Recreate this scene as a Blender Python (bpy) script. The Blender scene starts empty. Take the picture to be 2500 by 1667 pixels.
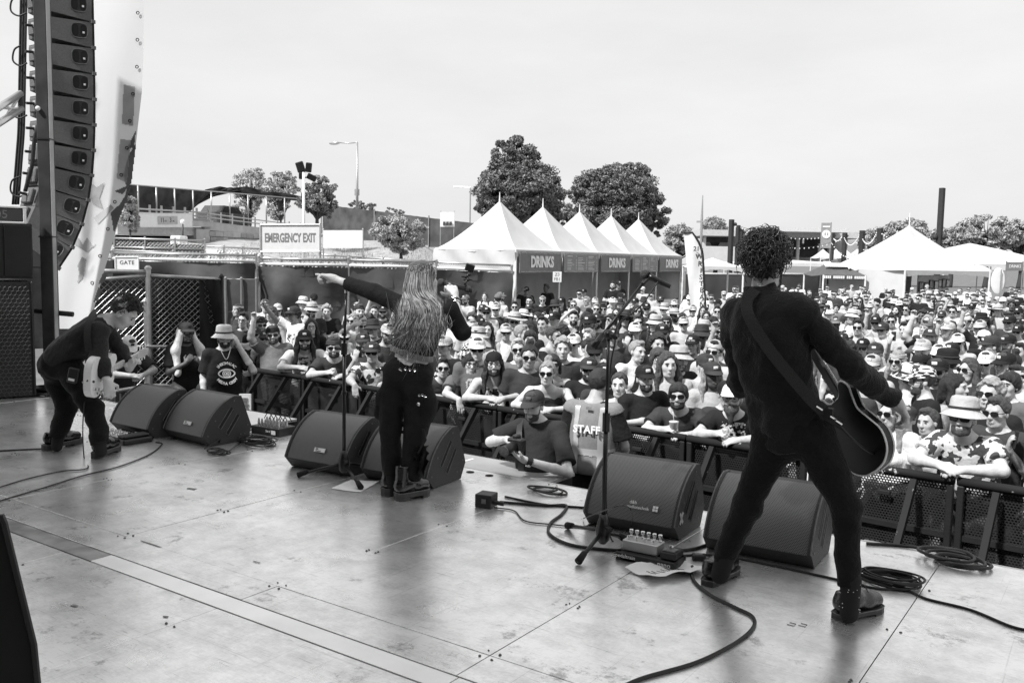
import bpy, bmesh, math, random
import numpy as np
from mathutils import Vector, Matrix, Euler

scene = bpy.context.scene
COL = scene.collection
RNG = random.Random(7)

# ------------------------------------------------------------------ camera
FPX, CX, CY = 2200.0, 1250.0, 833.5          # focal length in pixels of the 2500 px photograph
YAW, PITCH, ROLL = math.radians(34.7), math.radians(5.2), math.radians(1.05)
STAGE_Z = 1.10                               # stage deck above the ground
CAM = np.array([0.0, 0.0, STAGE_Z + 1.55])
_f = np.array([-math.sin(YAW) * math.cos(PITCH), math.cos(YAW) * math.cos(PITCH), -math.sin(PITCH)])
_r = np.array([math.cos(YAW), math.sin(YAW), 0.0])
_u = np.cross(_r, _f)
RT = _r * math.cos(ROLL) + _u * math.sin(ROLL)
UP = -_r * math.sin(ROLL) + _u * math.cos(ROLL)
FW = _f
cam_data = bpy.data.cameras.new('camera')
cam_data.sensor_width = 36.0
cam_data.lens = FPX / 2500.0 * 36.0
cam_data.clip_end = 3000.0
cam_data.clip_start = 0.05
cam = bpy.data.objects.new('camera', cam_data)
COL.objects.link(cam)
cam.matrix_world = Matrix(((RT[0], UP[0], -FW[0], CAM[0]), (RT[1], UP[1], -FW[1], CAM[1]),
             (RT[2], UP[2], -FW[2], CAM[2]), (0, 0, 0, 1)))
scene.camera = cam

# ------------------------------------------------------------------ sky, sun, exposure
SUN_EL, SUN_AZ = math.radians(50), math.radians(196)   # azimuth of the sun, from +Y towards +X
world = bpy.data.worlds.new('World')
scene.world = world
world.use_nodes = True
wn = world.node_tree
wn.nodes.clear()
w_out = wn.nodes.new('ShaderNodeOutputWorld')
w_bg = wn.nodes.new('ShaderNodeBackground')
w_sky = wn.nodes.new('ShaderNodeTexSky')
w_sky.sky_type = 'NISHITA'
w_sky.sun_disc = False
w_sky.sun_elevation = SUN_EL
w_sky.sun_rotation = SUN_AZ
w_sky.air_density = 1.0
w_sky.dust_density = 4.0
w_bw = wn.nodes.new('ShaderNodeRGBToBW')
w_mul = wn.nodes.new('ShaderNodeMath'); w_mul.operation = 'MULTIPLY'; w_mul.inputs[1].default_value = 0.10
w_mix = wn.nodes.new('ShaderNodeMix'); w_mix.data_type = 'FLOAT'
w_mix.inputs[0].default_value = 0.80        # thin bright overcast veil over the clear sky
w_mix.inputs[3].default_value = 0.87
wn.links.new(w_sky.outputs[0], w_bw.inputs[0])
wn.links.new(w_bw.outputs[0], w_mul.inputs[0])
wn.links.new(w_mul.outputs[0], w_mix.inputs[2])
# faint high cloud in the veil
w_tc = wn.nodes.new('ShaderNodeTexCoord'); w_mp = wn.nodes.new('ShaderNodeMapping'); w_mp.inputs['Scale'].default_value = (1.0, 1.0, 3.5)
w_nz = wn.nodes.new('ShaderNodeTexNoise'); w_nz.inputs['Scale'].default_value = 2.2; w_nz.inputs['Detail'].default_value = 6; w_nz.inputs['Roughness'].default_value = .6
w_mr = wn.nodes.new('ShaderNodeMapRange'); w_mr.inputs[1].default_value = .35; w_mr.inputs[2].default_value = .65; w_mr.inputs[3].default_value = .95; w_mr.inputs[4].default_value = 1.04
w_m2 = wn.nodes.new('ShaderNodeMath'); w_m2.operation = 'MULTIPLY'
wn.links.new(w_tc.outputs['Generated'], w_mp.inputs[0]); wn.links.new(w_mp.outputs[0], w_nz.inputs['Vector']); wn.links.new(w_nz.outputs[0], w_mr.inputs[0])
wn.links.new(w_mix.outputs[0], w_m2.inputs[0]); wn.links.new(w_mr.outputs[0], w_m2.inputs[1]); wn.links.new(w_m2.outputs[0], w_bg.inputs[0])
w_bg.inputs[1].default_value = 1.0
wn.links.new(w_bg.outputs[0], w_out.inputs[0])

sun_data = bpy.data.lights.new('sun', 'SUN')
sun_data.energy = 4.8
sun_data.angle = math.radians(4.0)
sun_data.color = (1, 1, 1)
sun = bpy.data.objects.new('sun', sun_data)
COL.objects.link(sun)
_sd = Vector((math.sin(SUN_AZ) * math.cos(SUN_EL), math.cos(SUN_AZ) * math.cos(SUN_EL), math.sin(SUN_EL)))
sun.rotation_euler = (-_sd).to_track_quat('-Z', 'Y').to_euler()
sun.location = (0, 0, 40)

vs = scene.view_settings
vs.view_transform = 'Standard'
vs.look = 'None'
vs.exposure = 0.22
vs.gamma = 1.0
scene.render.engine = 'CYCLES'
scene.render.resolution_x = 1024
scene.render.resolution_y = 682
scene.cycles.max_bounces = 8
scene.cycles.transparent_max_bounces = 24

# ------------------------------------------------------------------ projection helpers (2352 px wide reading of the photo)
KD = 2500.0 / 2352.0
def ray(x, y):
  x *= KD; y *= KD
  return FW + RT * (x - CX) / FPX - UP * (y - CY) / FPX
def at(x, y, d):
  """point seen at reading (x, y), d metres along the view axis"""
  return Vector(CAM + ray(x, y) * d)
def atz(x, y, z):
  r = ray(x, y)
  return Vector(CAM + r * ((z - CAM[2]) / r[2]))
def deck(x, y, dz=0.0):
  return atz(x, y, STAGE_Z + dz)
def aty(x, y, yy):
  r = ray(x, y)
  return Vector(CAM + r * (yy / r[1]))
def proj(p):
  d = np.array(p) - CAM
  z = d @ FW
  return (CX + FPX * (d @ RT) / z) / KD, (CY - FPX * (d @ UP) / z) / KD, z
def V(*a): return Vector(a)

# ------------------------------------------------------------------ materials (the photograph is black and white: greys only)
MATS = {}
def mat(name, v=0.5, rough=0.7, spec=0.4, metal=0.0, var=0.12, scale=6.0, bump=0.0, bscale=60.0, v2=None, coat=0.0, detail=4.0, sheen=0.0):
  if name in MATS: return MATS[name]
  m = bpy.data.materials.new(name); m.use_nodes = True
  nt = m.node_tree; N = nt.nodes; L = nt.links
  b = N['Principled BSDF']
  b.inputs['Roughness'].default_value = rough
  b.inputs['Specular IOR Level'].default_value = spec
  b.inputs['Metallic'].default_value = metal
  b.inputs['Coat Weight'].default_value = coat
  lo = max(0.0, v * (1 - var)); hi = min(1.0, v * (1 + var))
  if v2 is not None: lo, hi = v, v2
  tc = N.new('ShaderNodeTexCoord')
  if var > 0 or v2 is not None:
    nz = N.new('ShaderNodeTexNoise'); nz.inputs['Scale'].default_value = scale; nz.inputs['Detail'].default_value = detail
    L.new(tc.outputs['Object'], nz.inputs['Vector'])
    mr = N.new('ShaderNodeMapRange')
    mr.inputs[1].default_value = 0.3; mr.inputs[2].default_value = 0.7
    mr.inputs[3].default_value = lo; mr.inputs[4].default_value = hi
    L.new(nz.outputs[0], mr.inputs[0]); L.new(mr.outputs[0], b.inputs['Base Color'])
  else:
    b.inputs['Base Color'].default_value = (v, v, v, 1)
  if bump > 0:
    n2 = N.new('ShaderNodeTexNoise'); n2.inputs['Scale'].default_value = bscale; n2.inputs['Detail'].default_value = 5
    L.new(tc.outputs['Object'], n2.inputs['Vector'])
    bp = N.new('ShaderNodeBump'); bp.inputs['Strength'].default_value = bump; bp.inputs['Distance'].default_value = 0.02
    L.new(n2.outputs[0], bp.inputs['Height']); L.new(bp.outputs[0], b.inputs['Normal'])
  if sheen > 0:
    b.inputs['Sheen Weight'].default_value = sheen; b.inputs['Sheen Roughness'].default_value = 0.35
  MATS[name] = m
  return m
def nodes_of(m):
  return m.node_tree.nodes, m.node_tree.links, m.node_tree.nodes['Principled BSDF']
def math_node(N, L, op, a, b=None, c=None):
  n = N.new('ShaderNodeMath'); n.operation = op
  for i, x in enumerate((a, b, c)):
    if x is None: continue
    if hasattr(x, 'links') or hasattr(x, 'is_linked'): L.new(x, n.inputs[i])
    else: n.inputs[i].default_value = x
  return n.outputs[0]

# ------------------------------------------------------------------ mesh builder
W = {}                                       # object -> world matrix at build time
def frame_of(z, x=None):
  z = Vector(z).normalized()
  x = Vector(x) if x is not None else (Vector((1, 0, 0)) if abs(z.x) < 0.9 else Vector((0, 1, 0)))
  x = (x - z * x.dot(z)).normalized()
  y = z.cross(x)
  return x, y, z
def smooth_path(pts, n=6, closed=False):
  pts = [Vector(p) for p in pts]
  out = []
  m = len(pts)
  rng = range(m) if closed else range(m - 1)
  for i in rng:
    p1, p2 = pts[i], pts[(i + 1) % m]
    p0 = pts[(i - 1) % m] if (closed or i > 0) else p1 * 2 - p2
    p3 = pts[(i + 2) % m] if (closed or i < m - 2) else p2 * 2 - p1
    for j in range(n):
      t = j / n; t2 = t * t; t3 = t2 * t
      out.append(0.5 * ((2 * p1) + (p2 - p0) * t + (2 * p0 - 5 * p1 + 4 * p2 - p3) * t2 + (3 * p1 - p0 - 3 * p2 + p3) * t3))
  if not closed: out.append(pts[-1])
  return out
class MB:
  def __init__(s):
    s.v = []; s.f = []; s.m = []; s.mi = 0
  def add(s, vs, fs, M=None):
    b = len(s.v)
    s.v += [tuple(M @ Vector(p)) if M is not None else tuple(p) for p in vs]
    s.f += [tuple(b + i for i in f) for f in fs]
    s.m += [s.mi] * len(fs)
    return s
  def box(s, c, size, M=None, bev=0.0, taper=1.0):
    """box centred at c; bev chamfers its edges"""
    c = Vector(c); hx, hy, hz = size[0] / 2, size[1] / 2, size[2] / 2
    if bev <= 0:
      vs = [c + Vector((x * hx * (taper if z > 0 else 1), y * hy * (taper if z > 0 else 1), z * hz)) for z in (-1, 1) for x, y in ((-1, -1), (1, -1), (1, 1), (-1, 1))]
      fs = [(3, 2, 1, 0), (4, 5, 6, 7), (0, 1, 5, 4), (1, 2, 6, 5), (2, 3, 7, 6), (3, 0, 4, 7)]
      return s.add(vs, fs, M)
    b = min(bev, hx * .9, hy * .9, hz * .9)
    vs = []; idx = {}
    for x in (-1, 1):
      for y in (-1, 1):
        for z in (-1, 1):
          for a in range(3):
            d = [hx, hy, hz]
            p = [(d[i] if i == a else d[i] - b) * (x, y, z)[i] for i in range(3)]
            idx[(x, y, z, a)] = len(vs); vs.append(c + Vector(p))
    fs = []
    for a in range(3):
      for sg in (-1, 1):
        o = [i for i in range(3) if i != a]
        q = []
        for (p, r) in ((-1, -1), (1, -1), (1, 1), (-1, 1)):
          k = [0, 0, 0]; k[a] = sg; k[o[0]] = p; k[o[1]] = r
          q.append(idx[(*k, a)])
        fs.append(tuple(q))
    for a in range(3):
      o = [i for i in range(3) if i != a]
      for p in (-1, 1):
        for r in (-1, 1):
          k1 = [0, 0, 0]; k1[o[0]] = p; k1[o[1]] = r; k2 = list(k1); k1[a] = -1; k2[a] = 1
          fs.append((idx[(*k1, o[0])], idx[(*k2, o[0])], idx[(*k2, o[1])], idx[(*k1, o[1])]))
    for x in (-1, 1):
      for y in (-1, 1):
        for z in (-1, 1):
          fs.append(tuple(idx[(x, y, z, a)] for a in range(3)))
    return s.add(vs, fs, M)
  def tube(s, pts, r, n=8, cap=True, closed=False):
    pts = [Vector(p) for p in pts]
    m = len(pts)
    rs = r if isinstance(r, (list, tuple)) else [r] * m
    vs = []; prev = None
    for i, p in enumerate(pts):
      a = pts[i - 1] if (i > 0 or closed) else p
      b = pts[(i + 1) % m] if (i < m - 1 or closed) else p
      d = b - a
      if d.length < 1e-9: d = Vector((0, 0, 1))
      if prev is None: x, y, z = frame_of(d)
      else: x, y, z = frame_of(d, prev)
      prev = x
      vs += [p + (x * math.cos(2 * math.pi * j / n) + y * math.sin(2 * math.pi * j / n)) * rs[i] for j in range(n)]
    fs = []
    for i in range(m if closed else m - 1):
      k = (i + 1) % m
      for j in range(n):
        j2 = (j + 1) % n
        fs.append((i * n + j, i * n + j2, k * n + j2, k * n + j))
    if cap and not closed:
      fs.append(tuple(range(n))[::-1]); fs.append(tuple((m - 1) * n + j for j in range(n)))
    return s.add(vs, fs)
  def cyl(s, a, b, r, r2=None, n=12):
    return s.tube([a, b], [r, r if r2 is None else r2], n)
  def prism(s, poly, d, M=None, flip=False):
    """polygon of 3D points, extruded by the vector d"""
    d = Vector(d); n = len(poly)
    vs = [Vector(p) for p in poly] + [Vector(p) + d for p in poly]
    fs = [tuple(range(n))[::-1], tuple(range(n, 2 * n))] + [(i, (i + 1) % n, n + (i + 1) % n, n + i) for i in range(n)]
    return s.add(vs, fs, M)
  def lathe(s, prof, c=(0, 0, 0), axis=(0, 0, 1), n=16, M=None):
    x, y, z = frame_of(axis); c = Vector(c)
    vs = []
    for r, h in prof:
      vs += [c + z * h + (x * math.cos(2 * math.pi * j / n) + y * math.sin(2 * math.pi * j / n)) * r for j in range(n)]
    fs = [(i * n + j, i * n + (j + 1) % n, (i + 1) * n + (j + 1) % n, (i + 1) * n + j) for i in range(len(prof) - 1) for j in range(n)]
    fs.append(tuple(range(n))[::-1]); fs.append(tuple((len(prof) - 1) * n + j for j in range(n)))
    return s.add(vs, fs, M)
  def sphere(s, c, r, n=12, m=8, sc=(1, 1, 1)):
    c = Vector(c); vs = [c + Vector((0, 0, -r * sc[2]))]
    for i in range(1, m):
      a = math.pi * i / m
      vs += [c + Vector((r * sc[0] * math.sin(a) * math.cos(2 * math.pi * j / n), r * sc[1] * math.sin(a) * math.sin(2 * math.pi * j / n), -r * sc[2] * math.cos(a))) for j in range(n)]
    vs.append(c + Vector((0, 0, r * sc[2])))
    fs = [(0, 1 + (j + 1) % n, 1 + j) for j in range(n)]
    for i in range(m - 2):
      fs += [(1 + i * n + j, 1 + i * n + (j + 1) % n, 1 + (i + 1) * n + (j + 1) % n, 1 + (i + 1) * n + j) for j in range(n)]
    t = len(vs) - 1; o = 1 + (m - 2) * n
    fs += [(o + j, o + (j + 1) % n, t) for j in range(n)]
    return s.add(vs, fs)
  def grid(s, P, closed=False):
    """sheet from a 2D list of points"""
    nu = len(P); nv = len(P[0])
    vs = [p for row in P for p in row]
    fs = [(i * nv + j, i * nv + j + 1, (i + 1) * nv + j + 1, (i + 1) * nv + j) for i in range(nu - 1) for j in range(nv - 1)]
    return s.add(vs, fs)
  def mesh(s, name):
    me = bpy.data.meshes.new(name)
    me.from_pydata(s.v, [], s.f)
    return me
  def build(s, name, mats, parent=None, smooth=False, origin=None, angle=None, fixn=False):
    o = new_obj(name, np.array(s.v, dtype=float).reshape(-1, 3), s.f, mats, parent, smooth, origin, s.m, fixn)
    return o
def new_obj(name, v, f, mats, parent=None, smooth=False, origin=None, mi=None, fixn=False):
  """mesh object from world-space points, placed under its parent or at its own base"""
  if parent is not None:
    Mi = np.array(W[parent].inverted())
    M = W[parent].copy()
    loc = None
  else:
    if origin is None:
      lo, hi = v.min(0), v.max(0); origin = ((lo[0] + hi[0]) / 2, (lo[1] + hi[1]) / 2, lo[2])
    M = Matrix.Translation(Vector(origin)); Mi = np.array(M.inverted())
  v = v @ Mi[:3, :3].T + Mi[:3, 3]
  me = bpy.data.meshes.new(name)
  me.from_pydata(v.tolist() if len(v) < 200000 else v.tolist(), [], f if isinstance(f, list) else f.tolist())
  if not isinstance(mats, (list, tuple)): mats = [mats]
  for m in mats: me.materials.append(m)
  if mi is not None and len(mats) > 1:
    me.polygons.foreach_set('material_index', list(mi))
  if smooth: me.polygons.foreach_set('use_smooth', [True] * len(me.polygons))
  if fixn:
    bm = bmesh.new(); bm.from_mesh(me); bmesh.ops.recalc_face_normals(bm, faces=bm.faces); bm.to_mesh(me); bm.free()
  me.update()
  o = bpy.data.objects.new(name, me); COL.objects.link(o)
  if parent is not None: o.parent = parent
  else: o.location = M.translation
  W[o] = M
  return o
def thing(name, loc, label=None, cat=None, group=None, rotz=0.0):
  o = bpy.data.objects.new(name, None); COL.objects.link(o)
  o.empty_display_size = 0.1
  o.location = Vector(loc); o.rotation_euler = (0, 0, rotz)
  W[o] = Matrix.Translation(Vector(loc)) @ Matrix.Rotation(rotz, 4, 'Z')
  if label: tag(o, label, cat, group)
  return o
def tag(o, label, cat=None, group=None):
  o['label'] = label
  if cat: o['category'] = cat
  if group: o['group'] = group
  return o
def struct(o):
  o['kind'] = 'structure'; return o
def copy_tree(o, parent=None):
  c = o.copy(); COL.objects.link(c); c.parent = parent
  W[c] = W[o].copy()
  for ch in list(o.children):
    if ch is not c: copy_tree(ch, c)
  return c
def text_mesh(s, size, M, mt, parent, name='lettering', bold=0.0, depth=0.004, align='CENTER', xscale=1.0, spacing=1.0):
  """flat lettering; M maps text x,y,(normal z) into the world"""
  cu = bpy.data.curves.new('t', 'FONT'); cu.body = s; cu.size = size
  cu.align_x = align; cu.align_y = 'CENTER'; cu.offset = bold; cu.extrude = depth / 2; cu.resolution_u = 3
  cu.space_character = spacing
  ob = bpy.data.objects.new('t', cu); COL.objects.link(ob)
  dg = bpy.context.evaluated_depsgraph_get()
  me = bpy.data.meshes.new_from_object(ob.evaluated_get(dg))
  bpy.data.objects.remove(ob); bpy.data.curves.remove(cu)
  v = np.array([x.co[:] for x in me.vertices]); f = [tuple(p.vertices) for p in me.polygons]
  bpy.data.meshes.remove(me)
  v[:, 0] *= xscale
  A = np.array(M)
  v = v @ A[:3, :3].T + A[:3, 3]
  return new_obj(name, v, f, mt, parent)
def panel_frame(center, xdir, up=(0, 0, 1)):
  """matrix whose x runs along xdir, y up, z towards the reader"""
  x = Vector(xdir).normalized(); y = Vector(up); y = (y - x * y.dot(x)).normalized(); z = x.cross(y)
  return Matrix(((x.x, y.x, z.x, center[0]), (x.y, y.y, z.y, center[1]), (x.z, y.z, z.z, center[2]), (0, 0, 0, 1)))
RT_H = Vector((_r[0], _r[1], 0))              # screen-right, level: x direction of things that face the stage
FW_H = Vector((-math.sin(YAW), math.cos(YAW), 0))

# ------------------------------------------------------------------ smooth solids: rounded limbs blended and turned into one continuous skin
class SDF:
  def __init__(s): s.p = []
  def cone(s, a, b, ra, rb=None, k=0.02, flat=False, op='u', sq=None):
    s.p.append(('c', np.array(a, float), np.array(b, float), ra, ra if rb is None else rb, k, flat, op)); return s
  def ell(s, c, r, R=None, k=0.02, op='u'):
    s.p.append(('e', np.array(c, float), np.array(r, float), None if R is None else np.array(R, float), 0, k, False, op)); return s
  def chain(s, pts, rs, k=0.02):
    for i in range(len(pts) - 1): s.cone(pts[i], pts[i + 1], rs[i], rs[i + 1], k)
    return s
  def solve(s, h, post=None, pad=0.03):
    lo = np.full(3, 1e9); hi = -lo
    for q in s.p:
      if q[7] == 's': continue
      if q[0] == 'c':
        r = max(q[3], q[4]); a = np.minimum(q[1], q[2]) - r; b = np.maximum(q[1], q[2]) + r
      else:
        r = max(q[2]) if q[3] is not None else q[2]; a = q[1] - r; b = q[1] + r
      lo = np.minimum(lo, a); hi = np.maximum(hi, b)
    lo = lo - pad; hi = hi + pad
    n = np.ceil((hi - lo) / h).astype(int) + 1
    ax = [(lo[i] + h * np.arange(n[i])).astype(np.float32) for i in range(3)]
    g = np.full(n, 0.2, np.float32)
    for (t, A, B, C_, D_, k, flat, op) in s.p:
      m = k * 1.2 + 2.5 * h + 0.004
      if t == 'c':
        r = max(C_, D_); a = np.minimum(A, B) - r - m; b = np.maximum(A, B) + r + m
      else:
        r = max(B) if C_ is not None else B; a = A - r - m; b = A + r + m
      i0 = np.maximum(((a - lo) / h).astype(int), 0); i1 = np.minimum(((b - lo) / h).astype(int) + 2, n)
      if np.any(i1 <= i0): continue
      sl = tuple(slice(i0[j], i1[j]) for j in range(3))
      X = ax[0][sl[0]][:, None, None]; Y = ax[1][sl[1]][None, :, None]; Z = ax[2][sl[2]][None, None, :]
      if t == 'c':
        ba = (B - A); L2 = max(float(ba @ ba), 1e-12)
        px, py, pz = X - A[0], Y - A[1], Z - A[2]
        tt = (px * ba[0] + py * ba[1] + pz * ba[2]) / L2
        tc = np.clip(tt, 0, 1)
        d = np.sqrt((px - tc * ba[0]) ** 2 + (py - tc * ba[1]) ** 2 + (pz - tc * ba[2]) ** 2) - (C_ + (D_ - C_) * tc)
        if flat:
          L = math.sqrt(L2)
          tl = np.maximum(tt, 0)
          dr = np.sqrt((px - tl * ba[0]) ** 2 + (py - tl * ba[1]) ** 2 + (pz - tl * ba[2]) ** 2) - (C_ + (D_ - C_) * tc)
          d = np.maximum(dr, (tt - 1) * L)
      else:
        px, py, pz = X - A[0], Y - A[1], Z - A[2]
        if C_ is not None:
          px, py, pz = [px * C_[0][j] + py * C_[1][j] + pz * C_[2][j] for j in range(3)]
        k0 = np.sqrt((px / B[0]) ** 2 + (py / B[1]) ** 2 + (pz / B[2]) ** 2)
        k1 = np.sqrt((px / B[0] ** 2) ** 2 + (py / B[1] ** 2) ** 2 + (pz / B[2] ** 2) ** 2) + 1e-9
        d = k0 * (k0 - 1) / k1
      G = g[sl]
      if op == 'u':
        hh = np.clip(0.5 + 0.5 * (G - d) / k, 0, 1)
        g[sl] = G * (1 - hh) + d * hh - k * hh * (1 - hh)
      else:
        hh = np.clip(0.5 - 0.5 * (G + d) / k, 0, 1)
        g[sl] = G * (1 - hh) + (-d) * hh + k * hh * (1 - hh)
    if post is not None:
      g = post(ax[0][:, None, None], ax[1][None, :, None], ax[2][None, None, :], g)
    return surface_nets(g, lo, h)
_EDGES = [((0,0,0),(1,0,0)),((0,1,0),(1,1,0)),((0,0,1),(1,0,1)),((0,1,1),(1,1,1)),
     ((0,0,0),(0,1,0)),((1,0,0),(1,1,0)),((0,0,1),(0,1,1)),((1,0,1),(1,1,1)),
     ((0,0,0),(0,0,1)),((1,0,0),(1,0,1)),((0,1,0),(0,1,1)),((1,1,0),(1,1,1))]
def surface_nets(g, lo, h):
  g = np.asarray(g, np.float32)
  g[0] = g[-1] = 0.2; g[:, 0] = g[:, -1] = 0.2; g[:, :, 0] = g[:, :, -1] = 0.2
  s = g < 0
  c = np.zeros(tuple(np.array(g.shape) - 1), np.int8)
  for a in (0, 1):
    for b in (0, 1):
      for d in (0, 1):
        c += s[a:g.shape[0] - 1 + a, b:g.shape[1] - 1 + b, d:g.shape[2] - 1 + d]
  act = (c > 0) & (c < 8)
  I = np.argwhere(act)
  idx = np.full(act.shape, -1, np.int32); idx[act] = np.arange(len(I))
  acc = np.zeros((len(I), 3)); cnt = np.zeros(len(I))
  for a, b in _EDGES:
    va = g[I[:, 0] + a[0], I[:, 1] + a[1], I[:, 2] + a[2]]; vb = g[I[:, 0] + b[0], I[:, 1] + b[1], I[:, 2] + b[2]]
    cr = (va < 0) != (vb < 0)
    t = np.where(cr, va / np.where(cr, va - vb, 1), 0)
    P = np.array(a)[None] + (np.array(b) - np.array(a))[None] * t[:, None]
    acc += np.where(cr[:, None], P, 0); cnt += cr
  v = lo + h * (I + acc / cnt[:, None])
  F = []
  for ax in range(3):
    s0 = np.take(s, range(0, g.shape[ax] - 1), ax); s1 = np.take(s, range(1, g.shape[ax]), ax)
    E = np.argwhere(s0 != s1)
    o = [i for i in range(3) if i != ax]
    fl = s0[E[:, 0], E[:, 1], E[:, 2]]
    def cell(d1, d2):
      Q = E.copy(); Q[:, o[0]] -= d1; Q[:, o[1]] -= d2
      return idx[Q[:, 0], Q[:, 1], Q[:, 2]]
    q = np.stack([cell(1, 1), cell(0, 1), cell(0, 0), cell(1, 0)], 1)
    if ax == 1: fl = ~fl
    q = np.where(fl[:, None], q, q[:, ::-1])
    F.append(q)
  F = np.concatenate(F); F = F[(F >= 0).all(1)]
  return v, F
def folds(amp, seed, f=(14, 14, 9)):
  r = np.random.RandomState(seed)
  W_ = r.uniform(-1, 1, (5, 3)) * np.array(f); P_ = r.uniform(0, 6.28, 5)
  W2 = r.uniform(-1, 1, (4, 3)) * np.array(f) * 2.7; P2 = r.uniform(0, 6.28, 4)
  def fn(X, Y, Z):
    o = 0
    for w, p in zip(W_, P_):
      o = o + np.sin(X * w[0] + Y * w[1] + Z * w[2] + p + 1.5 * np.sin(Z * w[1] * .7 + X * w[2] * .6))
    for w, p in zip(W2, P2):
      o = o + 0.5 * np.abs(np.sin(X * w[0] + Y * w[1] + Z * w[2] + p + np.sin(Y * w[0] + Z * 5)))
    return amp * o / 4
  return fn
# ------------------------------------------------------------------ base materials
M_black = mat('black_paint', 0.018, 0.45, 0.4, bump=0.1)
M_blackmatte = mat('black_matte', 0.02, 0.85, 0.2)
M_cable = mat('cable_rubber', 0.016, 0.5, 0.35, var=0)
M_steel = mat('galvanised_steel', 0.42, 0.38, 0.5, metal=0.75, scale=20)
M_whitepaint = mat('white_paint', 0.72, 0.5, 0.4)
M_canvas = mat('white_canvas', 0.54, 0.75, 0.2, var=0.05, scale=2.0, bump=0.15, bscale=6)
M_screen = mat('dark_windscreen_fabric', 0.075, 0.8, 0.2, var=0.35, scale=1.2, bump=0.5, bscale=2.5)
M_screen2 = mat('black_windscreen_fabric', 0.022, 0.85, 0.15, var=0.3, scale=1.5, bump=0.5, bscale=3)
M_concrete = mat('concrete', 0.36, 0.85, 0.2, v2=0.52, scale=1.2, bump=0.3, bscale=15)
M_letter_dark = mat('dark_lettering', 0.05, 0.6, 0.3, var=0)
M_letter_white = mat('white_lettering', 0.82, 0.6, 0.3, var=0)
M_paper = mat('paper', 0.78, 0.8, 0.2, var=0.05)
M_signwhite = mat('white_sign_board', 0.74, 0.55, 0.3, var=0.04)
M_alu = mat('aluminium', 0.6, 0.3, 0.5, metal=0.8, var=0.1)
M_chrome = mat('bright_metal', 0.75, 0.18, 0.5, metal=1.0, var=0)
M_glassdark = mat('dark_glass', 0.012, 0.12, 0.6, var=0)

def deck_material():
  m = mat('stage_deck_coating', 0.3, 0.34, 0.5, var=0)
  N, L, b = nodes_of(m)
  tc = N.new('ShaderNodeTexCoord'); g = N.new('ShaderNodeNewGeometry')
  pos = g.outputs['Position']
  def noise(scale, detail=5, stretch=None, rough=0.55):
    n = N.new('ShaderNodeTexNoise'); n.inputs['Scale'].default_value = scale; n.inputs['Detail'].default_value = detail
    n.inputs['Roughness'].default_value = rough
    if stretch:
      mp = N.new('ShaderNodeMapping'); mp.inputs['Scale'].default_value = stretch; mp.inputs['Rotation'].default_value = (0, 0, 0.5)
      L.new(pos, mp.inputs[0]); L.new(mp.outputs[0], n.inputs['Vector'])
    else: L.new(pos, n.inputs['Vector'])
    return n.outputs[0]
  def ramp(x, a, b_, lo, hi):
    r = N.new('ShaderNodeMapRange'); L.new(x, r.inputs[0])
    for i, q in enumerate((a, b_, lo, hi)): r.inputs[i + 1].default_value = q
    return r.outputs[0]
  big = ramp(noise(0.9), .3, .7, .78, 1.1)
  mott = ramp(noise(6.5, 12, None, .78), .36, .64, .80, 1.10)
  fine = ramp(noise(60, 4, None, .7), .3, .7, .93, 1.07)
  scr = ramp(noise(3.2, 2, (.25, 26, 1), .5), .69, .71, 1, .86)
  scr2 = ramp(noise(2.6, 2, (30, .3, 1), .5), .68, .70, 1, .84)
  grain = ramp(noise(22, 6, (1, 7, 1)), .3, .7, .93, 1.06)
  # dark stains and torn tape residue, long scuffs
  stain = ramp(noise(4, 9, None, .78), .585, .66, 1, .48)
  scuff = ramp(noise(9, 3, (.5, 9, 1), .6), .67, .71, 1, .6)
  streak = ramp(noise(2.2, 5, (1.0, 3.0, 1)), .56, .74, 1, .84)
  col = math_node(N, L, 'MULTIPLY', big, grain)
  for q_ in (mott, fine, scr, scr2): col = math_node(N, L, 'MULTIPLY', col, q_)
  col = math_node(N, L, 'MULTIPLY', col, stain); col = math_node(N, L, 'MULTIPLY', col, scuff); col = math_node(N, L, 'MULTIPLY', col, streak)
  col = math_node(N, L, 'MULTIPLY', col, 0.98)
  L.new(col, b.inputs['Base Color'])
  rg = math_node(N, L, 'MULTIPLY_ADD', noise(3, 6), 0.22, 0.19)
  L.new(rg, b.inputs['Roughness'])
  b.inputs['Metallic'].default_value = 0.80
  bp = N.new('ShaderNodeBump'); bp.inputs['Strength'].default_value = 0.12; bp.inputs['Distance'].default_value = 0.004
  L.new(noise(35, 6), bp.inputs['Height']); L.new(bp.outputs[0], b.inputs['Normal'])
  return m
M_deck = deck_material()
M_strip = mat('bare_metal_strip', 0.95, 0.42, 0.5, metal=0.85, var=0.1, scale=4)
M_ply = mat('pale_plywood_top', 0.42, 0.5, 0.5, metal=0.35, var=0.12, scale=3)

# ------------------------------------------------------------------ ground
m_ground = mat('asphalt_ground', 0.10, 0.9, 0.2, v2=0.2, scale=0.8, bump=0.3, bscale=8)
mb = MB(); mb.add([(-900, -400, 0), (900, -400, 0), (900, 1500, 0), (-900, 1500, 0)], [(0, 1, 2, 3)])
struct(mb.build('ground', m_ground, origin=(0, 0, 0)))

def dpt(x, D, z):
  """world point at photo column x (2352 reading), distance D along the view axis and height z"""
  p = at(x, 600, D); q = at(x, 620, D)
  t = (z - p.z) / (q.z - p.z)
  return p + (q - p) * t
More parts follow.
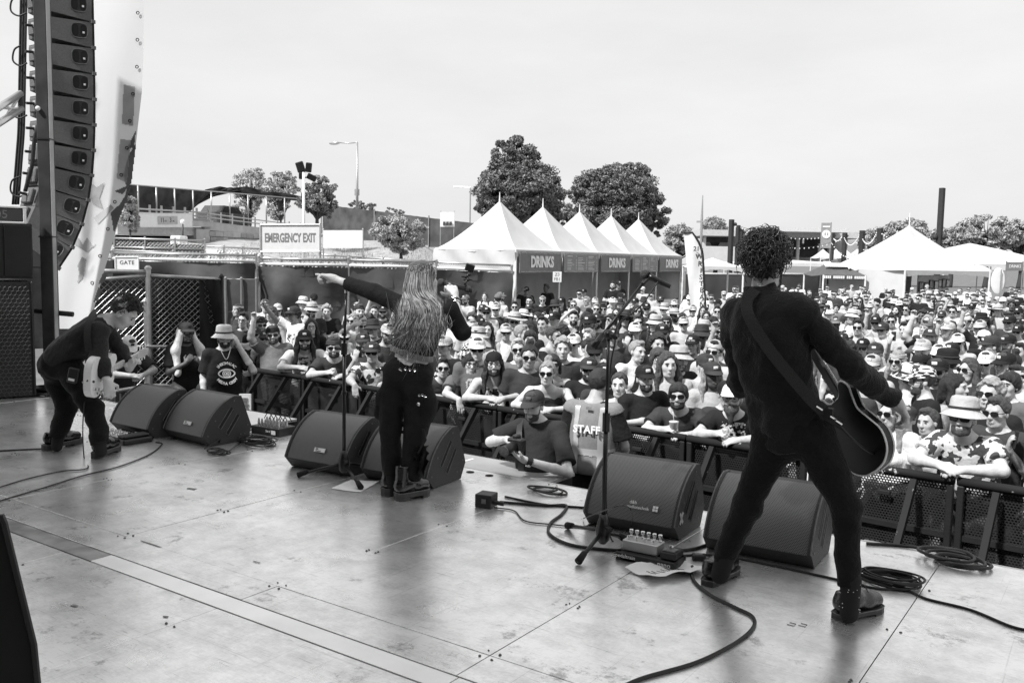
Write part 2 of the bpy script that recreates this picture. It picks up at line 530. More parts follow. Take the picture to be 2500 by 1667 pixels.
# grassy embankment beyond the left fences
m_grass = mat('dry_grass', 0.25, 0.95, 0.1, v2=0.42, scale=2.5, bump=0.6, bscale=20)
mb = MB(); P = []
for i in range(41):
  xd = -500 + i * (1610 / 40)
  row = []
  for j in range(22):
    D = 31 + j * 3.2
    hgt = 4.6 * (1 - math.exp(-max(0, D - 32) / 18.0))
    hgt *= min(1, max(0, (1120 - xd) / 160)) ** .7
    q = dpt(xd, D, hgt - 0.02 + (0.12 * math.sin(i * 1.7 + j) if hgt > .3 else -0.1))
    row.append(q)
  P.append(row)
mb.grid(P); struct(mb.build('embankment', m_grass, smooth=True, origin=(0, 0, 0)))
def hill(xd, D):
  h = 4.6 * (1 - math.exp(-max(0, D - 32) / 18.0))
  return h * min(1, max(0, (1120 - xd) / 160)) ** .7
# loose grass blades on the slope
mb = MB(); r = random.Random(3)
for i in range(9000):
  xd = r.uniform(560, 1110); D = 34 + 22 * r.random() ** 1.3
  q = dpt(xd, D, hill(xd, D) - .03); h = r.uniform(.06, .2); a = r.uniform(0, 3.14); w = r.uniform(.01, .025)
  dx = V(math.cos(a) * w, math.sin(a) * w, 0); tip = V(r.uniform(-.06, .06), r.uniform(-.06, .06), h)
  mb.add([q - dx, q + dx, q + tip], [(0, 1, 2)])
o = mb.build('grass', m_grass, origin=(0, 0, 0)); o['kind'] = 'stuff'; o['label'] = 'short dry grass on the slope behind the fences'

# ------------------------------------------------------------------ stage
SY = 5.24                                     # stage front edge
SX0, SX1 = -12.1, 4.0
mb = MB(); mb.box(((SX0 + SX1) / 2, (SY - 8) / 2, (STAGE_Z - .03) / 2), (SX1 - SX0, SY + 8, STAGE_Z - .03))
stage = struct(mb.build('stage_platform', M_blackmatte, origin=(0, 0, 0)))
xs = [-0.76 + 1.2375 * i for i in range(-9, 4)]
def deck_panel(x0, x1, y0, y1, mt=M_deck, name='deck_panel', dz=0.0):
  g = 0.0022
  mb = MB(); mb.box(((x0 + x1) / 2, (y0 + y1) / 2, STAGE_Z - .012 + dz), (x1 - x0 - 2 * g, y1 - y0 - 2 * g, .024), bev=.0012)
  return mb.build(name, mt, stage)
for i in range(len(xs) - 1):
  dz = [0, .0006, -.0008, .0004][i % 4]
  deck_panel(xs[i], xs[i + 1], 2.772, SY, dz=dz)
  deck_panel(xs[i], xs[i + 1], 2.558, 2.772, dz=-dz)
  for (a, b_) in ((0.0, 2.43), (-2.5, 0.0), (-5.0, -2.5), (-7.9, -5.0)):
    deck_panel(xs[i], xs[i + 1], a, b_, dz=dz * .5)
# the bare metal joint cover and its dirty ends
deck_panel(-4.25, -1.98, 2.436, 2.553, M_strip, 'joint_cover')
deck_panel(xs[0], -4.25, 2.436, 2.553, mat('worn_joint_cover', 0.3, 0.45, 0.4, metal=.5, var=.4, scale=7), 'joint_cover')
deck_panel(-1.98, xs[-1], 2.436, 2.553, M_deck, 'joint_cover')
# front lip
mb = MB(); mb.box(((SX0 + SX1) / 2, SY + .012, STAGE_Z - .05), (SX1 - SX0, .02, .1)); mb.build('edge_strip', M_ply, stage)
# screws
mb = MB(); r = random.Random(5)
for x in xs:
  for y in (2.80, 2.745, 3.4, 3.42, 4.0, 4.62, 5.2, 2.2, 1.6):
    for s in (-.03, .03):
      mb.cyl((x + s + r.uniform(-.006, .006), y + r.uniform(-.01, .01), STAGE_Z - .001), (x + s, y, STAGE_Z + .0012), .0062, n=8)
o = mb.build('screw', mat('screw_head', 0.12, 0.4, 0.5, metal=.6, var=0), stage); o['kind'] = 'stuff'
# round leg sockets near the front edge
for px, py in ((1080, 1083), (1124, 1091)):
  c = deck(px, py, .0025); mb = MB(); mb.cyl(c - V(0, 0, .002), c, .03, n=18); mb.build('leg_socket', M_blackmatte, stage)
# tape scraps and torn tape residue
m_tape = mat('grey_tape', 0.16, 0.5, 0.4, var=.2, scale=30)
for (x, y, w, h, a) in ((440, 1122, .1, .045, .3), (170, 1390, .05, .02, .3), (380, 1415, .03, .016, .5), (345, 1248, .22, .012, .0), (590, 1290, .07, .01, .1)):
  c = deck(x, y, .0022); rr = random.Random(x)
  n = 9
  pts = []
  for i in range(n):
    t = 2 * math.pi * i / n
    rx = w / 2 * (1 + rr.uniform(-.3, .15)); ry = h / 2 * (1 + rr.uniform(-.35, .2))
    qx = rx * max(-.8, min(.8, 1.3 * math.cos(t))); qy = ry * max(-.8, min(.8, 1.3 * math.sin(t)))
    pts.append(c + V(qx * math.cos(a) - qy * math.sin(a), qx * math.sin(a) + qy * math.cos(a), 0))
  mb = MB(); mb.prism(pts, (0, 0, .0008)); mb.build('tape_scrap', m_tape if y != 1122 else mat('pale_tape', .2, .6, .3), stage)
# roof over the stage, its wings and back drop (they shade the deck; out of the frame)
m_roof = mat('roof_skin', 0.05, 0.8, 0.2)
mb = MB()
mb.box((-4, -7.8, 12.1), (26, 8.4, .25)); mb.box((-4, -3.55, 11.8), (26, .12, .4))
mb.box((-4, -11.9, 6.5), (24, .15, 11.2))
mb.box((7.6, -7.8, 6.4), (.15, 8.0, 11.0))
rf = struct(mb.build('stage_roof', m_roof, origin=(-4, -11.9, 0)))
for (x, y) in ((-15.7, -3.9), (7.9, -3.9), (-15.7, -11.5), (7.9, -11.5)):
  mb = MB()
  for dx in (-.2, .2):
    for dy in (-.2, .2): mb.cyl((x + dx, y + dy, 0), (x + dx, y + dy, 12), .03, n=6)
  for i in range(24):
    z = .25 + i * .48
    mb.cyl((x - .2, y - .2, z), (x + .2, y - .2, z + .45), .015, n=5); mb.cyl((x + .2, y + .2, z), (x - .2, y + .2, z + .45), .015, n=5)
  mb.build('truss_tower', M_alu, rf)
# low risers (speaker boxes with plywood lids) that project from the stage front into the pit
def riser(x0, x1, y0, y1, z, label):
  t = thing('front_riser', ((x0 + x1) / 2, (y0 + y1) / 2, 0), label, 'riser', 'low risers along the stage front')
  mb = MB(); mb.box(((x0 + x1) / 2, (y0 + y1) / 2, (z - .03) / 2), (x1 - x0 - .02, y1 - y0 - .02, z - .03), bev=.01); mb.build('cabinet', M_black, t)
  mb = MB(); mb.box(((x0 + x1) / 2, (y0 + y1) / 2, z - .014), (x1 - x0, y1 - y0, .028), bev=.003); mb.build('lid', M_ply, t)
  mb = MB()
  n = int((x1 - x0) / .03)
  for i in range(n): mb.box((x0 + (i + .5) * .03, y1 + .004, z - .004), (.016, .012, .016))
  mb.build('serrated_edge', M_black, t)
  mb = MB(); mb.box(((x0 + x1) / 2 + .1, (y0 + y1) / 2, z + .0015), (.025, (y1 - y0) * .7, .001), M=None); mb.build('tape_line', M_letter_white, t)
  return t
riser(-5.55, -3.52, SY + .03, 5.98, 1.0, 'low riser with pale lid at stage front behind the singer')
riser(-9.0, -6.93, SY + .03, 6.2, 1.0, 'low riser with pale lid beside the left pair of monitors')
riser(-1.25, -.62, SY + .03, 5.55, 1.02, 'small low riser at the stage edge right of the guitarist')

# ------------------------------------------------------------------ crowd barricade
def rail_y(x): return 6.949 - 0.0912 * x
def perforated(name, v, cell, hole):
  m = mat(name, v, 0.55, 0.4, var=.15, scale=3)
  N, L, b = nodes_of(m)
  tc = N.new('ShaderNodeTexCoord'); sp = N.new('ShaderNodeSeparateXYZ'); L.new(tc.outputs['Object'], sp.inputs[0])
  u = math_node(N, L, 'DIVIDE', sp.outputs[0], cell); w = math_node(N, L, 'DIVIDE', sp.outputs[2], cell * .866)
  row = math_node(N, L, 'FLOOR', w); odd = math_node(N, L, 'MODULO', row, 2.0)
  u2 = math_node(N, L, 'MULTIPLY_ADD', odd, .5, u)
  fu = math_node(N, L, 'SUBTRACT', math_node(N, L, 'FRACT', u2), .5); fw = math_node(N, L, 'SUBTRACT', math_node(N, L, 'FRACT', w), .5)
  d = math_node(N, L, 'SQRT', math_node(N, L, 'ADD', math_node(N, L, 'MULTIPLY', fu, fu), math_node(N, L, 'MULTIPLY', fw, fw)))
  a = math_node(N, L, 'GREATER_THAN', d, hole)
  L.new(a, b.inputs['Alpha'])
  return m
M_perf = perforated('perforated_black_steel', 0.02, .022, .37)
M_chip = mat('chipped_black_paint', 0.02, 0.75, 0.15, var=0)
N, L, b = nodes_of(M_chip)
tc = N.new('ShaderNodeTexCoord'); nz = N.new('ShaderNodeTexNoise'); nz.inputs['Scale'].default_value = 9; nz.inputs['Detail'].default_value = 6; nz.inputs['Roughness'].default_value = .65
gm = N.new('ShaderNodeNewGeometry'); L.new(gm.outputs['Position'], nz.inputs['Vector'])
mr = N.new('ShaderNodeMapRange'); L.new(nz.outputs[0], mr.inputs[0])
for i, q in enumerate((.645, .675, .02, .5)): mr.inputs[i + 1].default_value = q
L.new(mr.outputs[0], b.inputs['Base Color'])
SEC = 1.08
rail_ang = math.atan(-0.0912)
def barricade(i, label):
  x = -9.62 + SEC * (i + .5); y = rail_y(x)
  t = thing('barricade_section', (x, y, 0), label, 'barricade', 'crowd barricade sections', rail_ang)
  Mx = W[t]
  def bl(mb): mb.v = [tuple(Mx @ Vector(p)) for p in mb.v]; return mb
  h = SEC / 2 - .008
  mb = MB(); mb.tube([(-h, 0, 1.13), (h, 0, 1.13)], .032, 10); bl(mb).build('top_rail', M_chip, t, smooth=True)
  mb = MB(); mb.box((0, .035, .57), (2 * h - .02, .006, 1.06)); bl(mb).build('perforated_panel', M_perf, t)
  for sx in (-1, 1):
    mb = MB(); mb.box((sx * (h - .025), .0, .56), (.045, .05, 1.08), bev=.005); bl(mb).build('upright', M_black, t)
  for z in (.30, .72):
    mb = MB(); mb.box((0, .01, z), (2 * h - .1, .03, .04)); bl(mb).build('crossbar', M_black, t)
  for sx in (-.27, .27):
    mb = MB(); mb.prism([(sx - .022, -.02, 1.09), (sx + .022, -.02, 1.09), (sx + .022, -.02 - .80, .06), (sx - .022, -.02 - .80, .06)], (0, -.05, .02)); bl(mb).build('brace', M_chip, t)
  mb = MB(); mb.box((0, -.45, .025), (2 * h, .95, .03)); mb.box((0, .5, .012), (2 * h, .85, .012)); bl(mb).build('foot_plate', M_black, t)
  mb = MB(); mb.box((.05, -.015, .96), (.1, .03, .035), bev=.006); bl(mb).build('latch', M_chip, t)
  return t
ordn = ['first', 'second', 'third', 'fourth', 'fifth', 'sixth', 'seventh', 'eighth', 'ninth', 'tenth', 'eleventh', 'twelfth']
for i in range(10):
  barricade(i, 'black steel crowd barricade section with slanted braces, %s from the left end' % ordn[i])

# ------------------------------------------------------------------ fences on the left
def chain_link(p0, p1, zlo, zhi, cell=.075, r=.0022, parent=None, mt=None, sag=0.0):
  """woven wire between two posts: zig-zag wires in two directions"""
  mb = MB(); p0 = V(*p0[:2], 0); p1 = V(*p1[:2], 0); Ld = (p1 - p0).length; u = (p1 - p0) / Ld; nrm = V(-u.y, u.x, 0)
  H = zhi - zlo
  n = int(Ld / cell) + 1; m = int(H / cell)
  for i in range(-m, n):
    for s in (1, -1):
      # straight diagonal wires, alternately in front and behind
      a0, a1 = i * cell, i * cell + H
      t0 = max(0, -a0 / H) if a0 < 0 else 0
      t1 = min(1, (Ld - a0) / H)
      if t1 <= t0: continue
      A = (a0 + t0 * H, t0 * H); B = (a0 + t1 * H, t1 * H)
      if s < 0: A = (Ld - A[0], A[1]); B = (Ld - B[0], B[1])
      off = nrm * (.003 * s)
      pa = p0 + u * A[0] + V(0, 0, zlo + A[1]) + off; pb = p0 + u * B[0] + V(0, 0, zlo + B[1]) + off
      mb.tube([pa, pb], r, 3, cap=False)
  o = mb.build('chain_link_mesh', mt or M_steel, parent); o['kind'] = 'stuff'
  return o
def screen_panel(p0, p1, zlo, zt0, zt1, parent, mt, name='windscreen', amp=.04, seed=1, back=.04):
  p0 = V(*p0[:2], 0); p1 = V(*p1[:2], 0); u = p1 - p0; nrm = V(-u.y, u.x, 0).normalized() * back
  nu = max(8, int(u.length / .25)); r = random.Random(seed); ph = [r.uniform(0, 6) for _ in range(4)]
  P = []
  for i in range(nu + 1):
    t = i / nu; row = []
    for j in range(9):
      s = j / 8; zt = zt0 + (zt1 - zt0) * t
      wv = amp * (math.sin(t * u.length * 2.1 + ph[0] + s * 1.3) * .6 + math.sin(t * u.length * 5.3 + ph[1] - s * 2) * .35) * math.sin(math.pi * min(1, s * 1.02)) + amp * .3 * math.sin(9 * s + t * 7 + ph[2])
      z = zlo + (zt - zlo) * s - (.02 * abs(math.sin(t * nu * 1.1 + ph[3])) if j == 8 else 0)
      row.append(p0 + u * t + nrm * (1 + wv / max(.01, back)) + V(0, 0, z))
    P.append(row)
  mb = MB(); mb.grid(P)
  return mb.build(name, mt, parent, smooth=True)
def post(p, z0, z1, r, parent, mt=M_steel, name='post'):
  mb = MB(); mb.cyl((p[0], p[1], z0), (p[0], p[1], z1), r, n=10); mb.lathe([(r * 1.25, 0), (r * 1.25, .02), (r * .5, .05)], (p[0], p[1], z1)); return mb.build(name, mt, parent, smooth=False)
def bar(a, b_, r, parent, mt=M_steel, name='rail'):
  mb = MB(); mb.tube([a, b_], r, 8); return mb.build(name, mt, parent, smooth=True)
def zof(x, y, D): return at(x, y, D).z

# near chain link gate beside the stage
pA = dpt(205, 12.6, 0); pB = dpt(347, 13.0, 0); pC = dpt(513, 13.3, 0)
zA = zof(240, 627, 12.7); zB = zof(347, 627, 13.0); zC = zof(513, 641, 13.3)
t = thing('chain_link_gate', pB, 'galvanised chain link fence gate lined in black at stage left', 'fence gate')
post(pB, 0, zB + .06, .04, t); post(dpt(340, 13.0, 0), 0, 1.95, .035, t)
bar(V(pA.x, pA.y, zA + .04), V(pB.x, pB.y, zB + .02), .028, t); bar(V(pA.x, pA.y, zA - .10), V(pB.x, pB.y, zB - .03), .024, t)
bar(V(pB.x, pB.y, zB - .03), V(pC.x, pC.y, zC), .026, t)
zm = zof(347, 795, 13.0)
bar(V(pA.x, pA.y, zm + .03), V(pC.x, pC.y, zm), .022, t)
post(pC, 0, zC + .03, .03, t, M_black)
chain_link(pA, pB, .05, zA - .04, .085, .0026, t); chain_link(pB, pC, .05, zC - .0, .085, .0034, t)
screen_panel(pA, pB, .0, zA - .1, zB - .1, t, M_screen2, back=.35, seed=3); screen_panel(pB, pC, .0, zB - .05, zC, t, M_screen2, back=.12, seed=4)
q = dpt(462, 13.2, 0)
screen_panel(q, pC, .0, zC + .02, zC + .01, t, M_screen2, name='folded_screen_edge', back=-.05, amp=.05, seed=8)

# long windscreen fence behind the left crowd
fx = [(-60, 24.0, 597), (262, 25.5, 597), (590, 26.0, 604), (597, 26.2, 610), (800, 26.4, 613), (1000, 27.0, 618), (1172, 27.6, 626)]
t = thing('windscreen_fence', dpt(590, 26, 0), 'long dark windscreen fence with pale top rails behind the left crowd', 'fence')
for i in range(len(fx) - 1):
  (x0, D0, y0), (x1, D1, y1) = fx[i], fx[i + 1]
  a, b_ = dpt(x0, D0, 0), dpt(x1, D1, 0); za, zb = zof(x0, y0, D0), zof(x1, y1, D1)
  if x1 - x0 > 20:
    screen_panel(a, b_, 0, za, zb, t, M_screen, back=-.06, seed=20 + i, amp=.07)
    bar(V(a.x, a.y, za + .05), V(b_.x, b_.y, zb + .05), .04, t, M_whitepaint)
    bar(V(a.x, a.y, za + .20), V(b_.x, b_.y, zb + .22), .03, t, M_steel)
    chain_link(a, b_, (za + zb) / 2, (za + zb) / 2 + .2, .07, .004, t)
  post(a, 0, za + .25, .04, t);
post(b_, 0, zb + .2, .04, t)
# tiny grommet ties along the top rail
mb = MB()
for i in range(38):
  xd = 250 + i * 25; D = 25.4 + (xd - 250) * .0024
  y = 603 + (xd - 250) * .0245; mb.sphere(at(xd, y, D - .14), .035, 6, 4)
mb.build('fence_tie', M_letter_white, t)
# inner service gate with steel frame behind the crowd
t = thing('service_gate', dpt(555, 24.5, 0), 'dark screened service gate with steel frame right of chain link gate', 'gate')
za = zof(555, 640, 24.5)
for xx in (520, 556, 590): post(dpt(xx, 24.5, 0), 0, za, .035, t, mat('dull_steel', .22, .5, .4, metal=.5))
for zz in (za - .03, za - .45, za - .9, .3): bar(dpt(520, 24.5, zz), dpt(590, 24.5, zz), .03, t, MATS['dull_steel'])
screen_panel(dpt(520, 24.5, 0), dpt(590, 24.5, 0), .1, za, za, t, M_screen, back=.05, seed=31)

# higher fences further back on the slope
def back_fence(pts, label, screen=None, low=1.9, cl=True, nposts=4):
  x0, y0, D0 = pts[0]; x1, y1, D1 = pts[-1]
  t = thing('chain_link_fence', dpt((x0 + x1) / 2, (D0 + D1) / 2, hill((x0 + x1) / 2, (D0 + D1) / 2)), label, 'fence')
  for (x0, y0, D0), (x1, y1, D1) in zip(pts[:-1], pts[1:]):
    a, b_ = at(x0, y0, D0), at(x1, y1, D1)
    bar(a, b_, .04, t, M_steel)
    bar(a - V(0, 0, .35), b_ - V(0, 0, .35), .03, t, M_steel)
    if cl: chain_link(a, b_, min(a.z, b_.z) - .9, min(a.z, b_.z), .14, .007, t)
    if screen: screen_panel(a, b_, a.z - low, a.z - screen, b_.z - screen, t, M_screen, back=.05, seed=int(x0) + 40)
    for k in range(nposts):
      p = a + (b_ - a) * (k / (nposts - 1)); post(p, p.z - low, p.z + .05, .035, t)
  return t
back_fence([(262, 547, 36), (470, 553, 37)], 'chain link fence with torn dark screen left of the machinery', .15)
back_fence([(262, 575, 32), (465, 583, 32.5), (585, 586, 33)], 'lower chain link fence with twin rails behind the gate sign', .30)
back_fence([(470, 565, 40), (600, 572, 41)], 'pale chain link fence in front of the stone wall')
back_fence([(560, 590, 30), (690, 597, 30), (880, 600, 31), (1000, 606, 31.5)], 'low dark screened fence below the emergency exit sign', .12)
back_fence([(735, 585, 37), (835, 592, 38), (975, 600, 38)], 'fence rails at the foot of the grassy slope', None)

# ------------------------------------------------------------------ signs on the left
def board(name, label, cat, x0, y0, x1, y1, D, mt=M_signwhite, posts=(), frame=None, D1=None, group=None, fr=.02):
  D1 = D if D1 is None else D1
  c = [at(x0, y0, D), at(x1, y0, D1), at(x1, y1, D1), at(x0, y1, D)]
  c[2] = V(c[1].x, c[1].y, c[2].z); c[3] = V(c[0].x, c[0].y, c[3].z)
  base = (c[2] + c[3]) / 2
  t = thing(name, (base.x, base.y, 0 if posts else c[3].z), label, cat, group)
  x = (c[1] - c[0]).normalized(); nrm = x.cross(V(0, 0, 1)).normalized()
  if nrm.dot(V(*FW)) > 0: nrm = -nrm
  mb = MB(); mb.prism([c[3], c[2], c[1], c[0]], -nrm * .03); mb.build('board', mt, t, fixn=True)
  ctr = (c[0] + c[1] + c[2] + c[3]) / 4 + nrm * .004
  if frame:
    for i in range(4):
      a, b_ = c[i] + nrm * .01, c[(i + 1) % 4] + nrm * .01
      mb = MB(); mb.tube([a, b_], fr, 6); mb.build('frame_bar', frame, t)
  for px in posts:
    s = (px - x0) / (x1 - x0); p = c[0] + (c[1] - c[0]) * s - nrm * .05
    post((p.x, p.y), 0 if D < 31 else max(0, hill(px, D) - .2), p.z + .03, .03, t)
  return t, panel_frame(ctr, x), (c[1] - c[0]).length, c[0].z - c[3].z
m_redgrey = mat('mid_grey_lettering', 0.22, 0.6, 0.3, var=0)
t, M, w, h = board('exit_sign', 'white emergency exit sign on steel posts above the dark fence', 'sign', 598, 516, 735, 578, 28.5, posts=(600, 735), frame=M_alu, fr=.03)
text_mesh('EMERGENCY EXIT', h * .46, M, m_redgrey, t, bold=.012, xscale=w * .86 / (h * .46 * 8.05))
t, M, w, h = board('gate_sign', 'small white gate sign fixed to the fence top', 'sign', 265, 590, 318, 622, 25.0, frame=M_whitepaint)
M2 = M @ Matrix.Translation((0, h * .08, 0)); text_mesh('GATE', h * .40, M2, M_letter_dark, t, xscale=w * .6 / (h * .40 * 2.5), spacing=1.1)
t, M, w, h = board('blank_banner', 'blank pale banner on the slope right of emergency exit sign', 'banner', 742, 529, 833, 570, 36, posts=(742, 833))
t, M, w, h = board('small_sign', 'pale sign on two posts before the dark ridge fence', 'sign', 1011, 487, 1044, 521, 54, posts=(1012, 1043))
for k in range(3):
  mb = MB(); q = M @ V(-w * .25 + k * w * .22, -h * .28, .012); mb.box(q, (.28, .02, .22)); mb.build('print', M_letter_dark, t)

# ------------------------------------------------------------------ road bridge with stone wall
t = thing('road_bridge', dpt(520, 60, hill(520, 60)), 'concrete road bridge over a stone walled underpass', 'bridge')
ox = [(270, 50.0), (470, 57.0), (480, 57.3), (575, 63.0), (780, 76.0)]
def wall_strip(name, mt, ya, yb, seg, thick=.5, z0=None, z1=None):
  (x0, D0), (x1, D1) = seg
  a = at(x0, ya[0], D0); b_ = at(x1, ya[1], D1); c = at(x1, yb[1], D1); d = at(x0, yb[0], D0)
  n = (b_ - a).cross(V(0, 0, 1)).normalized()
  if n.dot(V(*FW)) < 0: n = -n
  mb = MB(); mb.prism([d, V(b_.x, b_.y, c.z), b_, V(d.x, d.y, a.z)], n * thick); return mb.build(name, mt, t, fixn=True)
wall_strip('parapet', M_concrete, (497, 506), (513, 522), ((270, 50), (490, 57.5)), .4)
wall_strip('parapet', M_concrete, (508, 546), (528, 562), ((470, 57.0), (800, 77)), .4)
wall_strip('girder', mat('pale_girder', .5, .7, .3), (514, 523), (538, 542), ((270, 50.6), (478, 57.6)), 4.0)
wall_strip('pier', M_concrete, (526, 527), (600, 600), ((452, 56.4), (482, 57.2)), 2.5)
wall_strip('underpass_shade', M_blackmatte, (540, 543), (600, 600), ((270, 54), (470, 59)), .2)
# stone courses of the abutment wall, each stone its own block
r = random.Random(11)
m_stones = [mat('wall_stone_%s' % n, v, .85, .2, var=.12, scale=3, bump=.4, bscale=10) for n, v in (('a', .34), ('b', .42), ('c', .49), ('d', .29))]
p0, p1 = dpt(484, 57.5, 0), dpt(770, 75.5, 0); u = (p1 - p0); Lw = u.length; u.normalize(); nn = V(u.y, -u.x, 0)
if nn.dot(V(*FW)) > 0: nn = -nn
ztop = zof(484, 530, 57.5)
mb = MB(); mb.prism([p0 - nn * .3, p1 - nn * .3, p1 - nn * .3 + V(0, 0, ztop - .1), p0 - nn * .3 + V(0, 0, ztop)], -nn * .3); mb.build('mortar_core', m_stones[3], t, fixn=True)
z = ztop - .02; rown = 0
while z > 1.3:
  hh = r.choice((.30, .36, .42)); s = -r.random() * .5
  while s < 15.5:
    l = r.uniform(.55, 1.25)
    a, b_ = max(0, s), min(15.5, s + l)
    if b_ - a > .15:
      c = p0 + u * ((a + b_) / 2) + V(0, 0, z - hh / 2) - nn * (.22 - r.uniform(0, .05))
      Mx = Matrix.Translation(c) @ Matrix.Rotation(math.atan2(u.y, u.x), 4, 'Z')
      mb = MB(); mb.box((0, 0, 0), (b_ - a - .03, .3, hh - .03), M=Mx, bev=.02); mb.build('stone', r.choice(m_stones[:3] + m_stones[:2]), t)
    s += l
  z -= hh
# bridge railing
for yo in (0, -9, -20):
  bar(at(285, 494 + yo * .8, 50.6), at(480, 505 + yo * .8, 57), .05, t, M_steel)
  if yo > -20: bar(at(480, 500 + yo, 57), at(790, 537 + yo * .7, 76.5), .04, t, M_steel)
for k in range(8):
  x = 290 + k * 27; D = 50.6 + k * .95; p = at(x, 496 + k * 1.3, D); mb = MB(); mb.box((p.x, p.y, p.z + .25), (.1, .1, .9)); mb.build('railing_post', M_steel, t)
for k in range(12):
  x = 482 + k * 26; D = 57.2 + k * 1.65; p = at(x, 500 + k * 3.1, D); mb = MB(); mb.box((p.x, p.y, p.z + .05), (.07, .07, .75)); mb.build('railing_post', M_steel, t)
# clearance board on the girder
t2, M, w, h = board('clearance_sign', 'white clearance board on the bridge girder reading eleven feet three', 'sign', 317, 490, 442, 522, 49.5, D1=53.8, frame=M_alu)
mb = MB(); q = [M @ V(sx * w * .18 + .02 * w, sy * h * .30, .01) for sx, sy in ((-1, -1), (1, -1), (1, 1), (-1, 1))]; mb.prism(q, (M.to_3x3() @ V(0, 0, .02))); mb.build('plate', mat('grey_plate', .42, .5, .4), t2, fixn=True)
M2 = M @ Matrix.Translation((.02 * w, 0, .04))
text_mesh('11', h * .48, M2 @ Matrix.Translation((-w * .105, 0, 0)), M_letter_dark, t2); text_mesh('FT', h * .2, M2 @ Matrix.Translation((-w * .045, -h * .08, 0)), M_letter_dark, t2)
text_mesh('3', h * .48, M2 @ Matrix.Translation((w * .045, 0, 0)), M_letter_dark, t2); text_mesh('IN', h * .2, M2 @ Matrix.Translation((w * .1, -h * .08, 0)), M_letter_dark, t2)
# sagging shade cloth fence on top of the bridge
t = thing('bridge_screen_fence', at(400, 490, 55), 'tall post fence on the bridge with dark shade cloth blown loose', 'fence')
for k in range(11):
  x = 318 + k * 42; D = 51.8 + k * 2.0; b_ = at(x, 495 + k * 4.2, D); tp = 426 + k * 3.6
  bar(b_, V(b_.x, b_.y, at(x, tp, D).z), .05, t, M_steel, 'fence_post')
bar(at(290, 423, 51), at(760, 463, 73), .035, t, M_steel, 'top_wire')
def cloth(outline_top, outline_bot, Df, seed, n=40):
  r = random.Random(seed); P = []
  def itp(o, s):
    f = s * (len(o) - 1); i = min(int(f), len(o) - 2); g = f - i
    return o[i][0] + (o[i + 1][0] - o[i][0]) * g, o[i][1] + (o[i + 1][1] - o[i][1]) * g
  for i in range(n + 1):
    s = i / n; a = itp(outline_top, s); c = itp(outline_bot, s); row = []
    for j in range(9):
      f = j / 8; x = a[0] + (c[0] - a[0]) * f; y = a[1] + (c[1] - a[1]) * f
      row.append(at(x, y, Df(x) + .35 * math.sin(i * .9 + j * .6) * math.sin(math.pi * f) + .1 * math.sin(i * 2.3 + 2 * j)))
    P.append(row)
  mb = MB(); mb.grid(P); return mb.build('shade_cloth', mat('shade_cloth', .045, .8, .2, var=.4, scale=1.0), t, smooth=True)
Df = lambda x: 51.5 + (x - 290) * .0475
cloth([(285, 423), (340, 428), (400, 433), (450, 437), (490, 438), (530, 430), (560, 437)], [(285, 486), (330, 488), (375, 494), (430, 492), (455, 470), (490, 452), (540, 441)], Df, 1)
cloth([(470, 436), (505, 428), (530, 433), (565, 428), (610, 440), (660, 444), (720, 458)], [(475, 440), (520, 442), (560, 447), (600, 452), (650, 458), (700, 464), (745, 470)], Df, 2)
# dark ridge fence on the slope
t = thing('ridge_fence', dpt(900, 62, hill(900, 62)), 'dark windscreen fence along the grassy ridge', 'fence')
rf_ = [(742, 470, 70, 532), (860, 484, 66, 537), (985, 500, 62, 543), (1095, 513, 60, 548)]
for (x0, y0, D0, b0), (x1, y1, D1, b1) in zip(rf_[:-1], rf_[1:]):
  screen_panel(at(x0, y0, D0), at(x1, y1, D1), min(zof(x0, b0, D0), zof(x1, b1, D1)) - .6, zof(x0, y0, D0), zof(x1, y1, D1), t, M_screen, back=.05, amp=.05, seed=int(x0))
  post(at(x0, y0, D0), 2, zof(x0, y0, D0) + .1, .05, t)
# lamps
t = thing('street_lamp', dpt(820, 72, hill(820, 72)), 'tall pale street lamp with long arm behind the dark fence', 'street lamp')
b_ = dpt(820, 72, hill(820, 72)); tp = at(820, 330, 72)
mb = MB(); mb.tube([b_, V(b_.x, b_.y, tp.z)], [.14, .07], 10); mb.build('pole', M_steel, t, smooth=True)
arm = at(766, 327, 72); mb = MB(); mb.tube(smooth_path([V(b_.x, b_.y, tp.z), at(800, 329, 72), arm], 4), .05, 8); mb.build('arm', M_steel, t, smooth=True)
mb = MB(); mb.sphere(at(768, 329, 72), .55, 12, 8, (1, .5, .28)); mb.build('lamp_head', M_alu, t, smooth=True)
mb = MB(); mb.box(at(820, 442, 71.8), (.3, .25, .5)); mb.build('control_box', M_steel, t)
t = thing('street_lamp', dpt(1078, 85, 2), 'distant thin street lamp left of the tall trees', 'street lamp')
b_ = dpt(1078, 85, 2); tp = at(1078, 432, 85); mb = MB(); mb.tube([b_, V(b_.x, b_.y, tp.z)], .07, 8); mb.build('pole', M_steel, t); mb = MB(); mb.tube([V(b_.x, b_.y, tp.z), at(1042, 429, 85)], .05, 6); mb.build('arm', M_steel, t)
t = thing('floodlight_mast', dpt(698, 40, hill(698, 40)), 'mast with a cluster of dark floodlights left of the street lamp', 'floodlight')
b_ = dpt(698, 40, hill(698, 40)); tp = at(698, 398, 40)
mb = MB(); mb.tube([b_, V(b_.x, b_.y, tp.z)], .06, 10); mb.build('pole', M_whitepaint, t, smooth=True)
for (xa, ya, xb, yb) in ((698, 400, 690, 378), (698, 400, 706, 378), (698, 408, 715, 408), (698, 405, 690, 405)):
  bar(at(xa, ya, 40), at(xb, yb, 40), .03, t, M_black, 'bracket')
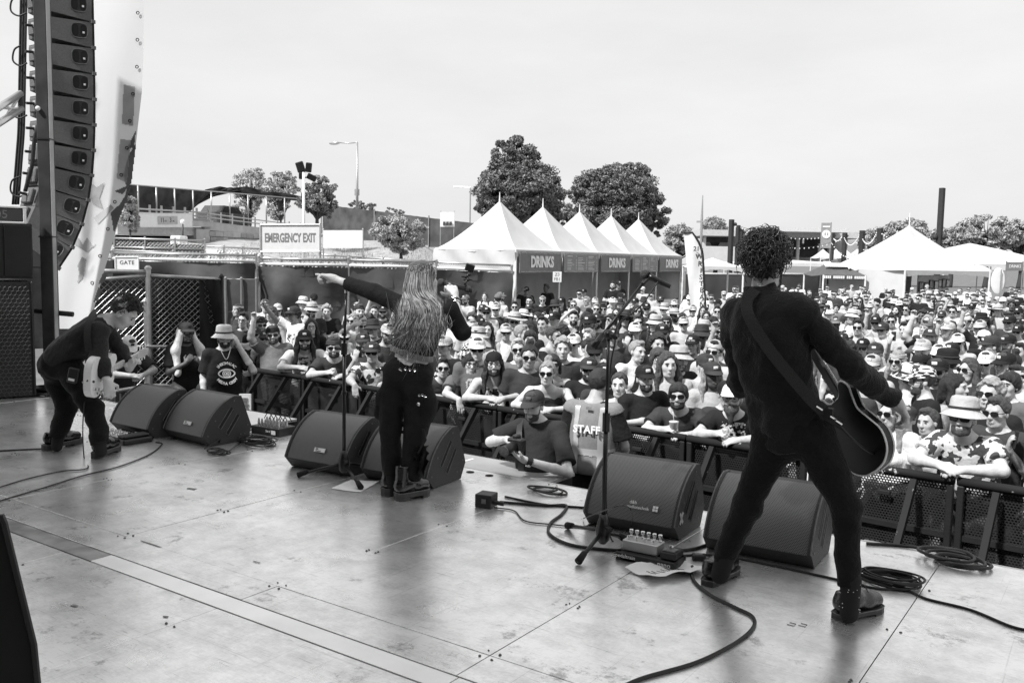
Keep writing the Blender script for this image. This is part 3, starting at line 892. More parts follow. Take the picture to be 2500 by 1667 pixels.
for (x, y, w, h, a) in ((690, 384, .34, .46, .3), (709, 385, .26, .42, -.1), (716, 408, .42, .26, -.45), (692, 404, .2, .3, 0)):
  c = at(x, y, 39.8); Mx = panel_frame(c, RT_H) @ Matrix.Rotation(a, 4, 'Z'); mb = MB(); mb.box((0, 0, 0), (w, h, .16), M=Mx, bev=.03); f = mb.build('floodlight', M_black, t)
  mb = MB(); mb.box((0, 0, .085), (w * .8, h * .8, .01), M=Mx); mb.build('lens', M_glassdark, f)
# machinery near the underpass
t = thing('site_machine', dpt(420, 42, hill(420, 42)), 'pale parked site machine near the underpass', 'machine')
c = at(432, 556, 42); zb = hill(420, 42)
for dx, w, h, zz in ((-.6, 1.3, .7, 0), (.9, 1.3, .55, 0), (-.4, .5, .5, .65)):
  q = dpt(432, 42, zb) + RT_H * dx; mb = MB(); mb.box((0, 0, .35 + zz + h / 2), (w, .9, h), M=panel_frame(q, RT_H) @ Matrix.Rotation(math.pi / 2, 4, 'X') @ Matrix.Rotation(math.pi, 4, 'X'), bev=.05)
  mb.v = [(x_, y_, abs(z_ - q.z) + q.z) for x_, y_, z_ in mb.v]; mb.build('engine_cover' if zz else 'body', M_whitepaint, t)
for dx in (-1, -.2, .7, 1.3):
  q = dpt(432, 42, zb) + RT_H * dx - FW_H * .5 + V(0, 0, .28); mb = MB(); mb.cyl(q, q + FW_H * .2, .28, n=14); mb.build('wheel', M_black, t)
bar(dpt(420, 42, zb + 1), dpt(420, 42, zb + 2.1), .03, t, M_black, 'lamp_post'); mb = MB(); mb.sphere(dpt(420, 42, zb + 2.15), .12); mb.build('beacon', M_whitepaint, t)
# car passing on the bridge
c = at(516, 492, 63); xdv = (at(575, 506, 66) - at(470, 493, 60)); xdv.z = 0; xdv.normalize(); ydv = V(-xdv.y, xdv.x, 0)
t = thing('car', (c.x, c.y, c.z - .9), 'dark car on the bridge road, only its upper half above the parapet', 'car')
def carbox(name, mt, pts, wd):
  mb = MB(); mb.prism([c + xdv * a + V(0, 0, z) - ydv * wd / 2 for a, z in pts], ydv * wd); return mb.build(name, mt, t, fixn=True)
carbox('body', mat('car_paint', .06, .25, .5, coat=.5), [(-2.2, -.7), (2.2, -.7), (2.25, -.2), (1.4, .0), (-2.1, .05)], 1.75)
cb = carbox('cabin', mat('car_paint', .06), [(-1.9, .04), (1.2, .02), (.5, .5), (-1.3, .52)], 1.5)
carbox('side_window', M_glassdark, [(-1.6, .08), (1.0, .06), (.45, .44), (-1.25, .45)], 1.54)
for s in (-1.4, 1.4): mb = MB(); mb.cyl(c + xdv * s - ydv * .9 + V(0, 0, -.6), c + xdv * s + ydv * .9 + V(0, 0, -.6), .32, n=16); mb.build('wheel', M_black, t)
# ------------------------------------------------------------------ trees and shrubs
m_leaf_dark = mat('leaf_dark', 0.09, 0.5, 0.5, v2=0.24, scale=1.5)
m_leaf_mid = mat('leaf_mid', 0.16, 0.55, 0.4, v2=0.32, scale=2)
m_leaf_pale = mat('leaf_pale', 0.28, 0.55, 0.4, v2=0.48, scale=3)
m_bark = mat('bark', 0.06, 0.9, 0.1, bump=.6, bscale=20)
def tree(label, base, trunk_r, blobs, leaves, leaf, mt, seed, cat='tree', name='tree', clumps=70, open_=0.0, group=None):
  """trunk, limbs to each clump, and a crown of leaf faces gathered in clumps inside the blobs"""
  r = np.random.RandomState(seed); rr = random.Random(seed)
  t = thing(name, base, label, cat, group)
  C_ = [];
  vol = np.array([b[1][0] * b[1][1] * b[1][2] for b in blobs]); vol = vol / vol.sum()
  for k in range(clumps):
    c, rad = blobs[r.choice(len(blobs), p=vol)]
    d = r.normal(size=3); d /= np.linalg.norm(d); q = r.uniform(.45 + open_, 1.0) ** .5
    C_.append((np.array(c) + d * np.array(rad) * q, float(np.mean(rad)) * r.uniform(.09, .25)))
  n_per = leaves // clumps
  Vv = [];
  for c, s in C_:
    d = r.normal(size=(n_per, 3)); d /= np.linalg.norm(d, axis=1)[:, None]
    p = c + d * (s * r.uniform(.2, 1.0, (n_per, 1)) ** .5) * np.array([1.15, 1.15, .75])
    a = r.normal(size=(n_per, 3)); a /= np.linalg.norm(a, axis=1)[:, None]
    b = np.cross(a, r.normal(size=(n_per, 3))); b /= np.linalg.norm(b, axis=1)[:, None]
    L = leaf * r.uniform(.6, 1.3, (n_per, 1));
    Vv.append(np.stack([p - a * L, p + b * L * .45, p + a * L, p - b * L * .45], 1).reshape(-1, 3))
  v = np.concatenate(Vv); f = np.arange(len(v)).reshape(-1, 4)
  new_obj('crown', v, f, mt, t)
  mb = MB(); b0 = Vector(base); top = max(b[0][2] for b in blobs); ctr = np.mean([b[0] for b in blobs], 0)
  fork = V(b0.x * .8 + ctr[0] * .2, b0.y * .8 + ctr[1] * .2, b0.z + (ctr[2] - b0.z) * .55)
  mb.tube(smooth_path([b0, b0 * .5 + fork * .5 + V(trunk_r * .4, 0, 0), fork, V(ctr[0], ctr[1], top)], 5), [trunk_r * (1 - .85 * i / 15) for i in range(16)], 8)
  mb.build('trunk', m_bark, t, smooth=True)
  mb = MB()
  for c, s in C_[::2]:
    s0 = fork + (V(ctr[0], ctr[1], top) - fork) * rr.uniform(0, .7); e = V(*c); mid = s0 * .5 + e * .5 + V(0, 0, -.06 * (e - s0).length)
    mb.tube(smooth_path([s0, mid, e], 3), [trunk_r * .3, trunk_r * .24, trunk_r * .2, trunk_r * .16, trunk_r * .12, trunk_r * .09, trunk_r * .05], 5)
  mb.build('limb', m_bark, t, smooth=True)
  return t
def blob(x, y, rx, ry, D):
  """ellipsoid that covers reading (x±rx, y±ry) at distance D"""
  s = D / FPX * KD
  return (tuple(at(x, y, D)), (rx * s, rx * s * .9, ry * s))
D = 62
tree('tall dense broadleaf tree behind the leftmost drinks tents', dpt(1190, D, 2), .45, [blob(1190, 440, 98, 70, D), blob(1185, 370, 58, 50, D), blob(1190, 340, 30, 28, D), blob(1135, 470, 50, 45, D), blob(1250, 460, 45, 50, D), blob(1230, 500, 60, 40, D)], 95000, .115, m_leaf_dark, 1, clumps=520)
D = 68
tree('round broad dark tree behind the rightmost drinks tents', dpt(1420, D, 1), .5, [blob(1415, 440, 95, 58, D), blob(1440, 405, 60, 30, D), blob(1480, 490, 55, 45, D), blob(1345, 450, 40, 35, D), blob(1400, 500, 95, 40, D), blob(1515, 520, 25, 25, D)], 95000, .115, m_leaf_dark, 2, clumps=520)
D = 78
tree('thin pale half bare tree between the two big trees', dpt(1305, D, 1), .3, [blob(1300, 470, 30, 40, D), blob(1310, 510, 45, 35, D)], 5000, .2, m_leaf_mid, 3, clumps=40)
D = 80
for k, (x, y, rx, ry, lab) in enumerate(((575, 425, 42, 38, 'thin sunlit tree above the bridge, leftmost of three'), (645, 430, 36, 36, 'thin sunlit tree above the bridge, middle of three'))):
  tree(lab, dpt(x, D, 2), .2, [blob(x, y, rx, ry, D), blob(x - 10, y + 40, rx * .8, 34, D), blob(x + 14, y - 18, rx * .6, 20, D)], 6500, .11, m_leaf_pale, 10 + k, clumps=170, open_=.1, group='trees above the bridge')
D = 50
tree('dark gnarled tree beside the floodlight mast on the slope', dpt(728, D, hill(728, D)), .22, [blob(738, 435, 36, 28, D), blob(728, 465, 48, 22, D), blob(752, 480, 26, 24, D), blob(700, 440, 20, 18, D)], 14000, .085, m_leaf_mid, 14, clumps=190, open_=.1)
D = 44
tree('round pale shrub on the grassy slope', dpt(920, D, hill(920, D) - .1), .12, [blob(915, 530, 66, 34, D), blob(930, 555, 50, 26, D), blob(900, 515, 40, 20, D)], 22000, .075, m_leaf_pale, 15, 'shrub', 'shrub', clumps=150)
D = 46
tree('leafy bush half hidden behind the white scrim', dpt(300, D, hill(300, D)), .1, [blob(300, 505, 22, 30, D), blob(296, 470, 20, 22, D)], 7000, .09, m_leaf_pale, 16, 'shrub', 'shrub', clumps=60)
D = 75
for k, x in enumerate((820, 850, 905)):
  tree('sparse weedy bush above the ridge fence, %s of three' % ('leftmost', 'middle', 'rightmost')[k], dpt(x, D, 3), .06, [blob(x, 474 + k * 7, 22, 12, D)], 1200, .1, m_leaf_mid, 20 + k, 'shrub', 'shrub', clumps=20, group='bushes above the ridge fence')
D = 120
for k, (x, y, rx, ry, lab) in enumerate(((1560, 545, 34, 28, 'pale small tree right of the drinks tents'), (1640, 515, 24, 14, 'small distant tree top above the far stage'), (2085, 533, 55, 26, 'distant tree left of the tall dark post'), (2180, 545, 45, 24, 'distant tree just right of the tall dark post'), (2262, 528, 62, 32, 'largest distant tree at the right edge'), (2340, 532, 50, 28, 'distant tree cut by the right picture edge'), (2020, 545, 40, 20, 'low distant tree behind the string lights'))):
  tree(lab, dpt(x, D, 0), .4, [blob(x, y, rx, ry, D), blob(x - rx * .4, y + ry * .6, rx * .8, ry * .7, D), blob(x + rx * .4, y + ry * .7, rx * .8, ry * .7, D)], 15000, .26, m_leaf_pale, 30 + k, clumps=170, group='distant trees')  # all far trees take the pale leaf colour

# ------------------------------------------------------------------ the row of drinks tents
TW = 3.05
tp0 = dpt(1182, 27.9, 0); tu = V(math.sin(math.radians(-5.1)), math.cos(math.radians(-5.1)), 0); tv = V(-tu.y, tu.x, 0)   # tu: along the row, tv: into the tents
EAVE, PEAK = 2.95, 4.55
m_signgrey = mat('drinks_sign_grey', 0.16, 0.6, 0.3, v2=0.2, scale=5)
m_menugrey = mat('menu_sign_grey', 0.22, 0.6, 0.3, v2=0.27, scale=5)
m_tentwall = mat('tent_wall_fabric', 0.55, 0.8, 0.2, v2=0.68, scale=1.2, bump=.4, bscale=3)
def tent_roof(t, org, u, v, wx, wy, eave, peak, p=1.65, n=14, name='roof', mt=M_canvas):
  """four curved panels that meet on the hips; slack between the corners at the eave"""
  mb = MB(); c = org + u * wx / 2 + v * wy / 2
  cs = [org, org + u * wx, org + u * wx + v * wy, org + v * wy]
  for k in range(4):
    A, B = cs[k], cs[(k + 1) % 4]; P = []
    for i in range(n + 1):
      s = 1 - i / n; row = []
      for j in range(11):
        f = j / 10; e = A + (B - A) * f
        sag = -.07 * s * (1 - abs(2 * f - 1) ** 2) * (.4 + .6 * s) + .012 * math.sin(7 * f + 5 * s + k) * math.sin(math.pi * f)
        row.append(V(c.x + (e.x - c.x) * s, c.y + (e.y - c.y) * s, eave + (peak - eave) * (1 - s) ** p + sag * (1 if s > .02 else 0)))
      P.append(row)
    mb.grid(P)
  return mb.build(name, mt, t, smooth=True)
def valance(t, a, b, z1, drop, n=16, mt=M_canvas):
  P = []
  for i in range(n + 1):
    s = i / n; q = a + (b - a) * s; d = drop * (1 - .45 * math.sin(math.pi * s)) + .02 * math.sin(i * 2.1)
    P.append([V(q.x, q.y, z1), V(q.x, q.y, z1 - d)])
  mb = MB(); mb.grid(P); return mb.build('valance', mt, t)
sign_txt = ['DRINKS', None, 'DRINKS', None, 'DRINKS']
tlab = ['leftmost and nearest drinks tent with tall white peak', 'second drinks tent from the left, over the first menu board', 'third drinks tent from the left, the middle white peak', 'fourth drinks tent from the left, over the second menu board', 'rightmost and farthest of the five drinks tents']
for k in range(5):
  o = tp0 + tu * (TW * k)
  t = thing('drinks_tent', o + tu * TW / 2 + tv * TW / 2, tlab[k], 'tent', 'row of peaked drinks tents')
  tent_roof(t, o, tu, tv, TW, TW, EAVE, PEAK, 1.28)
  ap = o + tu * TW / 2 + tv * TW / 2 + V(0, 0, PEAK - .05)
  mb = MB(); mb.cyl(ap, ap + V(0, 0, .34), .03, .012, n=8); mb.build('finial', M_whitepaint, t)
  valance(t, o - tv * .01, o + tu * TW - tv * .01, EAVE, .22)
  for (a, b) in ((0, 0), (1, 0), (0, 1), (1, 1)):
    if a == 0 and k > 0: continue
    q = o + tu * (TW * a + (.03 if a == 0 else -.03)) + tv * (TW * b + (.03 if b == 0 else -.03)); mb = MB(); mb.cyl(q, q + V(0, 0, EAVE), .035, n=8); mb.build('leg', M_whitepaint, t)
  # cloth wall at the back
  def wall(a, b, z0, z1, sd, nm='side_wall', mt=m_tentwall):
    r = random.Random(sd); P = []
    for i in range(17):
      q = a + (b - a) * (i / 16); nr = V(-(b - a).y, (b - a).x, 0).normalized()
      P.append([q + nr * (.05 * math.sin(i * 1.1 + j * .7 + sd)) + V(0, 0, z0 + (z1 - z0) * j / 6) for j in range(7)])
    mb = MB(); mb.grid(P); return mb.build(nm, mt, t, smooth=True)
  wall(o + tv * (TW - .06), o + tu * TW + tv * (TW - .06), .0, EAVE, k + 3)
  if k == 0:
    wall(o - tu * .02 + tv * TW, o - tu * .02 + tv * .02, 2.28, EAVE, 2, mt=M_canvas)
    wall(o + tu * .03 + tv * TW, o + tu * .03 + tv * .05, 0, 2.27, 12)
  if k == 4: wall(o + tu * (TW - .04) + tv * TW, o + tu * (TW - .04), 0, EAVE, 20)
  # counter
  mb = MB(); c = o + tu * TW / 2 + tv * .35 + V(0, 0, .5); Mx = Matrix.Translation(c) @ Matrix.Rotation(math.atan2(tu.y, tu.x), 4, 'Z'); mb.box((0, 0, 0), (TW * .86, .6, 1.0), M=Mx, bev=.02); mb.build('counter', M_signwhite, t)
  # sign board hung across the front
  a, b = o + tu * .12 - tv * .07, o + tu * (TW - .12) - tv * .07
  z0, z1 = 2.24, 2.90
  st = thing('drinks_sign' if sign_txt[k] else 'menu_sign', (a + b) / 2 + V(0, 0, z0),
       ('grey sign reading drinks on the %s tent' % ('leftmost', '', 'middle', '', 'rightmost')[k]) if sign_txt[k] else ('grey drinks menu board full of small print, %s of two' % ('left', '', '', 'right')[k - 1 if k == 1 else k]), 'sign', 'signs hung across the drinks tents')
  mb = MB(); mb.prism([a + V(0, 0, z0), b + V(0, 0, z0), b + V(0, 0, z1), a + V(0, 0, z1)], tv * .03); mb.build('board', m_signgrey if sign_txt[k] else m_menugrey, st, fixn=True)
  Mx = panel_frame((a + b) / 2 + V(0, 0, (z0 + z1) / 2) - tv * .006, tu)
  wd = (b - a).length; hh = z1 - z0
  # scalloped white border dabs
  mb = MB(); r = random.Random(k)
  for i in range(44):
    s = (i + .5) / 44
    for sy in (-1, 1):
      q = Mx @ V((s - .5) * wd * .96, sy * hh * (.45 + r.uniform(-.02, .02)), .004); mb.box((0, 0, 0), (wd / 44 * r.uniform(.3, .8), hh * .035, .004), M=Mx @ Matrix.Translation(((s - .5) * wd * .96, sy * hh * (.45 + r.uniform(-.02, .02)), .004)))
  mb.build('border', mat('sign_border', .5, .6, .3), st)
  if sign_txt[k]:
    text_mesh('DRINKS', hh * .72, Mx @ Matrix.Translation((wd * .02, 0, .012)), M_letter_white, st, bold=.022, xscale=.92 * wd * .62 / (hh * .72 * 3.55), spacing=1.0)
  else:
    mb = MB()
    for col in range(3):
      for row in range(9):
        if r.random() < .12: continue
        w_ = wd * r.uniform(.10, .2); cx = (-.32 + .3 * col) * wd; cy = (.34 - row * .085) * hh
        mb.box((0, 0, 0), (w_, hh * (.045 if row % 4 == 0 else .028), .004), M=Mx @ Matrix.Translation((cx + w_ / 2 - .1 * wd, cy, .004)))
        mb.box((0, 0, 0), (wd * .025, hh * .03, .004), M=Mx @ Matrix.Translation((cx + .15 * wd, cy, .004)))
    mb.build('menu_print', mat('menu_print', .6, .6, .3, var=0), st)
# numbered plate on a tent leg
t, M, w, h = board('zone_sign', 'small white zone plate hung between first and second tents', 'sign', 1270, 624, 1290, 648, 27.0)
text_mesh('Z3', h * .42, M @ Matrix.Translation((0, h * .22, 0)), m_redgrey, t); text_mesh('FB1', h * .42, M @ Matrix.Translation((0, -h * .22, 0)), m_redgrey, t)
# printed totem between the tents
t, M, w, h = board('printed_totem', 'white totem with dark brush print before the middle tent', 'totem', 1432, 698, 1452, 760, 26.0)
mb = MB(); r = random.Random(2)
for i in range(14):
  a = r.uniform(-.35, .35) * w; b = (i / 14 - .5) * h * .9; mb.box((0, 0, 0), (w * r.uniform(.1, .4), h * .03, .004), M=M @ Matrix.Translation((a, b, .01)) @ Matrix.Rotation(r.uniform(-.8, .8), 4, 'Z'))
mb.build('print', M_letter_dark, t)

# ------------------------------------------------------------------ feather flag
def feather_flag(label, x, ytop, ybot, D, wpx, text, lean=0):
  t = thing('feather_flag', dpt(x, D, 0), label, 'flag')
  b = dpt(x + wpx * .6, D, 0); s = D / FPX * KD
  zt = zof(x, ytop, D); zb = zof(x, ybot, D)
  x_ = RT_H; n = 20; P = []; E = []
  for i in range(n + 1):
    f = i / n; z = zb + (zt - zb) * f
    wv = .03 * math.sin(f * 7)
    right = x_ * (s * wpx * (.95 - .25 * f - .55 * max(0, (f - .72) / .28) ** 2.2))
    left = x_ * (s * wpx * (.12 * (1 - f) - .35 * f ** 1.2) * 1 + 0 * s)
    o = dpt(x, D, z) - x_ * (s * wpx * .5)
    P.append([o + left + (right - left) * (j / 6) + FW_H * (wv * math.sin(j * .9)) for j in range(7)]); E.append(o + right)
  mb = MB(); mb.grid(P); mb.build('sail', mat('flag_cloth', .74, .8, .2, var=.04), t, smooth=True)
  E = [V(E[0].x, E[0].y, 0)] + E + [P[-1][0]]
  mb = MB(); mb.tube(E, .03, 8); mb.build('pole', M_black, t, smooth=True)
  return t, s
t, s = feather_flag('tall white feather flag asking for the over twenty one wristband', 1604, 535, 745, 22.0, 40, None)
for k, ch in enumerate(['21+', 'W', 'R', 'I', 'S', 'T', 'B', 'A', 'N', 'D']):
  y = (572, 590, 607, 622, 637, 652, 667, 683, 700, 713)[k]
  c = at((1604, 1606, 1608, 1610, 1610, 1611, 1612, 1612, 1613, 1614)[k], y, 21.93)
  text_mesh(ch, .17 if k else .15, panel_frame(c, RT_H), M_letter_dark, t, bold=.004)

# ------------------------------------------------------------------ right background
m_posts = mat('dark_painted_steel_post', .035, .6, .3)
for (x0, y0, x1, y1, D, w, lab) in ((1674, 505, 1672, 610, 48, .22, 'dark square post left of the guitarist, nearest of three'), (1690, 518, 1688, 610, 55, .22, 'dark square post left of the guitarist, middle of three'), (1698, 526, 1697, 610, 62, .22, 'dark square post left of the guitarist, farthest of three'),
            (1910, 535, 1905, 600, 75, .28, 'dark post at left end of the string light row'), (1937, 535, 1933, 600, 72, .3, 'second dark post along the string light row'), (1976, 530, 1972, 600, 64, .3, 'third dark post along the string light row'), (2016, 525, 2012, 580, 60, .3, 'fourth dark post along the string light row'), (2156, 434, 2147, 600, 52, .27, 'tallest dark post behind the gallery tent')):
  b = dpt(x1, D, 0); z = zof(x0, y0, D); t = thing('steel_post', b, lab, 'post', 'dark steel posts across the field')
  Mx = Matrix.Translation(b) @ Matrix.Rotation(-.3, 4, 'Z'); mb = MB(); mb.box((0, 0, z / 2), (w, w, z), M=Mx, bev=.02); mb.build('shaft', m_posts, t)
  mb = MB(); mb.box((0, 0, .02), (w * 2, w * 2, .04), M=Mx); mb.build('base_plate', m_posts, t)
  if D == 52:
    zz = zof(2150, 545, D)
    for sgn in (-1, 1):
      q = V(b.x, b.y, zz) + RT_H * (.25 * sgn); mb = MB(); mb.sphere(q, .16, 10, 8); mb.build('lamp', m_posts, t)
  else:
    q = V(b.x, b.y, z - .25) + RT_H * .2; mb = MB(); mb.sphere(q, .1, 8, 6); mb.build('lamp', m_posts, t)
# strings of bulbs between the posts
m_bulb = mat('bulb_glass', .85, .2, .6, var=0)
sp = [((1674, 512, 48), (1910, 540, 75), 16), ((1910, 537, 75), (1937, 537, 72), 14), ((1937, 537, 72), (1976, 532, 64), 26), ((1976, 532, 64), (2016, 527, 60), 28), ((2016, 527, 60), (2150, 540, 52), 22), ((1700, 530, 62), (1940, 545, 70), 30), ((1905, 545, 75), (2016, 530, 60), 50)]
for k, (a, b, sag) in enumerate(sp):
  pa, pb = at(*a), at(*b); n = 22; pts = []
  for i in range(n + 1):
    f = i / n; q = pa + (pb - pa) * f; q.z -= sag * D_ if False else sag * KD / FPX * (a[2] + b[2]) / 2 * 4 * f * (1 - f); pts.append(q)
  t = thing('string_light', pts[n // 2], 'string of small white bulbs in the right background, %s counted from the left post' % ordn[k], 'string light', 'strings of bulbs')
  mb = MB(); mb.tube(pts, .012, 4); mb.build('wire', M_cable, t)
  mb = MB()
  for q in pts[1:-1]: mb.sphere(q - V(0, 0, .08), .05, 6, 5)
  o = mb.build('bulb', m_bulb, t, smooth=True); o['kind'] = 'stuff'

# far second stage with its canopy
t = thing('far_stage', dpt(1800, 115, 0), 'distant open festival stage with pale roof across the field', 'stage')
def slab(name, x0, y0, x1, y1, D, dep, mt):
  a, b, c, d = at(x0, y1, D), at(x1, y1, D), at(x1, y0, D), at(x0, y0, D)
  mb = MB(); mb.prism([a, V(b.x, b.y, a.z), V(b.x, b.y, d.z), V(a.x, a.y, d.z)], FW_H * dep); return mb.build(name, mt, t, fixn=True)
m_far = mat('pale_far_roof', .5, .8, .2); m_fard = mat('far_dark', .05, .8, .2, var=.4, scale=.8)
slab('roof', 1610, 527, 1990, 541, 112, 14, m_far); slab('canopy', 1770, 522, 1950, 531, 108, 10, mat('pale_far_canopy', .6, .8, .2))
slab('back_wall', 1620, 541, 1985, 600, 122, .5, mat('far_grey', .4, .8, .2, v2=.55, scale=.6))
slab('dark_bay', 1800, 540, 1900, 590, 119, .5, m_fard); slab('dark_bay', 1615, 544, 1680, 556, 116, .5, m_fard)
for x in (1615, 1700, 1770, 1830, 1880, 1940, 1985): slab('column', x, 540, x + 5, 605, 113, .5, m_far)
slab('white_skirt', 1600, 565, 1700, 600, 105, .5, M_canvas)
r = random.Random(4)
for k in range(16):
  x = 1790 + r.random() * 130; slab('lamp', x, 548 + r.random() * 10, x + 3, 553 + r.random() * 10, 111, .3, r.choice((M_black, m_bulb)))
# banner with a round emblem
t, M, w, h = board('round_emblem_banner', 'tall grey banner with white round emblem before the far stage', 'banner', 1887, 512, 1911, 570, 70, mt=mat('banner_grey', .3, .7, .3), posts=(1910,))
mb = MB(); mb.cyl(M @ V(0, h * .05, .005), M @ V(0, h * .05, .03), w * .40, n=24); e = mb.build('emblem', M_letter_white, t)
for sx in (-.12, .12): mb = MB(); mb.box((0, 0, 0), (w * .08, h * .1, .02), M=M @ Matrix.Translation((sx * w, h * .06, .035))); mb.build('mark', m_redgrey, t)
mb = MB(); mb.box((0, 0, 0), (w * .7, h * .06, .01), M=M @ Matrix.Translation((0, h * .35, .01))); mb.build('print', M_letter_white, t)
# radio mast
t = thing('antenna_mast', dpt(1605, 60, 0), 'thin guyed antenna mast behind the feather flag', 'mast'); b = dpt(1605, 60, 0)
mb = MB(); mb.tube([b, V(b.x, b.y, zof(1608, 505, 60)), V(b.x, b.y, zof(1608, 450, 60))], [.1, .09, .03], 6); mb.build('pole', M_steel, t); mb = MB(); mb.box((b.x, b.y, zof(1608, 510, 60)), (.7, .1, .12)); mb.build('crossarm', M_steel, t)
# dark tented booths and screens that close the field behind the crowd
t = thing('site_screen', dpt(1800, 50, 0), 'grey screened fence across the back of the field', 'fence')
for (x0, x1, D0, D1) in ((1570, 1740, 44, 47), (1740, 1880, 47, 50), (1880, 2010, 50, 52)):
  a, b = dpt(x0, D0, 0), dpt(x1, D1, 0); zt = zof(x0, 628, D0); screen_panel(a, b, 0, zt, zof(x1, 630, D1), t, mat('site_screen_grey', .13, .8, .2, var=.2, scale=.7), back=.05, seed=x0); post(a, 0, zt + .1, .05, t); bar(a + V(0, 0, zt), b + V(0, 0, zof(x1, 630, D1)), .04, t, M_whitepaint)
def low_tent(label, x0, x1, yeave, ypeak, D, mt=M_canvas, dep=3.0, open_=True, p=1.3, name='white_tent', group=None):
  a = dpt(x0, D, 0); b = dpt(x1, D, 0); u = (b - a); w = u.length; u = V(u.x, u.y, 0).normalized(); v = V(-u.y, u.x, 0)
  ze, zp = zof((x0 + x1) / 2, yeave, D), zof((x0 + x1) / 2, ypeak, D + dep / 2)
  t = thing(name, (a + b) / 2 + v * dep / 2, label, 'tent', group)
  tent_roof(t, a, u, v, w, dep, ze, zp, p, 12, mt=mt)
  valance(t, a - v * .01, b - v * .01, ze, .25, mt=mt)
  for q in (a + u * .05, b - u * .05, a + u * .05 + v * (dep - .1), b - u * .05 + v * (dep - .1)):
    mb = MB(); mb.cyl(V(q.x, q.y, 0), V(q.x, q.y, ze), .045, n=8); mb.build('leg', M_whitepaint, t)
  return t, a, b, u, v, ze, zp
for k, (x0, x1, ye, yp, D) in enumerate(((1590, 1705, 612, 592, 40), (1700, 1760, 612, 600, 58))):
  t, *_ = low_tent('low pale market canopy left of the guitarist, %s' % ('nearer one', 'farther one')[k], x0, x1, ye, yp, D, group='low pale canopies')
for k, (x0, x1) in enumerate(((1880, 1915), (1910, 1945), (1935, 1965), (1960, 1995))):
  low_tent('tiny distant white peaked tent, %s of four in a row' % ordn[k], x0, x1, 592, 572, 88 - k * 2, group='tiny distant tents')
# long flat roofs between
t, a, b, u, v, ze, zp = low_tent('long flat pale roof behind the dark arrow canopy', 1700, 1990, 604, 598, 70, dep=6, name='long_roof', mt=mat('pale_roof', .6, .8, .2))
# small dark canopy with an arrow
t, a, b, u, v, ze, zp = low_tent('small dark canopy with white arrow and white edge lettering', 1884, 1985, 632, 596, 44, mt=mat('dark_canopy', .10, .8, .2), p=1.15, name='arrow_canopy')
Mx = panel_frame((a + b) / 2 + V(0, 0, ze + .42) + v * .72, u, up=V(0, 0, .55) + v * .8)
mb = MB(); mb.prism([Mx @ V(x_, y_, .06) for x_, y_ in ((-.75, -.12), (.35, -.12), (.35, -.3), (.85, .05), (.35, .38), (.35, .16), (-.4, .16), (-.4, .3), (-.75, .3))], (0, 0, .02)); mb.build('arrow', M_letter_white, t, fixn=True)
mb = MB(); r = random.Random(9)
for i in range(22):
  if i in (4, 11, 15): continue
  mb.box((0, 0, 0), (.07, .13, .01), M=panel_frame(a + (b - a) * ((i + 1) / 23) + V(0, 0, ze - .1) - v * .03, u))
mb.build('edge_lettering', M_letter_white, t)['kind'] = 'stuff'
# gallery tent with framed pictures
D = 44; a = dpt(2070, D - 1.5, 0); b = dpt(2268, D + 1.5, 0); u = V((b - a).x, (b - a).y, 0); w = u.length; u.normalize(); v = V(-u.y, u.x, 0)
t = thing('gallery_tent', (a + b) / 2 + v * 2.4, 'large white peaked tent showing framed pictures', 'tent')
ze, zp = zof(2130, 621, D), zof(2105, 520, D + 2.4)
tent_roof(t, a, u, v, w, 4.8, ze, zp, 1.22, 16); valance(t, a - v * .01, b - v * .01, ze, .3)
ap = (a + b) / 2 + v * 2.4 + V(0, 0, zp - .05); mb = MB(); mb.cyl(ap, ap + V(0, 0, .7), .04, .015, n=6); mb.build('finial', M_whitepaint, t)
for q in (a + u * .06, b - u * .06, a + u * .06 + v * 4.7, b - u * .06 + v * 4.7): mb = MB(); mb.cyl(V(q.x, q.y, 0), V(q.x, q.y, ze), .05, n=8); mb.build('leg', M_whitepaint, t)
P = [[a + v * (4.7 * (1 - j / 8)) * (1 if True else 0) + u * (.05 + .12 * math.sin(j)) + V(0, 0, z) for z in (0, 1, 2, ze)] for j in range(9)]
mb = MB(); mb.grid(P); mb.build('side_wall', M_canvas, t, smooth=True)
mb = MB(); mb.prism([a + v * 4.6, b + v * 4.6, b + v * 4.6 + V(0, 0, ze), a + v * 4.6 + V(0, 0, ze)], v * .03); mb.build('back_wall', mat('gallery_back', .09, .8, .2), t, fixn=True)
r = random.Random(6)
for k, (f0, f1, dd) in enumerate(((.12, .38, 1.6), (.42, .72, 1.3), (.72, .98, 1.9))):
  pa, pb = a + u * (w * f0) + v * dd, a + u * (w * f1) + v * (dd + .3); mb = MB(); zz = ze - .25
  mb.prism([pa + V(0, 0, .3), pb + V(0, 0, .3), pb + V(0, 0, zz), pa + V(0, 0, zz)], v * .05); pn = mb.build('display_panel', mat('display_panel_%d' % k, (.12, .6, .5)[k], .8, .2), t, fixn=True)
  Mx = panel_frame((pa + pb) / 2 + V(0, 0, zz - .55) - v * .03, (pb - pa)); wl = (pb - pa).length
  for i in range(4):
    cx = (-.38 + .25 * i) * wl; cy = r.uniform(-.15, .2); fw, fh = wl * .2, r.uniform(.35, .55)
    mb = MB(); mb.box((0, 0, 0), (fw, fh, .03), M=Mx @ Matrix.Translation((cx, cy, .01))); fr = mb.build('picture_frame', M_black if k else M_whitepaint, t)
    mb = MB(); mb.box((0, 0, 0), (fw * .76, fh * .76, .01), M=Mx @ Matrix.Translation((cx, cy, .03))); mb.build('picture', mat('picture_%d' % (i % 2), (.35, .55)[i % 2], .6, .3, var=.6, scale=6), fr)
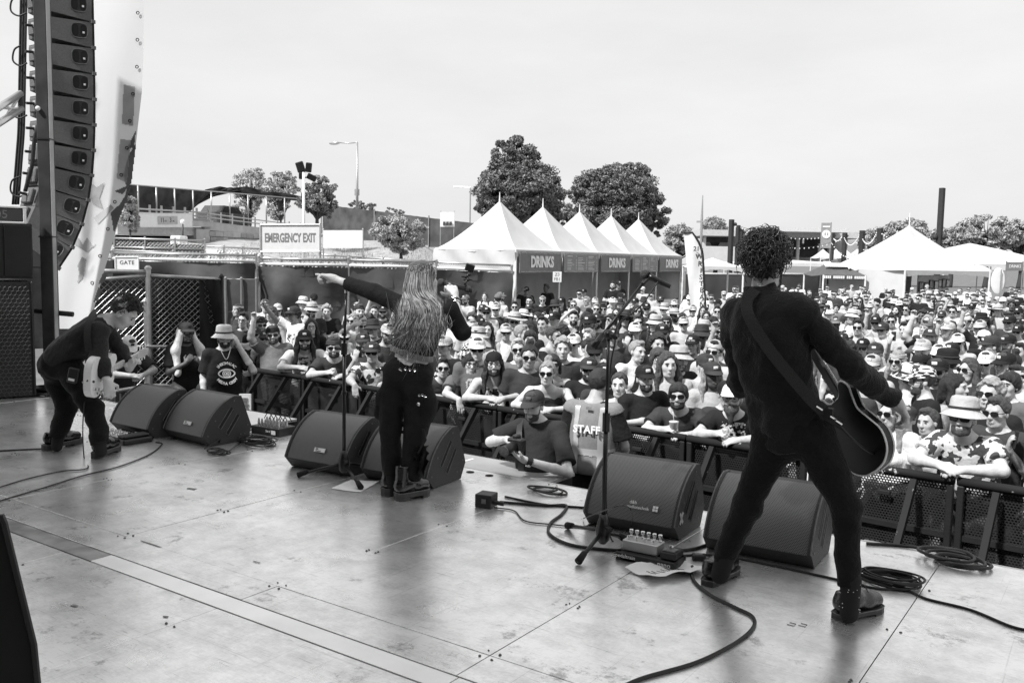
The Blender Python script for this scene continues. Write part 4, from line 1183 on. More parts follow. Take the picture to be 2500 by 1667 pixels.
# long pale tents at the right edge
low_tent('long low pale tent reaching the right picture edge', 2160, 2420, 607, 560, 58, dep=8, p=.8)
c = at(2292, 645, 36); t = thing('oval_banner', dpt(2290, 36, 0), 'white oval banner on a thin pole above the right crowd', 'banner')
mb = MB(); mb.sphere(V(0, 0, 0), 1.0, 24, 14, (.28, .02, .52)); Mx = panel_frame(c, RT_H) @ Matrix.Rotation(math.pi / 2, 4, 'X'); mb.v = [tuple(Mx @ Vector(p)) for p in mb.v]; mb.build('disc', M_signwhite, t, smooth=True)
b = dpt(2290, 36.1, 0); mb = MB(); mb.cyl(b, V(b.x, b.y, c.z + .45), .02, n=8); mb.build('pole', M_steel, t)
t, M, w, h = board('booth_sign', 'grey booth sign at the far right edge', 'sign', 2312, 602, 2352, 622, 50, mt=m_signgrey, posts=(2313, 2351)); text_mesh('DRINKS', h * .5, M, M_letter_white, t, xscale=.8)
# parasol
t = thing('parasol', dpt(2235, 48, 0), 'round pale parasol right of the gallery tent', 'parasol'); b = dpt(2238, 48, 0); zt = zof(2238, 616, 48)
mb = MB(); mb.cyl(b, V(b.x, b.y, zt), .03, n=8); mb.build('pole', M_steel, t); mb = MB(); mb.lathe([(.75, -.22), (.7, -.12), (.45, .06), (.15, .16), (.02, .18)], (b.x, b.y, zt), n=16); mb.build('canopy', M_canvas, t)
# inner crowd fence at the right
t = thing('field_barrier', dpt(2290, 17, 0), 'dark slatted barrier dividing the crowd at the right edge', 'barrier')
for (x0, y0, D0, x1, y1, D1) in ((2238, 762, 17, 2290, 722, 23), (2290, 722, 23, 2420, 718, 22)):
  a, b = at(x0, y0, D0), at(x1, y1, D1); bar(a, b, .035, t, M_black); bar(a - V(0, 0, .4), b - V(0, 0, .4), .02, t, M_black)
  n = 26
  for i in range(n): q = a + (b - a) * ((i + .5) / n); bar(q, V(q.x, q.y, 0.05), .03, t, M_black, 'slat')
# ------------------------------------------------------------------ floor monitors
def grille_material(name, v, cell=.0088, hole=.34, vh=.004):
  m = mat(name, v, .45, .5, var=0, metal=.3)
  N, L, b = nodes_of(m)
  uv = N.new('ShaderNodeUVMap'); sp = N.new('ShaderNodeSeparateXYZ'); L.new(uv.outputs[0], sp.inputs[0])
  u = math_node(N, L, 'DIVIDE', sp.outputs[0], cell); w = math_node(N, L, 'DIVIDE', sp.outputs[1], cell * .866)
  odd = math_node(N, L, 'MODULO', math_node(N, L, 'FLOOR', w), 2.0); u2 = math_node(N, L, 'MULTIPLY_ADD', odd, .5, u)
  fu = math_node(N, L, 'SUBTRACT', math_node(N, L, 'FRACT', u2), .5); fw = math_node(N, L, 'SUBTRACT', math_node(N, L, 'FRACT', w), .5)
  d = math_node(N, L, 'SQRT', math_node(N, L, 'ADD', math_node(N, L, 'MULTIPLY', fu, fu), math_node(N, L, 'MULTIPLY', fw, fw)))
  mr = N.new('ShaderNodeMapRange'); L.new(d, mr.inputs[0])
  for i, q in enumerate((hole - .05, hole + .05, vh, v)): mr.inputs[i + 1].default_value = q
  L.new(mr.outputs[0], b.inputs['Base Color'])
  bp = N.new('ShaderNodeBump'); bp.inputs['Strength'].default_value = .5; bp.inputs['Distance'].default_value = .002; L.new(d, bp.inputs['Height']); L.new(bp.outputs[0], b.inputs['Normal'])
  return m
M_grille = grille_material('perforated_speaker_grille', .18)
M_cab = mat('textured_cabinet_paint', .027, .55, .45, var=.15, scale=80, bump=.5, bscale=250)
M_edge = mat('worn_cabinet_edge', .12, .5, .4, var=.3, scale=40)
def add_uv(o, fn):
  me = o.data; uv = me.uv_layers.new(name='UVMap')
  for l in me.loops: uv.data[l.index].uv = fn(me.vertices[l.vertex_index].co)
MW, MH = .57, .385
arc = []
for i in range(15):
  s = i / 14; a, c, e = V(0, 0, .085), V(0, .085, .315), V(0, .30, MH)
  arc.append(a * (1 - s) ** 2 + c * 2 * s * (1 - s) + e * s * s)
prof = [V(0, .075, .0)] + arc + [V(0, .37, MH - .005), V(0, .47, .11), V(0, .41, .0)]
alen = [0.0]
for i in range(14): alen.append(alen[-1] + (arc[i + 1] - arc[i]).length)
def monitor(label, x, y, ang, text=None, cross=False, tapebox=False):
  t = thing('floor_monitor', (x, y, STAGE_Z + .003), label, 'floor monitor', 'floor monitor wedges along the stage front', math.radians(ang))
  Mx = W[t]
  def L_(mb): mb.v = [tuple(Mx @ Vector(p)) for p in mb.v]; return mb
  inn = [p + (V(0, .010, -.010) if 1 <= i <= 15 else V(0, 0, 0)) for i, p in enumerate(prof)]
  mb = MB(); mb.prism([p + V(-MW / 2 + .02, 0, 0) for p in inn], (MW - .04, 0, 0)); L_(mb).build('cabinet', M_cab, t, fixn=True)
  for s in (-1, 1):
    mb = MB(); mb.prism([p + V(s * MW / 2 - (0 if s > 0 else 0), 0, 0) for p in prof], (-s * .022, 0, 0)); ck = L_(mb).build('side_cheek', M_cab, t, fixn=True)
    mb = MB(); mb.tube([p + V(s * (MW / 2 - .004), 0, 0) for p in arc], .0045, 6); L_(mb).build('edge', M_edge, ck)
    X = s * (MW / 2 + .0012)
    for (y0, z0, y1, z1) in ((.145, .145, .265, .30), (.215, .085, .325, .235)):
      d = V(0, y1 - y0, z1 - z0); n = V(0, d.z, -d.y).normalized() * .032
      q = [V(X, y0, z0), V(X, y1, z1), V(X, y1, z1) + n * 1.0, V(X, y0, z0) + n * 1.0]
      mb = MB(); mb.prism(q, (-s * .006, 0, 0)); sl = L_(mb).build('handle_slot', M_glassdark if False else M_blackmatte, ck, fixn=True)
      mb = MB(); mb.tube(q + [q[0]], .0028, 5); L_(mb).build('slot_rim', M_edge, ck)
    mb = MB()
    for (yy, zz) in ((.05, .085), (.12, .2), (.3, .345), (.4, .3), (.43, .13), (.36, .06), (.4, .06)): mb.cyl((X - s * .003, yy, zz), (X + s * .0012, yy, zz), .006, n=8)
    L_(mb).build('screw', M_edge, ck)
  # curved perforated grille
  P = [[V(sx * (MW / 2 - .021), p.y + .004, p.z - .004) for sx in (-1, -.5, 0, .5, 1)] for p in arc]
  mb = MB(); mb.grid(P); g = L_(mb).build('grille', M_grille, t, smooth=True, fixn=False)
  Mi = W[t].inverted()
  ys = [p.y for p in arc]
  def uvf(co):
    i = min(range(15), key=lambda k: abs((co.y - .004) - arc[k].y) + abs((co.z + .004) - arc[k].z)); return (co.x + 1, alen[i])
  add_uv(g, uvf)
  # badge near the bottom of the grille
  s = 1; pm = (arc[2] + arc[3]) / 2; d = (arc[3] - arc[2]).normalized()
  F_ = panel_frame(pm + V(.06, -.002, .002), V(1, 0, 0), up=d)
  if text:
    text_mesh('d&b', .028, Mx @ F_ @ Matrix.Translation((-.045, .018, .003)), M_letter_white, t, depth=.001)
    text_mesh('audiotechnik', .026, Mx @ F_ @ Matrix.Translation((-.01, -.008, .003)), M_letter_white, t, depth=.001)
    for a in range(2):
      for b in range(2):
        mb = MB(); mb.box((.085 + a * .017, -.008 + b * .017, .003), (.014, .014, .002), M=Mx @ F_); mb.build('badge_square', M_letter_white, t)
  elif tapebox is False:
    mb = MB(); mb.box((-.03, 0, .003), (.10, .03, .003), M=Mx @ F_); bd = mb.build('badge', M_paper, t)
    text_mesh('d&b', .016, Mx @ F_ @ Matrix.Translation((-.055, .006, .006)), M_letter_dark, t, depth=.001)
    text_mesh('audiotechnik', .0105, Mx @ F_ @ Matrix.Translation((-.04, -.008, .006)), M_letter_dark, t, depth=.001)
  if cross:
    for a in (.6, -.6):
      mb = MB(); mb.box((0, 0, 0), (.018, .075, .002), M=Mx @ panel_frame(V(MW / 2 + .003, .09, .12), V(0, 1, 0)) @ Matrix.Rotation(a, 4, 'Z')); mb.build('tape_cross', M_letter_white, t)
  return t
monitor('black wedge floor monitor beside bent guitarist, leftmost of six', -6.97, 4.36, -1, tapebox=True)
monitor('black wedge floor monitor with white badge, right of the leftmost pair', -6.36, 4.46, -3)
monitor('black wedge floor monitor behind the centre microphone stand', -4.76, 4.41, 4)
monitor('black wedge floor monitor behind the singer\'s boots', -4.09, 4.51, 5)
monitor('black wedge floor monitor with white maker lettering and tape cross', -2.30, 4.51, 3, text=True, cross=True)
monitor('black wedge floor monitor between the legs of the right guitarist', -1.55, 4.50, 3, tapebox=True)

# ------------------------------------------------------------------ microphone stands
M_stand = mat('black_stand_metal', .015, .3, .5, metal=.2, var=0)
def tripod(t, base, feet, clutch_z):
  hub = base + V(0, 0, .115)
  mb = MB(); mb.lathe([(.018, -.07), (.034, -.05), (.042, .0), (.03, .05), (.018, .09)], hub, n=14); mb.build('hub', M_stand, t, smooth=True)
  for f in feet:
    mb = MB(); mb.tube([hub + V(0, 0, .0), f + V(0, 0, .02)], .011, 8); lg = mb.build('leg', M_stand, t, smooth=True)
    d = (f - hub).normalized(); mb = MB(); mb.tube([f + V(0, 0, .02) - d * .07, f + V(0, 0, .02)], [.016, .021], 10); mb.build('rubber_foot', M_blackmatte, lg, smooth=True)
  mb = MB(); mb.cyl(hub + V(.03, -.02, .03), hub + V(.075, -.05, .03), .011, n=8); mb.build('knob', M_stand, t)
b = deck(790, 1100)
t = thing('microphone_stand', b, 'straight black microphone stand with empty top in the centre', 'microphone stand')
tripod(t, b, [deck(684, 1097), deck(829, 1126), deck(862, 1078)], 0)
top = at(800, 672, proj(b)[2] + .03); top = V(b.x + .01, b.y + .01, zof(799, 672, proj(b)[2]))
ck = V(b.x, b.y, zof(797, 795, proj(b)[2]))
mb = MB(); mb.tube([b + V(0, 0, .11), ck], .0125, 10); mb.build('lower_tube', M_stand, t, smooth=True)
mb = MB(); mb.tube([ck, top], .009, 10); mb.build('upper_tube', M_stand, t, smooth=True)
mb = MB(); mb.cyl(ck - V(0, 0, .05), ck + V(0, 0, .03), .022, n=12); mb.cyl(ck + V(0, 0, -.01), ck + V(-.05, -.02, -.01), .012, n=8); mb.build('clutch', M_stand, t)
for yy in (765, 900): q = V(b.x, b.y, zof(797, yy, proj(b)[2])); mb = MB(); mb.cyl(q - V(0, 0, .012), q + V(0, 0, .012), .018, n=10); mb.build('collar', M_stand, t)
mb = MB(); mb.cyl(top, top + V(0, 0, .035), .013, n=10); mb.build('thread', M_chrome, t)

b = deck(1384, 1266); Db = proj(b)[2]
t = thing('boom_microphone_stand', b, 'black boom microphone stand left of the right guitarist', 'microphone stand')
tripod(t, b, [deck(1303, 1214), deck(1328, 1298), deck(1440, 1248)], 0)
pv = V(b.x, b.y, zof(1391, 765, Db))
mb = MB(); mb.tube([b + V(0, 0, .12), V(b.x, b.y, zof(1388, 980, Db))], .0135, 10); mb.build('lower_tube', M_stand, t, smooth=True)
mb = MB(); mb.tube([V(b.x, b.y, zof(1388, 985, Db)), pv], .0095, 10); mb.build('upper_tube', M_stand, t, smooth=True)
mb = MB(); q = V(b.x, b.y, zof(1388, 960, Db)); mb.cyl(q - V(0, 0, .06), q + V(0, 0, .04), .02, n=12); mb.build('clutch', M_stand, t)
be = at(1362, 798, Db - .03); bt = at(1476, 652, Db + .12)
mb = MB(); mb.tube([be, bt], .0085, 10); mb.build('boom_arm', M_stand, t, smooth=True)
mb = MB(); mb.tube([be, be + (bt - be) * .18], .017, 10); mb.build('boom_grip', M_stand, t, smooth=True)
mb = MB(); mb.sphere(pv, .027, 12, 8); mb.cyl(pv, pv + V(.05, -.03, .0), .012, n=8); mb.build('pivot', M_stand, t, smooth=True)
mb = MB(); mb.tube([bt, at(1490, 638, Db + .13)], .013, 8); mb.build('mic_clip', M_stand, t)
t = thing('microphone', at(1490, 634, Db + .13), 'black ball headed microphone clipped to the boom stand', 'microphone')
hd, tl = at(1481, 630, Db + .14), at(1510, 644, Db + .12)
ax = (tl - hd).normalized()
mb = MB(); mb.tube([hd + ax * .02, hd + ax * .05, tl + ax * .08], [.023, .018, .0125], 12); mb.build('body', M_stand, t, smooth=True)
mb = MB(); mb.sphere(hd, .0275, 14, 10); mb.build('ball_grille', mat('mic_mesh', .06, .5, .5, metal=.4, var=.3, scale=300, bump=.6, bscale=400), t, smooth=True)
mb = MB(); mb.tube([hd + ax * .012, hd + ax * .02], .029, 14); mb.build('band', M_stand, t)

# ------------------------------------------------------------------ cables
def cable(label, pts, r=.006, dz=None, cat='cable', n=8, name='cable', mt=None, group='cables on the stage deck'):
  P = smooth_path(pts, n)
  mb = MB(); mb.tube(P, r, 7)
  lo = min(P, key=lambda q: q.z)
  o = mb.build(name, mt or M_cable, smooth=True, origin=(P[0].x, P[0].y, lo.z - r))
  tag(o, label, cat, group); return o
def dk(*xy, z=.007): return [deck(x, y, z) for x, y in xy]
cable('thick black cable sweeping from the pedalboard to the bottom edge', dk((1590, 1300), (1592, 1330), (1630, 1365), (1690, 1395), (1728, 1415), (1730, 1440), (1690, 1475), (1600, 1520), (1480, 1555), (1420, 1580)), .008)
cable('black cable running behind the right guitarist to the right edge', dk((1560, 1275), (1650, 1275), (1760, 1295), (1900, 1325), (2010, 1350), (2080, 1355), (2130, 1375), (2230, 1400), (2330, 1440), (2400, 1450), z=.006), .006)
cable('thin cable curling from the power box towards the wedge', dk((1135, 1165), (1180, 1172), (1205, 1195), (1260, 1203), (1340, 1208), (1390, 1190), (1420, 1160)), .004)
cable('thick cable looping past the boom stand foot', dk((1148, 1152), (1250, 1160), (1300, 1160), (1290, 1180), (1265, 1200), (1262, 1225), (1310, 1250), (1400, 1262), (1490, 1263), (1580, 1262), (1640, 1245), z=.009), .0085)
cable('black cable along the stage edge behind the wedge', dk((1160, 1140), (1250, 1158), (1340, 1165), (1420, 1175), z=.007), .007)
cable('black guitar cable dropping from the white guitar to the left edge', [at(207, 893, 6.75), at(195, 920, 6.72), at(190, 985, 6.65)] + dk((193, 1050), (200, 1075), (140, 1082), (60, 1100), (0, 1118), (-40, 1125)), .0045)
cable('black cable running from pedal unit to the left edge', dk((358, 1015), (372, 1020), (340, 1045), (270, 1072), (190, 1092), (100, 1120), (0, 1150), (-40, 1165)), .005)
cable('short cable entering from the left edge behind the shoe', dk((-30, 1037), (40, 1033), (105, 1030)), .006)
cable('black cable along the stage edge right of the guitarist', dk((1990, 1248), (2060, 1252), (2140, 1262), (2170, 1275)), .009)
def coil(label, cx, cy, rx, ry, n, r, seed, z0=.008):
  rr = random.Random(seed); c = deck(cx, cy); P = []
  a0 = rr.uniform(0, 6)
  for i in range(n * 14):
    a = a0 + i * 2 * math.pi / 14; k = 1 + .16 * math.sin(i * .37 + seed) ; off = V(.03 * math.sin(i * .09), .02 * math.cos(i * .13), 0)
    P.append(c + off + V(rx * k * math.cos(a), ry * k * math.sin(a), z0 + i / 14 * r * .9 + .004 * math.sin(i)))
  mb = MB(); mb.tube(smooth_path(P, 2), r, 6); o = mb.build('cable_coil', M_cable, smooth=True); tag(o, label, 'cable', 'coiled cables on the stage deck'); return o
coil('coiled thick cable beside the right guitarist\'s shoe', 2040, 1338, .135, .085, 7, .006, 1)
coil('loosely coiled thick cable near the right stage edge', 2190, 1292, .13, .1, 4, .009, 2)
coil('loose cable loop behind the power box', 1252, 1130, .12, .07, 3, .007, 3)
coil('tangled cable pile left of the centre stand', 590, 1020, .14, .10, 9, .005, 4)
coil('second tangled cable coil beside the small mixer', 545, 1000, .12, .07, 6, .005, 5)
coil('cable bundle end lying left of the cable pile', 500, 1042, .07, .06, 4, .005, 6)
coil('coiled dark cable behind the bent guitarist', 112, 905, .22, .14, 6, .012, 7)
coil('second coil of cable behind the bent guitarist', 195, 905, .16, .08, 4, .01, 8)
coil('small coil of cable between bent guitarist\'s legs', 190, 937, .1, .06, 4, .006, 9)
cable('thin cable from the pile to the small mixer', dk((520, 1040), (560, 1010), (580, 985), (620, 990), (650, 985), z=.02), .005)
cable('curved cable above the tangled cable pile', [deck(470, 1030, .01), deck(520, 1000, .06), deck(560, 985, .05), deck(575, 975, .02), deck(545, 972, .01)], .006)
cable('thin patch lead from the right pedalboard up over the wedge', [deck(1437, 1245, .08), deck(1450, 1205, .05), at(1452, 1175, 4.3), at(1432, 1160, 4.32), at(1400, 1168, 4.34), deck(1340, 1190, .01)], .003)
cable('thin microphone cable hanging from the boom stand', [at(1512, 645, Db + .12), at(1508, 652, Db + .1), at(1470, 705, Db + .05), at(1420, 745, Db - .02), at(1412, 790, Db - .03), at(1404, 830, Db - .03), at(1398, 900, Db - .03), at(1392, 980, Db - .03), at(1390, 1100, Db - .04), deck(1405, 1240, .01), deck(1470, 1250, .008)], .0045, group='cables on the stands')

# ------------------------------------------------------------------ small boxes, pedals, papers
def obox(mb, c, sx, sy, sz, ang, bev=.004, tilt=0):
  mb.box((0, 0, sz / 2), (sx, sy, sz), M=Matrix.Translation(c) @ Matrix.Rotation(ang, 4, 'Z') @ Matrix.Rotation(tilt, 4, 'X'), bev=bev); return mb
c = deck(1117, 1162); t = thing('power_box', c, 'small black power outlet box on the deck right of the singer', 'power box')
obox(MB(), c, .11, .11, .085, .2).build('case', M_black, t)
obox(MB(), c + V(.02, -.057, .03), .03, .004, .03, .2).build('socket', M_edge, t)
mb = MB(); mb.cyl(c + V(.055, .0, .035), c + V(.12, .02, .03), .014, n=10); mb.build('plug', M_black, t)
c = deck(482, 1020); t = thing('power_adapter', c, 'small black adapter box left of the cable pile', 'adapter'); obox(MB(), c, .13, .1, .055, -.2).build('case', M_black, t); mb = MB(); mb.cyl(c + V(.06, .02, .03), c + V(.1, .03, .03), .012, n=8); mb.build('plug', M_black, t)
# right pedalboard
c = (deck(1418, 1288) + deck(1560, 1290) + deck(1590, 1270)) / 3; c = deck(1503, 1272); A = math.radians(4)
c = deck(1500, 1283); pa = deck(1414, 1283); pb = deck(1550, 1312); A = math.atan2((pb - pa).y, (pb - pa).x); L_ = (pb - pa).length
u = (pb - pa).normalized(); v = V(-u.y, u.x, 0)
t = thing('pedalboard', (pa + pb) / 2 + v * .07, 'black pedalboard with a silver switch unit in front of right wedge', 'pedalboard')
ctr = (pa + pb) / 2 + v * .07
for s in (-.055, .055):
  obox(MB(), ctr + v * s + V(0, 0, .015), L_, .05, .03, A).build('rail', M_black, t)
for s in (-1, 1): obox(MB(), ctr + u * (s * (L_ / 2 - .015)) + V(0, 0, .0), .03, .15, .045, A).build('side', M_black, t)
obox(MB(), ctr - u * .045 + v * .01 + V(0, 0, .047), L_ * .60, .10, .055, A, .004).build('switch_unit', mat('silver_case', .5, .35, .5, metal=.6), t)
for i in range(6):
  q = ctr - u * (.045 + L_ * .25) + u * (L_ * .5 * i / 5) + v * .035 + V(0, 0, .102); mb = MB(); mb.lathe([(.011, 0), (.011, .006), (.006, .008), (.006, .02), (.011, .022), (.012, .036), (.008, .04)], q, n=10); mb.build('knob', M_chrome, t, smooth=True)
for i in range(4):
  q = ctr - u * (.045 + L_ * .22) + u * (L_ * .42 * i / 3) - v * .02 + V(0, 0, .102); mb = MB(); mb.lathe([(.006, 0), (.006, .012), (.009, .014), (.008, .02)], q, n=8); mb.build('foot_switch', M_chrome, t)
q = ctr + u * (L_ * .36) - v * .005 + V(0, 0, .047); obox(MB(), q, .085, .115, .04, A, .006).build('stomp_pedal', M_black, t); obox(MB(), q + V(0, 0, .04) - v * .02, .07, .06, .008, A).build('pedal_tread', M_edge, t)
mb = MB(); mb.lathe([(.009, 0), (.009, .01), (.012, .012), (.01, .02)], q + V(0, 0, .045) - v * .01, n=10); mb.build('foot_switch', M_chrome, t)
text_mesh('pedaltrain', .028, panel_frame(ctr - u * (L_ * .32) - v * .0815 + V(0, 0, .028), u), M_letter_white, t, depth=.001)
text_mesh('nano', .036, panel_frame(ctr + u * (L_ * .33) - v * .0815 + V(0, 0, .025), u), M_letter_white, t, depth=.001)
c = deck(1605, 1285); t = thing('power_adapter', c, 'small dark adapter brick beside the right guitarist\'s rear shoe', 'adapter'); obox(MB(), c, .07, .05, .03, .5).build('case', M_black, t); obox(MB(), c + V(0, 0, .0305), .04, .025, .001, .5, 0).build('plate', M_edge, t)
# left multi effect pedal unit
pa, pb = deck(200, 1010), deck(302, 1036); u = (deck(302, 1036) - deck(215, 1012)).normalized(); v = V(-u.y, u.x, 0)
pc = deck(285, 1010); t = thing('effects_pedal_unit', pc, 'flat grey effects pedal unit at bent guitarist\'s feet', 'effects pedal')
A = math.atan2(u.y, u.x)
obox(MB(), pc, .46, .26, .045, A, .012).build('case', M_black, t)
obox(MB(), pc + V(0, 0, .046) - u * .06, .30, .22, .006, A).build('face_plate', mat('pale_plate', .5, .4, .5, metal=.3, var=.2, scale=20), t)
obox(MB(), pc + V(0, 0, .047) + u * .155, .1, .23, .025, A, .01).build('treadle', M_black, t)
for i in range(4):
  for j in range(2):
    q = pc + V(0, 0, .052) + u * (-.18 + i * .08) + v * (-.08 + j * .07); mb = MB(); mb.lathe([(.012, 0), (.012, .01), (.015, .012), (.012, .022)], q, n=10); mb.build('foot_switch', M_chrome, t)
for i in range(6): q = pc + V(0, 0, .052) + u * (-.15 + i * .035) + v * .07; mb = MB(); mb.cyl(q, q + V(0, 0, .018), .01, n=8); mb.build('knob', M_black, t)
obox(MB(), pc + V(0, 0, .052) + u * .03 + v * .03, .07, .05, .002, A, 0).build('display', M_glassdark, t)
# small mixer by the cable pile
c = deck(628, 995); t = thing('small_mixer', c, 'small dark stage box with plugged leads left of centre', 'stage box'); obox(MB(), c, .34, .2, .07, .06).build('case', M_black, t)
for i in range(7):
  for j in range(2): q = c + V(-.13 + i * .043, -.05 + j * .09, .07); mb = MB(); mb.lathe([(.012, 0), (.012, .02), (.008, .05), (.006, .06)], q, n=8); mb.build('plug', M_alu, t)
text_mesh('Send', .03, panel_frame(c + V(.05, -.102, .04), V(1, .06, 0)), M_letter_white, t, depth=.001)
mb = MB(); mb.box((.12, -.104, .035), (.05, .004, .035), M=Matrix.Translation(c)); mb.build('badge', M_paper, t)
for i in range(5):
  a = c + V(-.12 + i * .06, .0, .12); cable('short patch lead looping over the stage box, %s of five' % ordn[i], [a, a + V(.01, .03, .05), a + V(.04, .02, .06), a + V(.06, .05, .0)], .004, n=5, group='patch leads on the stage box')
# papers
def paper(label, quad, seed, lift=.03, txt=False):
  r = random.Random(seed); n = 10; P = []
  for i in range(n + 1):
    row = []
    for j in range(n + 1):
      s, f = i / n, j / n; p = (quad[0] * (1 - s) + quad[1] * s) * (1 - f) + (quad[3] * (1 - s) + quad[2] * s) * f
      row.append(p + V(0, 0, .003 + lift * (abs(math.sin(3.1 * s + seed)) * .5 + abs(math.sin(2.2 * f * math.pi + s * 2)) * .5) * (.2 + abs(s - .5))))
    P.append(row)
  mb = MB(); mb.grid(P); mb.mi = 0
  o = mb.build('set_list_paper', [M_paper], smooth=True); tag(o, label, 'paper')
  if txt:
    mb = MB()
    for k in range(7):
      s = .42 + r.uniform(-.02, .02)
      for w in range(5):
        i = 5 + .5 * w;
        p = (quad[0] * (1 - (.40 + w * .06)) + quad[1] * (.40 + w * .06)) * (1 - (.2 + k * .08)) + (quad[3] * (1 - (.40 + w * .06)) + quad[2] * (.40 + w * .06)) * (.2 + k * .08)
        s_, f_ = .40 + w * .06, .2 + k * .08
        z = .0045 + lift * (abs(math.sin(3.1 * s_ + seed)) * .5 + abs(math.sin(2.2 * f_ * math.pi + s_ * 2)) * .5) * (.2 + abs(s_ - .5))
        mb.box(p + V(0, 0, z), (.012 * r.uniform(.6, 1.3), .004, .001))
    mb.build('handwriting', M_letter_dark, o)
  return o
paper('crumpled white set list under the centre microphone stand', [deck(760, 1123), deck(828, 1132), deck(872, 1106), deck(805, 1103)], 1, .006)
paper('folded white set list with handwriting before the pedalboard', [deck(1435, 1310), deck(1500, 1338), deck(1640, 1315), deck(1560, 1292)], 2, .05, True)
# bent wire clip on the deck
for k, (x, y) in enumerate(((1818, 1432), (1844, 1434))):
  c = deck(x, y, .002); mb = MB(); mb.tube([c + V(a, b_, 0) for a, b_ in ((-.015, -.015), (.015, -.015), (.015, .012), (-.012, .012))], .0015, 5); o = mb.build('bent_wire', M_edge); tag(o, 'small bent wire on the deck near the right shoe, %s of two' % ('left', 'right')[k], 'wire', 'bent wires on the deck')

# ------------------------------------------------------------------ loudspeakers at the left
yb_ = deck(80, 915)
c0 = deck(81, 913); n_ = V(.93, -.37, 0).normalized(); side = V(-n_.y, n_.x, 0)  # face normal, horizontal along the face
fl = -side                                           # to the picture left along the face
Hs = zof(80, 646, proj(c0)[2]) - STAGE_Z
t = thing('subwoofer', c0 + fl * .55 - n_ * .35, 'tall black subwoofer with honeycomb grille at the left edge', 'subwoofer')
def fbox(name, parent, s0, s1, z0, z1, d0, d1, mt, bev=.01):
  """box on the loudspeaker face: s along the face (left), d depth behind it"""
  o = c0 + fl * s0 - n_ * d0; mb = MB(); Mx = Matrix.Translation(c0 + fl * ((s0 + s1) / 2) - n_ * ((d0 + d1) / 2) + V(0, 0, (z0 + z1) / 2)) @ Matrix.Rotation(math.atan2(fl.y, fl.x), 4, 'Z')
  mb.box((0, 0, 0), (abs(s1 - s0), abs(d1 - d0), abs(z1 - z0)), M=Mx, bev=bev); return mb.build(name, mt, parent)
fbox('cabinet', t, 0, 1.1, .02, Hs, .02, .72, M_cab)
# honeycomb of hexagon ribs
mb = MB(); cell = .047; r_ = .0026
rows = int((Hs - .06) / (cell * .866)); cols = 24
for rw in range(rows):
  for cl in range(cols):
    cx = .03 + cl * cell + (rw % 2) * cell / 2; cz = .05 + rw * cell * .866
    if cx > 1.08: continue
    pts = [c0 + fl * (cx + cell * .56 * math.sin(a)) + n_ * .002 + V(0, 0, cz + cell * .56 * math.cos(a)) for a in (0, math.pi / 3, 2 * math.pi / 3, math.pi)]
    mb.tube(pts, r_ * 1.2, 3, cap=False)
o = mb.build('honeycomb_grille', mat('honeycomb_rib', .10, .5, .4, var=.2), t); o['kind'] = 'stuff'
for s in (0, 1.1): fbox('edge_trim', t, s - .012, s + .012, .02, Hs, -.008, .03, M_black)
t = thing('side_fill_speaker', c0 + fl * .5 + V(0, 0, Hs), 'black two part side fill speaker on top of the subwoofer', 'loudspeaker')
H2 = zof(82, 515, proj(c0)[2]) - STAGE_Z
fbox('cabinet', t, -.02, 1.1, Hs + .03, H2, .02, .7, M_cab)
for s0, s1 in ((-.0, .24), (.255, 1.1)): fbox('grille', t, s0, s1, Hs + .05, H2 - .02, .0, .02, M_screen2, .004)
t = thing('digital_clock', c0 + fl * .3 + V(0, 0, H2), 'digital clock in a white frame on the side fill speaker', 'clock')
z0, z1 = H2 + .015, H2 + .155
fbox('face', t, .06, .6, z0, z1, .03, .1, M_glassdark)
for a in ((.03, .06, z0 - .015, z1 + .015), (.03, .6, z1, z1 + .02), (.03, .6, z0 - .02, z0)): fbox('frame_bar', t, a[0], a[1], a[2], a[3], .015, .11, M_whitepaint, .003)
Mx = panel_frame(c0 + fl * .33 + n_ * -.028 + V(0, 0, (z0 + z1) / 2), -fl); text_mesh('15:05', .12, Mx, mat('clock_digit', .22, .5, .4, var=0), t, depth=.002)

# line array hanging beside the stage
M_array = mat('array_cabinet_grey', .12, .55, .4, var=.15, scale=60, bump=.3, bscale=200)
D0 = 10.6; top_pt = at(210, -8, D0)
t_pos = V(top_pt.x, top_pt.y, 0)
rig = thing('line_array', V(t_pos.x, t_pos.y, zof(150, 640, D0)), 'curved grey line array of loudspeaker boxes hanging at left', 'line array')
tilts = [0, 0, 0.3, .8, 1.5, 2.5, 4.5, 7, 10, 13.5, 17]
hb = .295
